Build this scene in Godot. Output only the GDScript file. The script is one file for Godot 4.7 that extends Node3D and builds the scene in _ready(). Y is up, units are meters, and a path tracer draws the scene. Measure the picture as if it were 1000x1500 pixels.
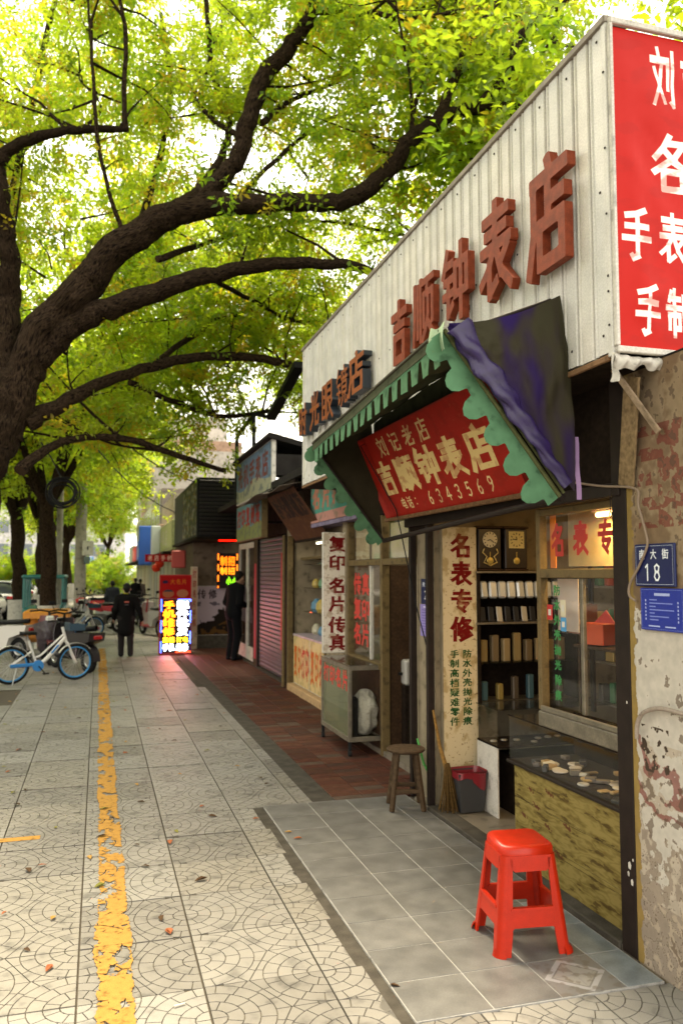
extends Node3D
# A pavement under camphor trees beside a row of small shops: watch repairer, copy shop, shutters and signs.
# World: the street runs along -Z, the shops stand at +X, the road lies at -X. Metres.

const F := 1200.0            # focal length in pixels of the 1000 x 1500 photograph
const EYE := Vector3(0, 1.72, 0)
var look := Basis()

# a pixel gives a direction; the distance comes from the ground or from a wall plane
func ray(x: float, y: float) -> Vector3:
	return look * Vector3((x - 500.0) / F, -(y - 750.0) / F, -1.0)
func gp(x: float, y: float, h := 0.0) -> Vector3:
	var r := ray(x, y)
	return EYE + r * ((h - EYE.y) / r.y)
func wx(x: float, y: float, X: float) -> Vector3:
	var r := ray(x, y)
	return EYE + r * (X / r.x)
func wz(x: float, y: float, Z: float) -> Vector3:
	var r := ray(x, y)
	return EYE + r * (Z / r.z)

func _ready() -> void:
	look = Basis.from_euler(Vector3(deg_to_rad(4.289), deg_to_rad(-16.436), 0))
	var cam := Camera3D.new()
	cam.name = "camera"
	cam.fov = 64.01
	cam.near = 0.05
	cam.far = 600.0
	cam.transform = Transform3D(look, EYE)
	var lens := CameraAttributesPhysical.new()
	lens.frustum_focal_length = 28.8
	lens.frustum_focus_distance = 4.6
	lens.exposure_aperture = 2.4
	lens.frustum_near = 0.05
	lens.frustum_far = 600.0
	cam.attributes = lens
	cam.fov = 64.01
	add_child(cam)

	var sky := ProceduralSkyMaterial.new()
	sky.sky_top_color = Color(0.92, 0.91, 0.885)
	sky.sky_horizon_color = Color(1.0, 0.96, 0.89)
	sky.sky_curve = 0.25
	sky.ground_bottom_color = Color(0.3, 0.28, 0.26)
	sky.ground_horizon_color = Color(0.6, 0.58, 0.54)
	sky.energy_multiplier = 1.0
	sky.sky_energy_multiplier = SKY_E
	var env := Environment.new()
	env.background_mode = Environment.BG_SKY
	env.sky = Sky.new()
	env.sky.sky_material = sky
	env.tonemap_mode = Environment.TONE_MAPPER_LINEAR
	env.tonemap_exposure = EXPOSURE
	env.sdfgi_enabled = true
	env.ssao_enabled = true
	env.ssil_enabled = true
	var we := WorldEnvironment.new()
	we.name = "world_environment"
	we.environment = env
	add_child(we)

	var sun := DirectionalLight3D.new()
	sun.name = "sun"
	sun.light_energy = SUN_E
	sun.light_color = Color(1.0, 0.93, 0.80)
	sun.light_angular_distance = 12.0
	sun.shadow_enabled = true
	sun.transform = Transform3D(Basis.looking_at(-SUN_FROM.normalized(), Vector3.UP), Vector3(0, 20, 0))
	add_child(sun)

	materials()
	ground()
	pavement()
	clock_shop()
	awning()
	fascia_letters()
	clock_shop_front()
	clock_shop_inside()
	copy_shop()
	case_shop()
	shutter_shop()
	far_shops()
	street_side()
	trees()
	doorstep_things()
	vehicles()
	people()
	litter()

const SKY_E := 1.4
const EXPOSURE := 1.9
const SUN_E := 1.6
const SUN_FROM := Vector3(-0.10, 0.85, -0.50)

# ---------------------------------------------------------------- shared materials
var M := {}
func materials() -> void:
	M.asphalt = layer(mat(Color(0.07, 0.068, 0.065), 0.9, "fine", 3.0), "blotch", 0.3)
	M.dirt = mat(Color(0.10, 0.085, 0.065), 0.95, "fine", 4.0)
	M.groove = layer(mat(Color(0.15, 0.130, 0.10), 0.95, "fine", 5.0), "blotch", 0.6)
	M.kerb = layer(mat(Color(0.36, 0.34, 0.31), 0.85, "fine", 3.0), "grime", 0.7)
	M.strip = layer(mat(Color(0.085, 0.075, 0.061), 0.9, "fine", 3.0), "blotch", 1.1)
	M.yellow = layer(mat(Color(0.42, 0.225, 0.05), 0.75, "fine", 4.0), "grime", 2.3)
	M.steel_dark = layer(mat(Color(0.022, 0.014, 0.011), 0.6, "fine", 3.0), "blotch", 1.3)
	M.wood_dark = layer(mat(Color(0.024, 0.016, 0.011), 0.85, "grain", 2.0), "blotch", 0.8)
	M.black = mat(Color(0.007, 0.007, 0.0075), 0.6)
	M.rubber = mat(Color(0.018, 0.018, 0.018), 0.85)
	M.chrome = mat(Color(0.55, 0.55, 0.55), 0.3, "", 1.0, 1.0)
	M.alu = layer(mat(Color(0.29, 0.255, 0.195), 0.45, "fine", 2.0, 0.6), "blotch", 1.5)
	M.frame_y = layer(mat(Color(0.155, 0.108, 0.046), 0.55, "fine", 2.0), "grime", 1.4)
	M.white_paint = layer(mat(Color(0.62, 0.59, 0.53), 0.6, "fine", 2.0), "grime", 0.9)
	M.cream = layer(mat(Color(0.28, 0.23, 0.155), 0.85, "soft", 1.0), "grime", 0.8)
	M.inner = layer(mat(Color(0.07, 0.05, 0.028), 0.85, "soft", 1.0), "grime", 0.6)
	M.tar = layer(mat(Color(0.028, 0.025, 0.023), 0.9, "fine", 2.0), "blotch", 0.5)
	M.tile_pale = layer(mat(Color(0.21, 0.235, 0.25), 0.4, "fine", 3.0), "blotch", 1.1)
	M.glass = glass()
	M.glass_dark = glass(Color(0.10, 0.11, 0.10), 0.3)
	M.brown = layer(mat(Color(0.065, 0.034, 0.016), 0.6, "grain", 2.5), "blotch", 1.0)
	M.rust = layer(mat(Color(0.16, 0.07, 0.03), 0.9, "fine", 4.0), "blotch", 1.5)

# ---------------------------------------------------------------- ground
func ground() -> void:
	var mb := MB.new()
	mb.bx(Vector3(-160, -0.4, 60), Vector3(160, -0.13, -400))
	struct("road", mb, M.asphalt)
	mb = MB.new()
	mb.bx(Vector3(-2.30, -0.35, 12), Vector3(9.0, -0.014, -120))
	var sw := struct("pavement", mb, M.dirt)
	sw.set_meta("label", "pale patterned paving of the walkway under the trees")
	mb = MB.new()
	var z := 12.0
	while z > -120.0:
		mb.bx(Vector3(-2.48, -0.35, z), Vector3(-2.305, 0.0, z - 0.99), 0.012)
		z -= 1.0
	struct("kerb", mb, M.kerb)
	mb = MB.new()
	mb.bx(Vector3(-30.0, -0.35, 12), Vector3(-16.0, 0.0, -120))
	struct("far_pavement", mb, M.kerb)
	# lane line
	mb = MB.new()
	z = 6.0
	while z > -110.0:
		mb.bx(Vector3(-9.3, -0.129, z), Vector3(-9.15, -0.126, z - 2.0))
		z -= 4.0
	struct("lane_marking", mb, M.white_paint)

# moulded paving slab: fans of blocks round the middle of one edge and two corners of the other
func slab_mesh(T: float, mirror: bool, x0 := 0.0, x1 := 1.0) -> ArrayMesh:
	var base := MB.new()
	var g := 0.0045
	if mirror:
		var sw_ := x0
		x0 = 1.0 - x1
		x1 = 1.0 - sw_
	base.bx(Vector3((T * x0 if not mirror else T * (1.0 - x1)) + g, -0.013, g), Vector3((T * x1 if not mirror else T * (1.0 - x0)) - g, -0.0055, T - g))
	var top := MB.new()
	var cs := [Vector2(0, 0), Vector2(0, T), Vector2(T, T * 0.5)]
	var tile := PackedVector2Array([Vector2(T * x0 + g, g), Vector2(T * x1 - g, g), Vector2(T * x1 - g, T - g), Vector2(T * x0 + g, T - g)])
	var w := 0.0023
	for ci in 3:
		var c: Vector2 = cs[ci]
		# region nearer to this centre than to the others
		var reg := tile
		for oi in 3:
			if oi == ci:
				continue
			var o: Vector2 = cs[oi]
			var mid := (c + o) * 0.5
			var d := (c - o).normalized()
			mid += d * w
			var q := Vector2(-d.y, d.x)
			var half := PackedVector2Array([mid - q * 3, mid + q * 3, mid + q * 3 + d * 3, mid - q * 3 + d * 3])
			var r := Geometry2D.intersect_polygons(reg, half)
			if r.size():
				reg = r[0]
		var ring := 0
		var step := T * 0.125
		while ring * step < T * 0.75:
			var r0 := maxf(0.0, ring * step + (w if ring > 0 else 0.0))
			var r1 := (ring + 1) * step - w
			var num := [4, 8, 12, 16, 20, 24][mini(ring, 5)] as int
			for k in num:
				var a0 := TAU * (k + 0.5 * (ring % 2)) / num
				var a1 := TAU * (k + 1 + 0.5 * (ring % 2)) / num
				var ia0 := a0 + w / maxf(r0, 0.02)
				var ia1 := a1 - w / maxf(r0, 0.02)
				var oa0 := a0 + w / r1
				var oa1 := a1 - w / r1
				var poly := PackedVector2Array()
				if r0 < 0.003:
					poly.append(c + Vector2.from_angle((a0 + a1) * 0.5) * w * 1.6)
				else:
					for s in 3:
						poly.append(c + Vector2.from_angle(lerpf(ia0, ia1, s / 2.0)) * r0)
				for s in 4:
					poly.append(c + Vector2.from_angle(lerpf(oa1, oa0, s / 3.0)) * r1)
				for piece_ in Geometry2D.intersect_polygons(poly, reg):
					if piece_.size() < 3:
						continue
					var area := 0.0
					for i in piece_.size():
						area += piece_[i].cross(piece_[(i + 1) % piece_.size()])
					if absf(area) < 0.0002:
						continue
					var up := PackedVector2Array()
					for p in piece_:
						up.append(Vector2(T - p.x, p.y) if mirror else p)
					# top inset a little so that the edge is worn round
					top.prism(up, Vector3(0, -0.0055, 0), Vector3.RIGHT, Vector3.BACK, Vector3(0, 0.0055, 0))
			ring += 1
	var m := top.mesh()
	base.mesh(Vector3.ZERO, m)
	m.surface_set_material(1, M.groove)
	return m

func pavement() -> void:
	var T := 0.506
	var X0 := -0.05
	var sw: Node3D = get_node("pavement")
	var tones := []
	for c in [Color(0.238, 0.222, 0.195), Color(0.22, 0.205, 0.18), Color(0.255, 0.24, 0.212), Color(0.182, 0.168, 0.146), Color(0.225, 0.206, 0.173)]:
		tones.append(layer(mat(c, 0.5, "fine", 6.0), "grime", 0.55 + 0.1 * tones.size()))
	var meshes := [slab_mesh(T, false), slab_mesh(T, true)]
	for m: ArrayMesh in meshes:
		m.surface_set_material(0, tones[0])
	var rng := RandomNumberGenerator.new()
	rng.seed = 7
	var near := []
	var far := []
	for col in range(-5, 14):
		var x := X0 + col * T
		for row in range(-16, 120):
			var z := -3.06 - row * T   # far edge of the slab at z - T... slab spans z-T..z
			var zc := z - T * 0.5
			var edge := 9.0
			if z <= -3.05 and zc > -6.12: edge = 1.13
			elif zc <= -6.12 and zc > -12.9: edge = 1.62
			elif zc <= -12.9: edge = 1.75 if zc > -18.0 else 2.0
			if x + T > edge + 0.12:
				continue
			if x > 2.2 and zc < -2.4:
				continue
			if x < -1.0 and absf(zc + 12.6) < 0.75 and x < -1.25:
				continue
			var e := [x, z - T, absi(col) % 2]
			# what shows in the picture, nearest first
			if zc < -2.3 and zc > -40 and x > -0.30 + zc * 0.13 and near.size() < 2000:
				near.append(e)
			else:
				far.append(e)
	near.sort_custom(func(a, b): return a[1] > b[1])
	while near.size() > 300:
		far.append(near.pop_back())
	for e in near:
		var o := piece(sw, "paving_slab", meshes[e[2]], Vector3(e[0], (rng.randf() - 0.5) * 0.005, e[1]), 0.0, tones[rng.randi() % 5])
		o.rotation.x = (rng.randf() - 0.5) * 0.009
		o.rotation.z = (rng.randf() - 0.5) * 0.007
	for k in 2:
		var mm := MultiMesh.new()
		mm.transform_format = MultiMesh.TRANSFORM_3D
		mm.mesh = meshes[k]
		var list := far.filter(func(e): return e[2] == k)
		mm.instance_count = list.size()
		for i in list.size():
			mm.set_instance_transform(i, Transform3D(Basis(), Vector3(list[i][0], 0, list[i][1])))
		var mi := MultiMeshInstance3D.new()
		mi.name = "paving_slabs"
		mi.multimesh = mm
		mi.set_meta("kind", "stuff")
		sw.add_child(mi, true)
	# cut slabs that fill up to the strip beside the bricks
	var cuts := [slab_mesh(T, false, 0.0, 0.37), slab_mesh(T, false, 0.0, 0.32), slab_mesh(T, true, 0.0, 0.23)]
	for cm: ArrayMesh in cuts:
		cm.surface_set_material(0, tones[1])
	for row in range(0, 19):
		if row < 6:
			piece(sw, "cut_slab", cuts[row % 2], Vector3(0.962, 0, -3.06 - (row + 1) * T), 0.0, tones[rng.randi() % 5])
		else:
			piece(sw, "cut_slab", cuts[2], Vector3(1.468, 0, -3.06 - (row + 1) * T), 0.0, tones[rng.randi() % 5])
	# worn yellow guide line painted on the slabs
	var fn := FastNoiseLite.new()
	fn.seed = 3
	fn.frequency = 0.9
	fn.fractal_octaves = 5
	var wear := FastNoiseLite.new()
	wear.seed = 11
	wear.frequency = 5.0
	wear.fractal_octaves = 4
	var mb := MB.new()
	for band in [[0.004, -1.4, -6.4, true], [0.008, -6.4, -19.8, false]]:
		var cell: float = band[0]
		var nx := int(0.352 / cell)
		var ny := int((band[1] - band[2]) / cell)
		var val := PackedFloat32Array()
		val.resize((nx + 1) * (ny + 1))
		for j in ny + 1:
			var zz: float = band[1] - j * cell
			for i in nx + 1:
				var xx := -0.07 + i * cell
				var half := 0.072 + 0.018 * fn.get_noise_2d(0, zz * 1.7) + (0.030 if zz > -4.6 else 0.0) * clampf(fn.get_noise_2d(40, zz * 1.2) * 2.0 + 0.4, 0, 1)
				var s := half - absf(xx - 0.104 - 0.012 * fn.get_noise_2d(9, zz)) + 0.012 * wear.get_noise_2d(xx * 3.0, zz * 3.0)
				var worn := wear.get_noise_2d(xx * 1.6, zz * 0.9 + 50.0) + 0.22 * fn.get_noise_2d(3, zz * 1.1) + 0.20
				s = minf(s, worn * 0.06 + 0.004)
				if band[3] and s > 0.0:
					# bare grooves between the moulded blocks and at the joints
					var p := Vector2(fposmod(xx - X0, T), fposmod(-(zz + 3.06), T))
					p.y = T - p.y
					var best := 9.0
					var cc := Vector2.ZERO
					for q in [Vector2(0, 0), Vector2(0, T), Vector2(T, T * 0.5)]:
						if p.distance_to(q) < best:
							best = p.distance_to(q); cc = q
					var st := T * 0.125
					var ring := int(best / st)
					var d := minf(fposmod(best, st), st - fposmod(best, st))
					var num := [4, 8, 12, 16, 20, 24][mini(ring, 5)] as int
					var an := fposmod((p - cc).angle() / TAU * num - 0.5 * (ring % 2), 1.0)
					d = minf(d, minf(an, 1.0 - an) * TAU / num * best)
					d = minf(d, minf(minf(p.x, T - p.x), minf(p.y, T - p.y)))
					s = minf(s, d - 0.0032 + 0.004 * clampf(worn * 3.0, 0.0, 1.0) - 0.0015)
				if i == 0 or j == 0 or i == nx or j == ny: s = -0.01
				val[j * (nx + 1) + i] = s
		var c := contour(val, nx, ny)
		var T2: PackedVector2Array = c[0]
		for k in range(0, T2.size(), 3):
			var q := []
			for e in 3:
				q.append(Vector3(-0.07 + T2[k + e].x * cell, 0.0046, band[1] - T2[k + e].y * cell))
			mb.tri(q[0], q[1], q[2], Vector3.UP)
	mb.bx(Vector3(-0.62, 0.0040, -5.78), Vector3(-0.33, 0.0046, -5.86))
	struct("yellow_line", mb, M.yellow)
	# bare mortar strips beside pad and bricks
	mb = MB.new()
	mb.bx(Vector3(1.06, -0.0135, -3.07), Vector3(1.21, -0.004, -6.13))
	mb.bx(Vector3(1.575, -0.0135, -6.13), Vector3(1.76, -0.003, -17.6))
	mb.bx(Vector3(1.2, -0.0135, -12.95), Vector3(1.575, -0.005, -13.6))
	struct("mortar_strip", mb, M.strip)
	# red bricks of the shop walk
	var reds := []
	for cc in [Color(0.092, 0.029, 0.017), Color(0.072, 0.026, 0.016), Color(0.066, 0.031, 0.022), Color(0.108, 0.039, 0.022), Color(0.098, 0.062, 0.045)]:
		reds.append(layer(mat(cc, 0.62, "fine", 5.0), "blotch", 1.4))
	mb = MB.new()
	mb.bx(Vector3(1.76, -0.0135, -6.12), Vector3(3.6, -0.006, -19.5))
	var walk := struct("brick_walk", mb, M.groove)
	var bm := MB.new()
	bm.box(Vector3.ZERO, Vector3(0.236, 0.02, 0.113), Basis(), 0.003)
	var bmesh := bm.mesh()
	bmesh.surface_set_material(0, reds[0])
	var count := 0
	var rest := []
	for row in 110:
		var z := -6.17 - row * 0.1185
		for col in 8:
			var x := 1.88 + col * 0.2415
			if x > (2.75 if z > -9.5 else 3.0):
				continue
			if count < 300:
				var o := piece(walk, "brick", bmesh, Vector3(x, -0.009 + rng.randf() * 0.004, z), (rng.randf() - 0.5) * 0.012, reds[[0, 0, 1, 1, 2, 3, 4][rng.randi() % 7]])
				o.rotation.z = (rng.randf() - 0.5) * 0.008
				count += 1
			else:
				rest.append(Vector3(x, -0.008, z))
	var mm2 := MultiMesh.new()
	mm2.transform_format = MultiMesh.TRANSFORM_3D
	mm2.mesh = bmesh
	mm2.instance_count = rest.size()
	for i in rest.size():
		mm2.set_instance_transform(i, Transform3D(Basis(), rest[i]))
	var mi2 := MultiMeshInstance3D.new()
	mi2.name = "bricks"
	mi2.multimesh = mm2
	mi2.set_meta("kind", "stuff")
	walk.add_child(mi2, true)
	# grey ceramic pad before the watch shop
	mb = MB.new()
	mb.bx(Vector3(1.2, -0.05, -3.06), Vector3(2.32, 0.0050, -6.11))
	var grout := layer(mat(Color(0.37, 0.357, 0.335), 0.8, "fine", 4.0), "grime", 1.2)
	var pad := struct("shop_pad", mb, grout)
	var greys := []
	for cc in [Color(0.158, 0.154, 0.145), Color(0.15, 0.147, 0.139), Color(0.168, 0.164, 0.155), Color(0.142, 0.139, 0.132)]:
		greys.append(layer(mat(cc, 0.42, "fine", 3.0), "blotch", 0.8))
	var widths := [0.33, 0.305, 0.305, 0.175]
	var x := 1.202
	for col in 4:
		var W: float = widths[col]
		var tm := MB.new()
		tm.bx(Vector3(0.0028, -0.006, 0.0028), Vector3(W - 0.0028, 0.0, 0.3042 - 0.0028), 0.001)
		var tmesh := tm.mesh()
		tmesh.surface_set_material(0, greys[0])
		for row in 10:
			if col == 2 and row == 0:
				continue
			var z := -3.062 - (row + 1) * 0.3045
			if z < -6.11:
				continue
			var g: Material = greys[rng.randi() % 4]
			if col == 3 and row < 3:
				g = M.tile_pale
			piece(pad, "floor_tile", tmesh, Vector3(x, 0.0062 + rng.randf() * 0.0012, z), 0.0, g)
		x += W
	# odd tile with a printed diamond
	var im := blank(256, 256, Color(0.41, 0.40, 0.395))
	for y in 256:
		for xx in 256:
			var d := (absf(xx - 128.0) + absf(y - 128.0)) / 128.0
			var cc := Color(0.41, 0.40, 0.395)
			if d < 0.98 and d > 0.76: cc = Color(0.56, 0.55, 0.55)
			elif d <= 0.76 and d > 0.70: cc = Color(0.40, 0.39, 0.38)
			elif d <= 0.70: cc = Color(0.51, 0.50, 0.48)
			if d < 0.70 and (absf(xx - 128.0) < 3.0 or absf(y - 128.0) < 3.0): cc = Color(0.48, 0.47, 0.46)
			im.set_pixel(xx, y, cc)
	weather(im, Color(0.35, 0.32, 0.28), 5, 0.02, 0.1, 0.5)
	var dm := MB.new()
	dm.bx(Vector3(0.002, -0.006, 0.002), Vector3(0.303, 0.0, 0.301), 0.0)
	var dt := part(pad, "printed_tile", dm, print_mat(im, 0.4))
	dt.position = Vector3(1.837, 0.0066, -3.3665)
	dt.set_meta("label", "floor tile printed with a pale diamond")

# ---------------------------------------------------------------- mesh building
class MB:
	var v := PackedVector3Array()
	var n := PackedVector3Array()
	var uv := PackedVector2Array()

	func tri(a: Vector3, b: Vector3, c: Vector3, hint: Vector3, ua := Vector2.ZERO, ub := Vector2.ZERO, uc := Vector2.ZERO) -> void:
		var f := (b - a).cross(c - a)
		if f.length_squared() < 1e-16:
			return
		f = f.normalized()
		if f.dot(hint) > 0.0:
			var t := b; b = c; c = t
			var tu := ub; ub = uc; uc = tu
		else:
			f = -f
		v.append(a); v.append(b); v.append(c)
		n.append(f); n.append(f); n.append(f)
		uv.append(ua); uv.append(ub); uv.append(uc)

	func tris(a: Vector3, b: Vector3, c: Vector3, na: Vector3, nb: Vector3, nc: Vector3, ua := Vector2.ZERO, ub := Vector2.ZERO, uc := Vector2.ZERO) -> void:
		if (b - a).cross(c - a).dot(na + nb + nc) > 0.0:
			v.append(a); v.append(c); v.append(b)
			n.append(na); n.append(nc); n.append(nb)
			uv.append(ua); uv.append(uc); uv.append(ub)
		else:
			v.append(a); v.append(b); v.append(c)
			n.append(na); n.append(nb); n.append(nc)
			uv.append(ua); uv.append(ub); uv.append(uc)

	# a b c d round the quad; uv: a is top left, b top right, c bottom right, d bottom left
	func quad(a: Vector3, b: Vector3, c: Vector3, d: Vector3, hint: Vector3) -> void:
		tri(a, b, c, hint, Vector2(0, 0), Vector2(1, 0), Vector2(1, 1))
		tri(a, c, d, hint, Vector2(0, 0), Vector2(1, 1), Vector2(0, 1))

	func box(c: Vector3, s: Vector3, basis := Basis(), bev := 0.0) -> void:
		var h := s * 0.5
		bev = minf(bev, minf(h.x, minf(h.y, h.z)) * 0.9)
		var ax := [Vector3.RIGHT, Vector3.UP, Vector3.BACK]
		for i in 3:
			var j := (i + 1) % 3
			var k := (i + 2) % 3
			for sg: float in [-1.0, 1.0]:
				var o: Vector3 = ax[i] * h[i] * sg
				var u: Vector3 = ax[j] * (h[j] - bev)
				var w: Vector3 = ax[k] * (h[k] - bev)
				quad(c + basis * (o - u + w), c + basis * (o + u + w), c + basis * (o + u - w), c + basis * (o - u - w), basis * (ax[i] * sg))
				if bev > 0.0:
					for sj: float in [-1.0, 1.0]:
						# edge between axis i (sg) and axis j (sj)
						var p: Vector3 = ax[i] * h[i] * sg + ax[j] * (h[j] - bev) * sj
						var q: Vector3 = ax[i] * (h[i] - bev) * sg + ax[j] * h[j] * sj
						quad(c + basis * (p - w), c + basis * (p + w), c + basis * (q + w), c + basis * (q - w), basis * (ax[i] * sg + ax[j] * sj))
		if bev > 0.0:
			for sx: float in [-1.0, 1.0]:
				for sy: float in [-1.0, 1.0]:
					for sz: float in [-1.0, 1.0]:
						var g := Vector3(sx, sy, sz)
						var hh := h - Vector3.ONE * bev
						tri(c + basis * (g * Vector3(h.x, hh.y, hh.z)), c + basis * (g * Vector3(hh.x, h.y, hh.z)), c + basis * (g * Vector3(hh.x, hh.y, h.z)), basis * g)

	# box given by two corners
	func bx(a: Vector3, b: Vector3, bev := 0.0) -> void:
		box((a + b) * 0.5, (b - a).abs(), Basis(), bev)

	# bar of rectangular section from a to b
	func bar(a: Vector3, b: Vector3, wide: float, deep: float, up := Vector3.UP, bev := 0.0) -> void:
		var d := (b - a)
		var l := d.length()
		d /= l
		if absf(d.dot(up)) > 0.98:
			up = Vector3.RIGHT
		var r := d.cross(up).normalized()
		box((a + b) * 0.5, Vector3(wide, deep, l), Basis(r, r.cross(d).normalized(), -d), bev)

	func tube(pts: Array, rad: Array, sides := 8, cap := true) -> void:
		var m := pts.size()
		var prev := Vector3.UP
		var rings := []
		var nrm := []
		var lens := 0.0
		var lv := []
		for i in m:
			var t: Vector3 = (pts[mini(i + 1, m - 1)] - pts[maxi(i - 1, 0)]).normalized()
			if i == 0 and absf(t.dot(prev)) > 0.95:
				prev = Vector3.RIGHT
			var r := (prev - t * prev.dot(t)).normalized()
			prev = r
			var b := t.cross(r)
			var ring := PackedVector3Array()
			var rn := PackedVector3Array()
			var rr: float = rad[i] if rad.size() > 1 else rad[0]
			for k in sides + 1:
				var a := TAU * k / sides
				var o := r * cos(a) + b * sin(a)
				ring.append(pts[i] + o * rr)
				rn.append(o)
			rings.append(ring)
			nrm.append(rn)
			if i > 0:
				lens += (pts[i] - pts[i - 1]).length()
			lv.append(lens)
		for i in m - 1:
			var ra: float = TAU * (rad[i] if rad.size() > 1 else rad[0])
			for k in sides:
				var u0 := ra * k / sides
				var u1 := ra * (k + 1) / sides
				tris(rings[i][k], rings[i][k + 1], rings[i + 1][k + 1], nrm[i][k], nrm[i][k + 1], nrm[i + 1][k + 1], Vector2(u0, lv[i]), Vector2(u1, lv[i]), Vector2(u1, lv[i + 1]))
				tris(rings[i][k], rings[i + 1][k + 1], rings[i + 1][k], nrm[i][k], nrm[i + 1][k + 1], nrm[i + 1][k], Vector2(u0, lv[i]), Vector2(u1, lv[i + 1]), Vector2(u0, lv[i + 1]))
		if cap:
			for e in [0, m - 1]:
				var out: Vector3 = (pts[0] - pts[1]) if e == 0 else (pts[m - 1] - pts[m - 2])
				for k in sides:
					tri(pts[e], rings[e][k], rings[e][k + 1], out)

	# polygon (2D) in the plane o + x*U + y*V, thickened by the vector D
	func prism(poly: PackedVector2Array, o: Vector3, U: Vector3, V: Vector3, D: Vector3) -> void:
		var idx := Geometry2D.triangulate_polygon(poly)
		var lo := poly[0]
		var hi := poly[0]
		for p in poly:
			lo = lo.min(p); hi = hi.max(p)
		var sz := (hi - lo).max(Vector2(1e-5, 1e-5))
		for i in range(0, idx.size(), 3):
			var P := []
			var Q := []
			for j in 3:
				var q := poly[idx[i + j]]
				P.append(o + U * q.x + V * q.y)
				var w := (q - lo) / sz
				Q.append(Vector2(w.x, 1.0 - w.y))
			tri(P[0] + D, P[1] + D, P[2] + D, D, Q[0], Q[1], Q[2])
			tri(P[0], P[1], P[2], -D, Q[0], Q[1], Q[2])
		var ccw := not Geometry2D.is_polygon_clockwise(poly)
		for i in poly.size():
			var a := poly[i]
			var b := poly[(i + 1) % poly.size()]
			var e := b - a
			var on := Vector2(e.y, -e.x) if ccw else Vector2(-e.y, e.x)
			var A := o + U * a.x + V * a.y
			var B := o + U * b.x + V * b.y
			quad(A, B, B + D, A + D, U * on.x + V * on.y)

	# profile of Vector2(radius, height) turned round the axis Y of basis
	func lathe(prof: Array, o: Vector3, basis := Basis(), segs := 16) -> void:
		for i in prof.size() - 1:
			var p: Vector2 = prof[i]
			var q: Vector2 = prof[i + 1]
			var d := q - p
			var nn := Vector2(d.y, -d.x).normalized()
			for k in segs:
				var a0 := TAU * k / segs
				var a1 := TAU * (k + 1) / segs
				var e0 := Vector3(cos(a0), 0, sin(a0))
				var e1 := Vector3(cos(a1), 0, sin(a1))
				var A := o + basis * (e0 * p.x + Vector3.UP * p.y)
				var B := o + basis * (e1 * p.x + Vector3.UP * p.y)
				var C := o + basis * (e1 * q.x + Vector3.UP * q.y)
				var D := o + basis * (e0 * q.x + Vector3.UP * q.y)
				var n0 := basis * (e0 * nn.x + Vector3.UP * nn.y)
				var n1 := basis * (e1 * nn.x + Vector3.UP * nn.y)
				if p.x > 1e-5:
					tris(A, B, C, n0, n1, n1)
				if q.x > 1e-5:
					tris(A, C, D, n0, n1, n0)

	# smooth surface from a function of (u, v) in 0..1; th > 0 gives it a back face at that distance
	func sheet(f: Callable, nu: int, nv: int, th := 0.0, front := Vector3.ZERO) -> void:
		var P := []
		for i in nu + 1:
			var row := PackedVector3Array()
			for j in nv + 1:
				row.append(f.call(float(i) / nu, float(j) / nv))
			P.append(row)
		var N := []
		for i in nu + 1:
			var row := PackedVector3Array()
			for j in nv + 1:
				var du: Vector3 = P[mini(i + 1, nu)][j] - P[maxi(i - 1, 0)][j]
				var dv: Vector3 = P[i][mini(j + 1, nv)] - P[i][maxi(j - 1, 0)]
				var nn := du.cross(dv).normalized()
				if front != Vector3.ZERO and nn.dot(front) < 0:
					nn = -nn
				row.append(nn)
			N.append(row)
		for side in (2 if th > 0.0 else 1):
			for i in nu:
				for j in nv:
					var o := []
					var m := []
					var t := []
					for c: Vector2i in [Vector2i(i, j), Vector2i(i + 1, j), Vector2i(i + 1, j + 1), Vector2i(i, j + 1)]:
						var nn: Vector3 = N[c.x][c.y]
						o.append(P[c.x][c.y] - nn * th * side)
						m.append(nn if side == 0 else -nn)
						t.append(Vector2(float(c.x) / nu, 1.0 - float(c.y) / nv))
					tris(o[0], o[1], o[2], m[0], m[1], m[2], t[0], t[1], t[2])
					tris(o[0], o[2], o[3], m[0], m[2], m[3], t[0], t[2], t[3])
		if th > 0.0:
			for i in nu:
				for j in [0, nv]:
					quad(P[i][j], P[i + 1][j], P[i + 1][j] - N[i + 1][j] * th, P[i][j] - N[i][j] * th, P[i][j] - P[i][nv - j])
			for j in nv:
				for i in [0, nu]:
					quad(P[i][j], P[i][j + 1], P[i][j + 1] - N[i][j + 1] * th, P[i][j] - N[i][j] * th, P[i][j] - P[nu - i][j])

	func mesh(shift := Vector3.ZERO, m: ArrayMesh = null) -> ArrayMesh:
		if shift != Vector3.ZERO:
			for i in v.size():
				v[i] -= shift
		var a := []
		a.resize(Mesh.ARRAY_MAX)
		a[Mesh.ARRAY_VERTEX] = v
		a[Mesh.ARRAY_NORMAL] = n
		a[Mesh.ARRAY_TEX_UV] = uv
		if m == null:
			m = ArrayMesh.new()
		m.add_surface_from_arrays(Mesh.PRIMITIVE_TRIANGLES, a)
		return m


# ---------------------------------------------------------------- nodes
var org := Vector3.ZERO        # base of the thing under construction; parts are given in world metres
var used := {}

func numbered(called: String) -> String:
	var k: int = used.get(called, 0)
	used[called] = k + 1
	return called if k == 0 else "%s_%03d" % [called, k]

func meta(o: Node, label := "", category := "", group := "", kind := "") -> void:
	if label: o.set_meta("label", label)
	if category: o.set_meta("category", category)
	if group: o.set_meta("group", group)
	if kind: o.set_meta("kind", kind)

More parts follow.
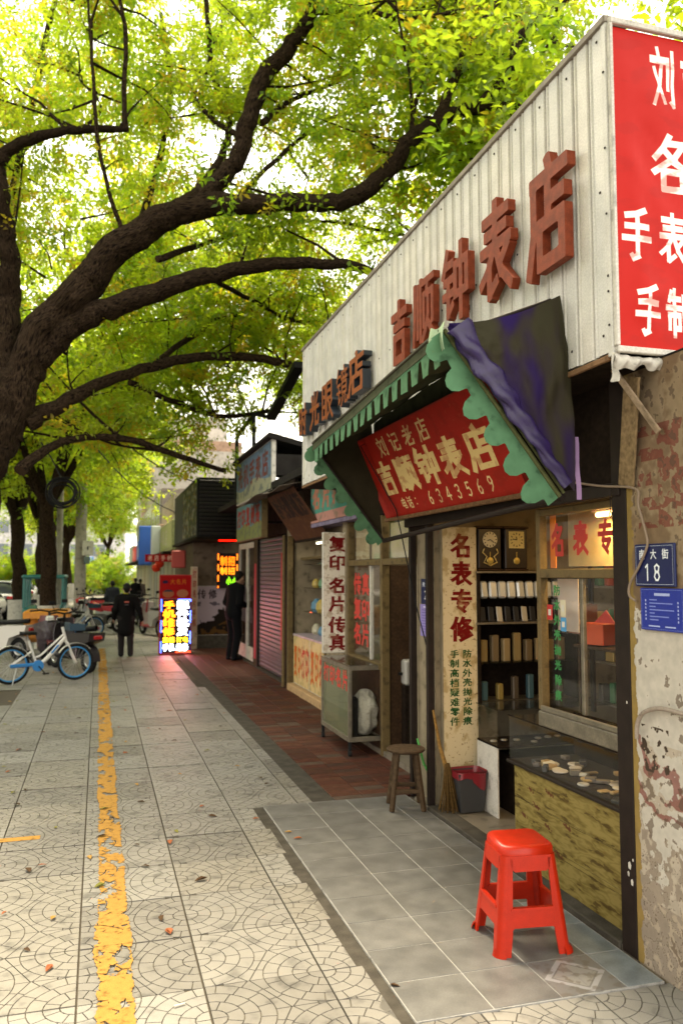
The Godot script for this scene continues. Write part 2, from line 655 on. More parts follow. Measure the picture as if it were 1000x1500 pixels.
func thing(called: String, label: String, category: String, at := Vector3.ZERO, group := "", local := false) -> Node3D:
	var o := Node3D.new()
	o.name = numbered(called)
	add_child(o)
	o.position = at
	org = Vector3.ZERO if local else at
	meta(o, label, category, group)
	return o

func part(parent: Node3D, called: String, mb: MB, m: Material, label := "") -> MeshInstance3D:
	var o := MeshInstance3D.new()
	o.name = called
	o.mesh = mb.mesh(org)
	o.mesh.surface_set_material(0, m)
	parent.add_child(o, true)
	if label: o.set_meta("label", label)
	return o

# one mesh that is a thing of its own, base at its own place
func solo(called: String, mb: MB, m: Material, label: String, category: String, group := "", at := Vector3.ZERO) -> MeshInstance3D:
	org = at
	var o := MeshInstance3D.new()
	o.name = numbered(called)
	o.mesh = mb.mesh(org)
	o.mesh.surface_set_material(0, m)
	o.position = at
	add_child(o)
	meta(o, label, category, group)
	return o

func struct(called: String, mb: MB, m: Material) -> MeshInstance3D:
	org = Vector3.ZERO
	var o := part(self, numbered(called), mb, m)
	o.set_meta("kind", "structure")
	return o

func copy(o: Node3D, at: Vector3, turn := 0.0, label := "", group := "") -> Node3D:
	var c: Node3D = o.duplicate()
	var base := o.name as String
	if base.length() > 4 and base[base.length() - 4] == "_" and base.substr(base.length() - 3).is_valid_int():
		base = base.substr(0, base.length() - 4)
	c.name = numbered(base)
	add_child(c)
	c.position = at
	c.rotation.y = turn
	if label: c.set_meta("label", label)
	if group: c.set_meta("group", group)
	return c

# an instance of a shared mesh as a piece
func piece(parent: Node3D, called: String, m: Mesh, at: Vector3, turn := 0.0, over: Material = null, scl := Vector3.ONE) -> MeshInstance3D:
	var o := MeshInstance3D.new()
	o.name = called
	o.mesh = m
	o.transform = Transform3D(Basis.from_euler(Vector3(0, turn, 0)).scaled_local(scl), at)
	if over:
		o.set_surface_override_material(0, over)
	parent.add_child(o, true)
	return o

# ---------------------------------------------------------------- materials
func lin(r: float, g: float, b: float) -> Color:
	return Color(r, g, b).linear_to_srgb()

func lin_of(c: Color) -> Color:
	return c.srgb_to_linear()

var noises := {}
func noise_tex(kind: String) -> Texture2D:
	if noises.has(kind):
		return noises[kind]
	var fn := FastNoiseLite.new()
	var t := NoiseTexture2D.new()
	t.width = 512
	t.height = 512
	t.seamless = true
	t.generate_mipmaps = false
	fn.seed = kind.hash() % 1000
	fn.fractal_type = FastNoiseLite.FRACTAL_FBM
	fn.fractal_octaves = 5
	var lo := 0.6
	match kind:
		"fine": fn.frequency = 0.06; lo = 0.80
		"soft": fn.frequency = 0.008; lo = 0.84
		"blotch": fn.frequency = 0.012; fn.fractal_octaves = 6; lo = 0.66
		"grime": fn.frequency = 0.014; fn.fractal_octaves = 6; lo = 0.45
		"grain": fn.frequency = 0.02; fn.fractal_octaves = 4; lo = 0.6
		"bark": fn.frequency = 0.02; fn.fractal_type = FastNoiseLite.FRACTAL_RIDGED; lo = 0.12
	var g := Gradient.new()
	g.offsets = PackedFloat32Array([0.2, 0.5, 0.8])
	var mid := (lo + 1.0) * 0.5
	if kind == "grime":
		g.offsets = PackedFloat32Array([0.08, 0.34, 0.7]); mid = 0.90
	g.colors = PackedColorArray([lin(lo, lo, lo), lin(mid, mid, mid), Color(1, 1, 1)])
	t.color_ramp = g
	t.noise = fn
	noises[kind] = t
	return t

func heights(kind: String) -> Texture2D:
	return noise_tex(kind)

# c is a linear base colour; tex a noise that varies it; s repeats per metre
func mat(c: Color, rough := 0.8, tex := "", s := 1.0, metal := 0.0, relief := 0.0) -> StandardMaterial3D:
	var m := StandardMaterial3D.new()
	m.albedo_color = c.linear_to_srgb()
	m.roughness = rough
	m.metallic = metal
	m.metallic_specular = 0.2 if rough >= 0.72 else (0.32 if rough > 0.5 else 0.5)
	if tex:
		m.albedo_texture = noise_tex(tex)
		m.uv1_triplanar = true
		m.uv1_world_triplanar = true
		m.uv1_scale = Vector3.ONE * s
		if relief > 0.0:
			m.heightmap_enabled = true
			m.heightmap_texture = noise_tex(tex)
			m.heightmap_scale = relief
	return m

# a second, coarser or finer layer multiplied over the first
func layer(m: StandardMaterial3D, tex: String, s := 1.0) -> StandardMaterial3D:
	m.detail_enabled = true
	m.detail_albedo = noise_tex(tex)
	m.detail_blend_mode = BaseMaterial3D.BLEND_MODE_MUL
	m.detail_uv_layer = BaseMaterial3D.DETAIL_UV_2
	m.uv2_triplanar = true
	m.uv2_world_triplanar = true
	m.uv2_scale = Vector3.ONE * s
	return m

func glass(tint := Color(0.15, 0.16, 0.15), a := 0.03) -> StandardMaterial3D:
	var m := StandardMaterial3D.new()
	m.transparency = BaseMaterial3D.TRANSPARENCY_ALPHA
	m.albedo_color = Color(tint.r, tint.g, tint.b, a)
	m.roughness = 0.03
	m.metallic_specular = 0.34
	return m

func print_mat(im: Image, rough := 0.6, alpha := false) -> StandardMaterial3D:
	var m := StandardMaterial3D.new()
	m.albedo_texture = ImageTexture.create_from_image(im)
	m.roughness = rough
	m.metallic_specular = 0.25 if rough > 0.45 else 0.5
	m.texture_repeat = false
	if alpha:
		m.transparency = BaseMaterial3D.TRANSPARENCY_ALPHA
		m.roughness = maxf(rough, 0.3)
	return m

func glow_mat(c: Color, e: float) -> StandardMaterial3D:
	var m := StandardMaterial3D.new()
	m.albedo_color = c
	m.emission_enabled = true
	m.emission = c
	m.emission_energy_multiplier = e
	return m

# ---------------------------------------------------------------- lettering: strokes on a 100 x 100 grid
const GLYPH := {
	"吉": "50,5 50,38;12,22 88,22;24,40 76,40;26,56 74,56 74,92 26,92 26,56",
	"顺": "10,12 10,55 5,92;24,15 24,85;38,10 38,92;48,14 96,14;70,14 66,30;53,32 53,74;53,32 91,32 91,74;72,42 72,62 62,80 48,93;76,76 94,93",
	"钟": "22,5 8,32;20,22 42,22;12,42 40,42;8,60 42,60;26,42 26,86 42,76;52,28 92,28 92,66 52,66 52,28;72,6 72,96",
	"表": "16,16 84,16;22,31 78,31;10,46 90,46;50,4 50,46;46,48 30,66 8,78;33,62 33,92 54,82;84,52 64,66;52,48 66,74 92,93",
	"店": "52,3 56,13;14,16 92,16;18,16 18,60 6,93;52,24 52,54;52,38 84,38;32,56 82,56 82,90 32,90 32,56",
	"时": "10,16 38,16 38,82 10,82 10,16;10,48 38,48;46,30 96,30;78,6 78,90 64,84;54,46 64,62",
	"光": "50,5 50,42;22,12 32,34;80,10 68,34;8,44 92,44;38,46 34,72 10,93;62,46 62,86 90,86 92,70",
	"眼": "8,12 34,12 34,86 8,86 8,12;8,36 34,36;8,60 34,60;46,10 86,10 86,46 46,46;46,28 86,28;46,10 46,90 64,80;60,48 72,72 96,93;90,54 72,66",
	"镜": "22,5 8,32;20,22 42,22;12,42 40,42;8,60 42,60;26,42 26,86 42,76;70,3 72,12;48,15 94,15;58,18 62,28;84,18 80,28;46,31 96,31;54,40 88,40 88,66 54,66 54,40;54,53 88,53;62,68 58,82 46,94;78,68 78,90 96,90 96,80",
	"刘": "26,4 32,16;6,22 60,22;48,24 36,60 8,92;14,34 34,62 56,88;72,18 72,66;92,6 92,92 80,86",
	"各": "42,4 28,24 8,42;38,16 76,16 54,40 6,66;28,26 56,48 94,62;28,64 74,64 74,94 28,94 28,64",
	"手": "78,6 48,14 16,17;16,36 86,36;6,58 94,58;52,14 52,90 38,94 32,88",
	"制": "18,8 10,28;14,22 54,22;4,40 58,40;32,4 32,96;12,54 12,82;12,54 52,54 52,80 44,80;72,14 72,68;92,5 92,92 80,88",
	"记": "14,6 24,18;6,36 24,36 24,84 36,72;46,16 88,16 88,48 48,48;48,48 48,88 90,88 92,72",
	"老": "20,22 72,22;46,4 46,40;6,42 94,42;86,10 58,48 8,78;76,52 38,68;38,54 38,88 84,88 88,72",
	"电": "16,22 82,22 82,68 16,68 16,22;16,45 82,45;50,5 50,86 92,86 94,72",
	"话": "14,6 24,18;6,36 24,36 24,84 36,72;84,8 48,18;40,36 96,36;68,14 68,58;48,58 88,58 88,92 48,92 48,58",
	"名": "42,4 30,24 10,40;38,16 76,16 56,42 8,70;32,30 46,42;36,56 82,56 82,92 36,92 36,56",
	"专": "16,18 84,18;8,40 92,40;52,4 40,40 34,58 78,58 56,82;34,72 64,93",
	"修": "26,4 18,28 4,46;18,30 18,96;36,28 36,74;56,4 48,22 38,34;52,16 86,16 68,36 44,50;54,24 72,38 96,48;76,50 48,64;84,62 46,80;94,74 44,96",
	"防": "12,8 12,96;12,8 36,8 26,34 38,52 30,66 18,62;66,4 70,16;44,24 96,24;62,26 58,60 42,93;58,48 90,48 84,90 70,88",
	"水": "50,4 50,90 38,86;8,30 38,30 28,60 6,84;84,20 60,40;54,34 70,64 96,86",
	"外": "28,4 20,28 6,48;24,22 48,22 38,60 8,93;18,44 34,56;68,4 68,96;70,40 94,60",
	"壳": "14,14 86,14;50,3 50,30;22,30 78,30;8,56 8,44 92,44 92,56;34,58 34,74 12,94;34,58 66,58 66,88 92,88 92,76",
	"抛": "4,28 34,28;20,5 20,90 8,86;4,62 36,50;40,28 62,28 62,84 74,90 96,88;52,6 50,50 38,88;72,32 94,32 92,70 84,70;84,12 82,50 70,74",
	"除": "12,8 12,96;12,8 34,8 24,34 36,52 28,66 18,62;68,4 54,24 38,38;68,6 82,24 98,36;52,40 84,40;42,56 96,56;68,40 68,92 58,88;52,66 42,82;82,66 94,82",
	"痕": "52,3 56,12;18,14 94,14;24,14 24,60 8,94;6,28 14,40;4,62 20,54;40,26 80,26 80,52 40,52;40,39 80,39;40,26 40,92 56,84;54,54 66,74 94,94;88,58 68,70",
	"高": "50,2 52,12;8,16 92,16;30,26 70,26 70,42 30,42 30,26;12,94 12,54 88,54 88,92 78,92;34,66 66,66 66,84 34,84 34,66",
	"档": "4,30 40,30;22,4 22,96;20,36 6,66;24,38 38,56;70,4 70,34;50,12 56,28;92,10 84,28;46,40 90,40 90,92 46,92;50,66 90,66",
	"疑": "10,6 10,34 44,34 44,24;38,8 12,20;16,42 6,54;14,48 44,48;4,66 48,66;28,48 26,72 6,94;30,70 44,88;56,8 90,8 74,24;62,16 78,30;52,34 94,34 88,46;74,36 74,88;74,60 92,60;60,52 56,78 48,94;58,76 74,90 96,92",
	"难": "6,22 42,22 30,60 6,92;10,40 26,62 44,86;60,4 46,38;54,26 54,96;74,6 78,18;54,24 96,24;54,46 92,46;54,66 92,66;54,90 98,90;74,24 74,90",
	"零": "16,8 84,8;8,34 8,20 92,20 92,34;50,8 50,44;22,28 38,30;22,40 38,42;62,28 78,30;62,40 78,42;50,46 34,60 6,72;50,46 68,60 94,70;48,62 54,68;28,76 72,76 56,88;40,82 60,96",
	"件": "26,4 18,30 4,50;18,34 18,96;50,8 40,40;44,28 90,28;34,56 96,56;68,6 68,96",
	"复": "28,4 10,24;20,14 88,14;26,26 76,26 76,50 26,50 26,26;26,38 76,38;40,52 26,66 10,74;32,62 78,62 52,84 10,95;34,68 58,84 92,94",
	"印": "36,10 12,20 12,80 42,76;12,46 40,46;54,18 90,18 90,68 78,66;54,18 54,96",
	"片": "24,8 24,60 8,94;24,34 86,34;62,6 62,34;24,60 74,60 74,96",
	"传": "26,4 18,30 4,50;18,34 18,96;42,20 90,20;34,42 96,42;66,4 54,62 88,62 70,84;52,76 76,95",
	"真": "14,14 86,14;50,3 50,26;26,26 74,26 74,74;26,26 26,74;26,42 74,42;26,57 74,57;6,76 94,76;38,80 14,96;62,80 86,96",
	"打": "4,28 34,28;20,5 20,90 8,86;4,62 36,50;44,18 96,18;72,18 72,90 58,86",
	"南": "10,16 90,16;50,3 50,32;14,96 14,34 86,34 86,94 76,92;36,42 42,54;64,42 58,54;28,58 72,58;24,74 76,74;50,58 50,94",
	"大": "8,34 92,34;50,5 48,40 10,93;52,42 66,70 92,92",
	"街": "20,4 6,24;22,28 4,52;16,44 16,96;30,22 62,22;46,6 46,40;30,40 62,40;30,62 62,62;46,46 46,84;28,88 64,84;70,16 94,16;68,40 98,40;84,40 84,92 74,90",
	"机": "4,30 40,30;22,4 22,96;20,36 6,66;24,38 38,56;54,12 54,60 42,92;54,12 80,12 80,84 96,84 97,70",
	"维": "22,4 6,34 26,34 6,62 30,58;6,86 32,76;60,4 46,38;54,26 54,96;74,6 78,18;54,24 96,24;54,46 92,46;54,66 92,66;54,90 98,90;74,24 74,90",
	"配": "4,10 48,10;8,28 46,28 46,92 8,92 8,28;20,12 20,46 10,56;32,12 32,52 44,54;8,72 46,72;58,14 90,14 90,46 60,46;60,46 60,88 94,88 95,74",
	"批": "4,28 34,28;20,5 20,90 8,86;4,62 36,50;44,6 44,88 62,76;44,40 62,40;72,6 72,86 96,86 97,70;94,26 72,46",
	"发": "26,8 18,30 86,30;52,4 40,46 8,92;70,8 82,20;38,48 78,48 60,76 26,95;42,54 60,78 94,95",
	"招": "4,28 34,28;20,5 20,90 8,86;4,62 36,50;44,12 92,12 88,46 78,44;64,14 58,36 42,50;50,58 88,58 88,92 50,92 50,58",
	"小": "50,4 50,90 38,86;26,32 8,74;72,30 92,72",
	"：": "46,30 54,30;46,74 54,74",
	"0": "30,8 70,8 78,30 78,70 70,92 30,92 22,70 22,30 30,8",
	"1": "30,22 52,8 52,94",
	"2": "24,26 34,10 66,10 76,26 74,42 24,92 80,92",
	"3": "24,16 40,8 66,10 76,26 66,46 44,48;66,48 78,70 66,90 38,93 22,82",
	"4": "60,8 18,66 86,66;62,8 62,94",
	"5": "74,10 32,10 28,46 60,42 77,60 72,82 54,93 24,86",
	"6": "66,8 36,34 24,66 34,90 64,92 77,72 66,52 40,52 28,62",
	"8": "50,8 26,20 32,42 68,54 78,74 62,92 38,92 22,74 32,54 68,42 74,20 50,8",
	"9": "34,92 64,66 76,34 66,10 36,8 23,28 34,48 60,48 72,38",
}

var seg_cache := {}
func segments(ch: String) -> Array:
	if not seg_cache.has(ch):
		var out := []
		for st in (GLYPH[ch] as String).split(";"):
			var pts := st.split(" ")
			var last := Vector2.ZERO
			for i in pts.size():
				var c := pts[i].split(",")
				var p := Vector2(float(c[0]), float(c[1])) / 100.0
				if i > 0:
					out.append([last, p])
				last = p
		seg_cache[ch] = out
	return seg_cache[ch]

# paints one character into the box x, y, w, h of an image
func glyph(im: Image, ch: String, x: float, y: float, w: float, h: float, col: Color, wt := 0.11) -> void:
	if not GLYPH.has(ch):
		return
	for s in segments(ch):
		var a := Vector2(x + s[0].x * w, y + s[0].y * h)
		var b := Vector2(x + s[1].x * w, y + s[1].y * h)
		var d := b - a
		var l := maxf(d.length(), 0.001)
		d /= l
		var horiz := absf(d.x) > 0.8
		var hw := wt * 0.5 * (h if horiz else w) * (0.82 if horiz else 1.0)
		var ext := hw * 0.75
		var m := (a + b) * 0.5
		var r := hw + ext + 1.0
		var x0 := maxi(0, int(minf(a.x, b.x) - r))
		var x1 := mini(im.get_width() - 1, int(maxf(a.x, b.x) + r))
		var y0 := maxi(0, int(minf(a.y, b.y) - r))
		var y1 := mini(im.get_height() - 1, int(maxf(a.y, b.y) + r))
		for yy in range(y0, y1 + 1):
			for xx in range(x0, x1 + 1):
				var p := Vector2(xx + 0.5, yy + 0.5) - m
				var dd := maxf(absf(p.dot(d)) - l * 0.5 - ext, absf(p.x * d.y - p.y * d.x) - hw)
				if dd < 0.5:
					var k := clampf(0.5 - dd, 0.0, 1.0)
					var c0 := im.get_pixel(xx, yy)
					im.set_pixel(xx, yy, Color(lerpf(c0.r, col.r, k), lerpf(c0.g, col.g, k), lerpf(c0.b, col.b, k), maxf(c0.a, k * col.a)))

func text_down(im: Image, t: String, x: float, y: float, w: float, h: float, step: float, col: Color, wt := 0.11) -> void:
	for i in t.length():
		glyph(im, t[i], x, y + step * i, w, h, col, wt)

func text_row(im: Image, t: String, x: float, y: float, w: float, h: float, step: float, col: Color, wt := 0.11) -> void:
	for i in t.length():
		glyph(im, t[i], x + step * i, y, w, h, col, wt)

func blank(w: int, h: int, c: Color) -> Image:
	var im := Image.create(w, h, false, Image.FORMAT_RGBA8)
	im.fill(c)
	return im

# stains, scratches and dirt on a print: a noise mixes in the dirt colour where it passes the threshold
func weather(im: Image, dirt: Color, seed_: int, freq: float, thr: float, amount: float, sy := 1.0) -> void:
	var fn := FastNoiseLite.new()
	fn.seed = seed_
	fn.frequency = freq
	fn.fractal_octaves = 5
	for y in im.get_height():
		for x in im.get_width():
			var k := clampf((fn.get_noise_2d(x, y * sy) - thr) * 5.0, 0.0, 1.0) * amount
			if k > 0.01:
				var c := im.get_pixel(x, y)
				im.set_pixel(x, y, Color(lerpf(c.r, dirt.r, k), lerpf(c.g, dirt.g, k), lerpf(c.b, dirt.b, k), c.a))

# ---------------------------------------------------------------- contour of a field (positive inside), in cells
func contour(val: PackedFloat32Array, nx: int, ny: int) -> Array:
	var T := PackedVector2Array()
	var E := PackedVector2Array()
	for j in ny:
		var run := -1
		for i in nx + 1:
			var full := false
			if i < nx:
				var k := j * (nx + 1) + i
				var c := [val[k], val[k + 1], val[k + nx + 2], val[k + nx + 1]]
				full = c[0] > 0 and c[1] > 0 and c[2] > 0 and c[3] > 0
				if not full and (c[0] > 0 or c[1] > 0 or c[2] > 0 or c[3] > 0):
					var cp := [Vector2(i, j), Vector2(i + 1, j), Vector2(i + 1, j + 1), Vector2(i, j + 1)]
					var poly := PackedVector2Array()
					var cut := PackedInt32Array()
					for q in 4:
						var a: float = c[q]
						var b: float = c[(q + 1) % 4]
						if a > 0:
							poly.append(cp[q]); cut.append(0)
						if (a > 0) != (b > 0):
							poly.append(cp[q].lerp(cp[(q + 1) % 4], a / (a - b))); cut.append(1)
					for q in range(1, poly.size() - 1):
						T.append(poly[0]); T.append(poly[q]); T.append(poly[q + 1])
					for q in poly.size():
						var q2 := (q + 1) % poly.size()
						if cut[q] == 1 and cut[q2] == 1:
							E.append(poly[q]); E.append(poly[q2])
			if full and run < 0:
				run = i
			if not full and run >= 0:
				var A := Vector2(run, j)
				var B := Vector2(i, j)
				T.append(A); T.append(B); T.append(B + Vector2(0, 1))
				T.append(A); T.append(B + Vector2(0, 1)); T.append(A + Vector2(0, 1))
				run = -1
	return [T, E]

# raised character: box w x h, standing d proud, in the plane o + x*U + y*V (V down), facing F
func raised(mb: MB, side: MB, ch: String, o: Vector3, U: Vector3, V: Vector3, F: Vector3, w: float, h: float, d: float, wt := 0.13, res := 52) -> void:
	var val := PackedFloat32Array()
	val.resize((res + 1) * (res + 1))
	val.fill(-1.0)
	var segs := segments(ch)
	for j in res + 1:
		for i in res + 1:
			var p := Vector2(float(i) / res, float(j) / res) * 1.06 - Vector2(0.03, 0.03)
			var best := 9.0
			for s in segs:
				var e: Vector2 = s[1] - s[0]
				var l := maxf(e.length(), 0.001)
				e /= l
				var hw := wt * 0.5 * (0.85 if absf(e.x) > 0.8 else 1.0)
				var q: Vector2 = p - (s[0] + s[1]) * 0.5
				best = minf(best, maxf(absf(q.dot(e)) - l * 0.5 - hw * 0.8, absf(q.x * e.y - q.y * e.x) - hw))
			if i == 0 or j == 0 or i == res or j == res:
				best = maxf(best, 0.004)
			val[j * (res + 1) + i] = -best
	var c := contour(val, res, res)
	var sx := w * 1.06 / res
	var sy := h * 1.06 / res
	var oo := o - U * 0.03 * w - V * 0.03 * h
	var T: PackedVector2Array = c[0]
	for k in range(0, T.size(), 3):
		mb.tri(oo + U * T[k].x * sx + V * T[k].y * sy + F * d, oo + U * T[k + 1].x * sx + V * T[k + 1].y * sy + F * d, oo + U * T[k + 2].x * sx + V * T[k + 2].y * sy + F * d, F)
	var E: PackedVector2Array = c[1]
	for k in range(0, E.size(), 2):
		var A := oo + U * E[k].x * sx + V * E[k].y * sy
		var B := oo + U * E[k + 1].x * sx + V * E[k + 1].y * sy
		side.quad(A, B, B + F * d, A + F * d, F.cross(B - A))

func smooth_path(p: Array, r: Array, sub := 5) -> Array:
	var P := []
	var R := []
	for i in p.size() - 1:
		var a: Vector3 = p[maxi(i - 1, 0)]
		var b: Vector3 = p[i]
		var c: Vector3 = p[i + 1]
		var d: Vector3 = p[mini(i + 2, p.size() - 1)]
		for k in sub:
			var t := float(k) / sub
			P.append(b.cubic_interpolate(c, a, d, t))
			R.append(lerpf(r[i], r[i + 1], t))
	P.append(p[p.size() - 1])
	R.append(r[r.size() - 1])
	return [P, R]

# ---------------------------------------------------------------- the building of the watch shop and the copy shop
var shop: Node3D
const XF := 2.116      # face of the fascia
const FZ0 := -3.03     # its near end
const FZ1 := -8.70     # its far end

func plaster_image() -> Image:
	# covers z -3.26 .. -2.56 (0.70 m) and y 0 .. 2.66 ; u runs towards the camera
	var W := 256
	var H := 960
	var im := blank(W, H, Color(0.80, 0.76, 0.70))
	var a := FastNoiseLite.new(); a.seed = 21; a.frequency = 0.012; a.fractal_octaves = 5
	var b := FastNoiseLite.new(); b.seed = 22; b.frequency = 0.035; b.fractal_octaves = 5
	var c := FastNoiseLite.new(); c.seed = 23; c.frequency = 0.008; c.fractal_octaves = 4
	for y in H:
		var h := 2.66 * (1.0 - (y + 0.5) / H)
		for x in W:
			var u := float(x) / W
			var na := a.get_noise_2d(x, y)
			var nb := b.get_noise_2d(x, y)
			var nc := c.get_noise_2d(x * 1.0, y * 0.7)
			var col := Color(0.83, 0.80, 0.75)
			# bare render low down, ragged upper edge
			if h < 0.62 + na * 0.5 + nb * 0.12: col = Color(0.65, 0.595, 0.53)
			if h < 0.98 and h > 0.30 and na + nb * 0.5 > 0.10: col = Color(0.76, 0.71, 0.64)
			if h < 0.42 + nc * 0.3 and nb + na * 0.6 > 0.16: col = Color(0.72, 0.66, 0.58)
			# tan band above the plates: old posters torn off
			if h > 1.56 + nb * 0.05 and h < 2.7: col = Color(0.55, 0.46, 0.36).lerp(Color(0.64, 0.56, 0.45), smoothstep(-0.1, 0.15, nc + nb * 0.3))
			# red characters half painted out
			var red := col.lerp(Color(0.46, 0.19, 0.17), 0.55)
			if h > 1.92 and h < 2.38 and u > 0.12 and u < 0.75:
				var rr := fmod(h * 9.0, 1.0) < 0.52 or absf(u - 0.42) < 0.1
				if rr and nb > -0.10 and na > -0.25: col = red
			if h < 1.02 and h > 0.62 and absf(h - (0.98 - 0.45 * u) + na * 0.15) < 0.035 + nb * 0.03: col = red
			if h < 0.90 and h > 0.5 and absf(h - (0.80 - 0.35 * u) + na * 0.12) < 0.02 + nb * 0.02: col = red
			# dark scabs and cracks
			if nb + nc * 0.5 > 0.40: col = col.lerp(Color(0.36, 0.30, 0.25), 0.6)
			if h < 1.05 and h > 0.85 and u < 0.35 and nb > 0.22: col = Color(0.30, 0.25, 0.21)
			if h < 0.5 and absf(nb) < 0.018: col = col.lerp(Color(0.25, 0.2, 0.16), 0.6)
			if u < 0.05 + 0.03 * nb: col = Color(0.62, 0.52, 0.30)
			im.set_pixel(x, y, col * (0.86 + 0.08 * nb))
	return im

func clock_shop() -> void:
	shop = thing("shop_building", "single-storey shop building with ribbed white metal fascia and red end banner", "building", Vector3(2.34, 0, -5.5))
	# plaster wall beside the post
	var mb := MB.new()
	mb.quad(Vector3(2.34, 2.66, -3.26), Vector3(2.34, 2.66, -2.56), Vector3(2.34, 0, -2.56), Vector3(2.34, 0, -3.26), Vector3.LEFT)
	var pm := print_mat(plaster_image(), 0.9)
	pm.heightmap_enabled = true
	pm.heightmap_texture = pm.albedo_texture
	pm.heightmap_scale = 0.5
	part(shop, "plaster_face", mb, pm, "peeling plaster beside the post with torn posters and red paint")
	mb = MB.new()
	mb.bx(Vector3(2.345, -0.02, -2.56), Vector3(2.56, 2.66, -3.26))
	mb.bx(Vector3(2.56, -0.02, -2.562), Vector3(6.5, 2.66, -2.76))
	mb.bx(Vector3(6.3, -0.02, -2.76), Vector3(6.5, 2.66, -8.7))
	mb.bx(Vector3(2.58, -0.02, -8.56), Vector3(6.3, 2.66, -8.7))
	part(shop, "wall", mb, M.cream)
	mb = MB.new()
	mb.bx(Vector3(2.32, 2.668, -3.10), Vector3(6.55, 2.78, -8.74))
	mb.bx(Vector3(2.335, 2.661, -2.55), Vector3(6.52, 2.668, -3.09))
	part(shop, "roof", mb, M.tar)
	mb = MB.new()
	mb.bx(Vector3(XF + 0.01, 2.645, FZ0 - 0.01), Vector3(2.58, 2.664, FZ1))
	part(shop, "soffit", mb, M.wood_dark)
	# backing of the fascia and its top
	mb = MB.new()
	mb.bx(Vector3(XF + 0.026, 2.70, FZ0 - 0.012), Vector3(XF + 0.10, 4.17, FZ1))
	mb.bx(Vector3(XF + 0.10, 2.79, FZ0 - 0.012), Vector3(3.85, 4.15, FZ0 - 0.07))
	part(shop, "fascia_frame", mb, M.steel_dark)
	# ribbed panels, one by one
	var whites := []
	for c in [Color(0.73, 0.715, 0.67), Color(0.76, 0.745, 0.70), Color(0.69, 0.675, 0.63), Color(0.74, 0.715, 0.65)]:
		var m := layer(mat(c, 0.42, "soft", 0.9), "fine", 2.5)
		whites.append(m)
	var pw := 0.126
	var p := MB.new()
	var prof := PackedVector2Array([Vector2(0.0055, 0.022), Vector2(0.009, 0.006), Vector2(0.014, 0.0), Vector2(0.085, 0.0), Vector2(0.092, 0.006), Vector2(0.100, 0.006), Vector2(0.107, 0.0), Vector2(0.114, 0.0), Vector2(0.119, 0.006), Vector2(0.1225, 0.022)])
	for i in prof.size() - 1:
		var a := prof[i]
		var b := prof[i + 1]
		p.quad(Vector3(a.y, 1.50, -a.x), Vector3(b.y, 1.50, -b.x), Vector3(b.y, 0, -b.x), Vector3(a.y, 0, -a.x), Vector3(-(b.x - a.x) * 1.0, 0, (b.y - a.y)))
	p.quad(Vector3(0.006, 0, 0), Vector3(0.006, 0, -pw), Vector3(0.024, 0, -pw), Vector3(0.024, 0, 0), Vector3.DOWN)
	var pmesh := p.mesh()
	pmesh.surface_set_material(0, whites[0])
	var rng := RandomNumberGenerator.new()
	rng.seed = 5
	for i in 45:
		var o := piece(shop, "fascia_panel", pmesh, Vector3(XF, 2.68 + rng.randf() * 0.006, FZ0 - i * pw) - org, 0.0, whites[rng.randi() % 4])
		o.rotation.x = (rng.randf() - 0.5) * 0.0016
	# screws
	var sc := MB.new()
	for i in range(0, 45, 2):
		for h: float in [2.74, 3.42, 4.10]:
			sc.box(Vector3(XF - 0.002, h + rng.randf() * 0.03, FZ0 - (i + 0.4) * pw), Vector3(0.006, 0.012, 0.012), Basis(), 0.003)
	for h: float in [2.8, 2.95, 3.02, 3.3, 3.6, 3.95]:
		sc.box(Vector3(XF - 0.010, h, FZ0 + 0.005), Vector3(0.006, 0.011, 0.011), Basis(), 0.003)
	part(shop, "screws", sc, M.steel_dark).set_meta("kind", "stuff")
	mb = MB.new()
	mb.bx(Vector3(XF - 0.012, 4.175, FZ0 + 0.02), Vector3(XF + 0.12, 4.215, FZ1 - 0.01), 0.006)
	part(shop, "coping", mb, layer(mat(Color(0.30, 0.26, 0.21), 0.6, "fine", 3.0), "blotch", 1.2))
	mb = MB.new()
	mb.bx(Vector3(XF - 0.008, 2.66, FZ0 + 0.025), Vector3(XF + 0.03, 4.174, FZ0 - 0.012), 0.004)
	part(shop, "corner_trim", mb, whites[2])
	mb = MB.new()
	mb.bx(Vector3(XF - 0.004, 2.648, FZ0 - 0.013), Vector3(XF + 0.028, 2.674, FZ1), 0.003)
	part(shop, "fascia_bottom_rail", mb, layer(mat(Color(0.24, 0.14, 0.075), 0.8, "fine", 4.0), "grime", 1.6))
	# partition walls and beams that carry the front
	mb = MB.new()
	var xs := wz(696, 770, -5.68).x + 0.012
	mb.bx(Vector3(2.42, 0.0, -5.73), Vector3(xs, 2.64, -6.08))
	mb.bx(Vector3(xs, 0.0, -5.98), Vector3(6.3, 2.64, -6.08))
	part(shop, "partition", mb, M.cream)
	mb = MB.new()
	mb.bx(Vector3(2.365, 2.13, -3.27), Vector3(2.41, 2.644, -5.73), 0.004)
	mb.bx(Vector3(2.36, 2.06, -5.73), Vector3(2.41, 2.644, -6.10), 0.004)
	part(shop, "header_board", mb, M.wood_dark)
	mb = MB.new()
	mb.bx(Vector3(2.325, 2.085, -3.30), Vector3(2.363, 2.15, -6.12), 0.004)
	part(shop, "header_rail", mb, M.steel_dark)
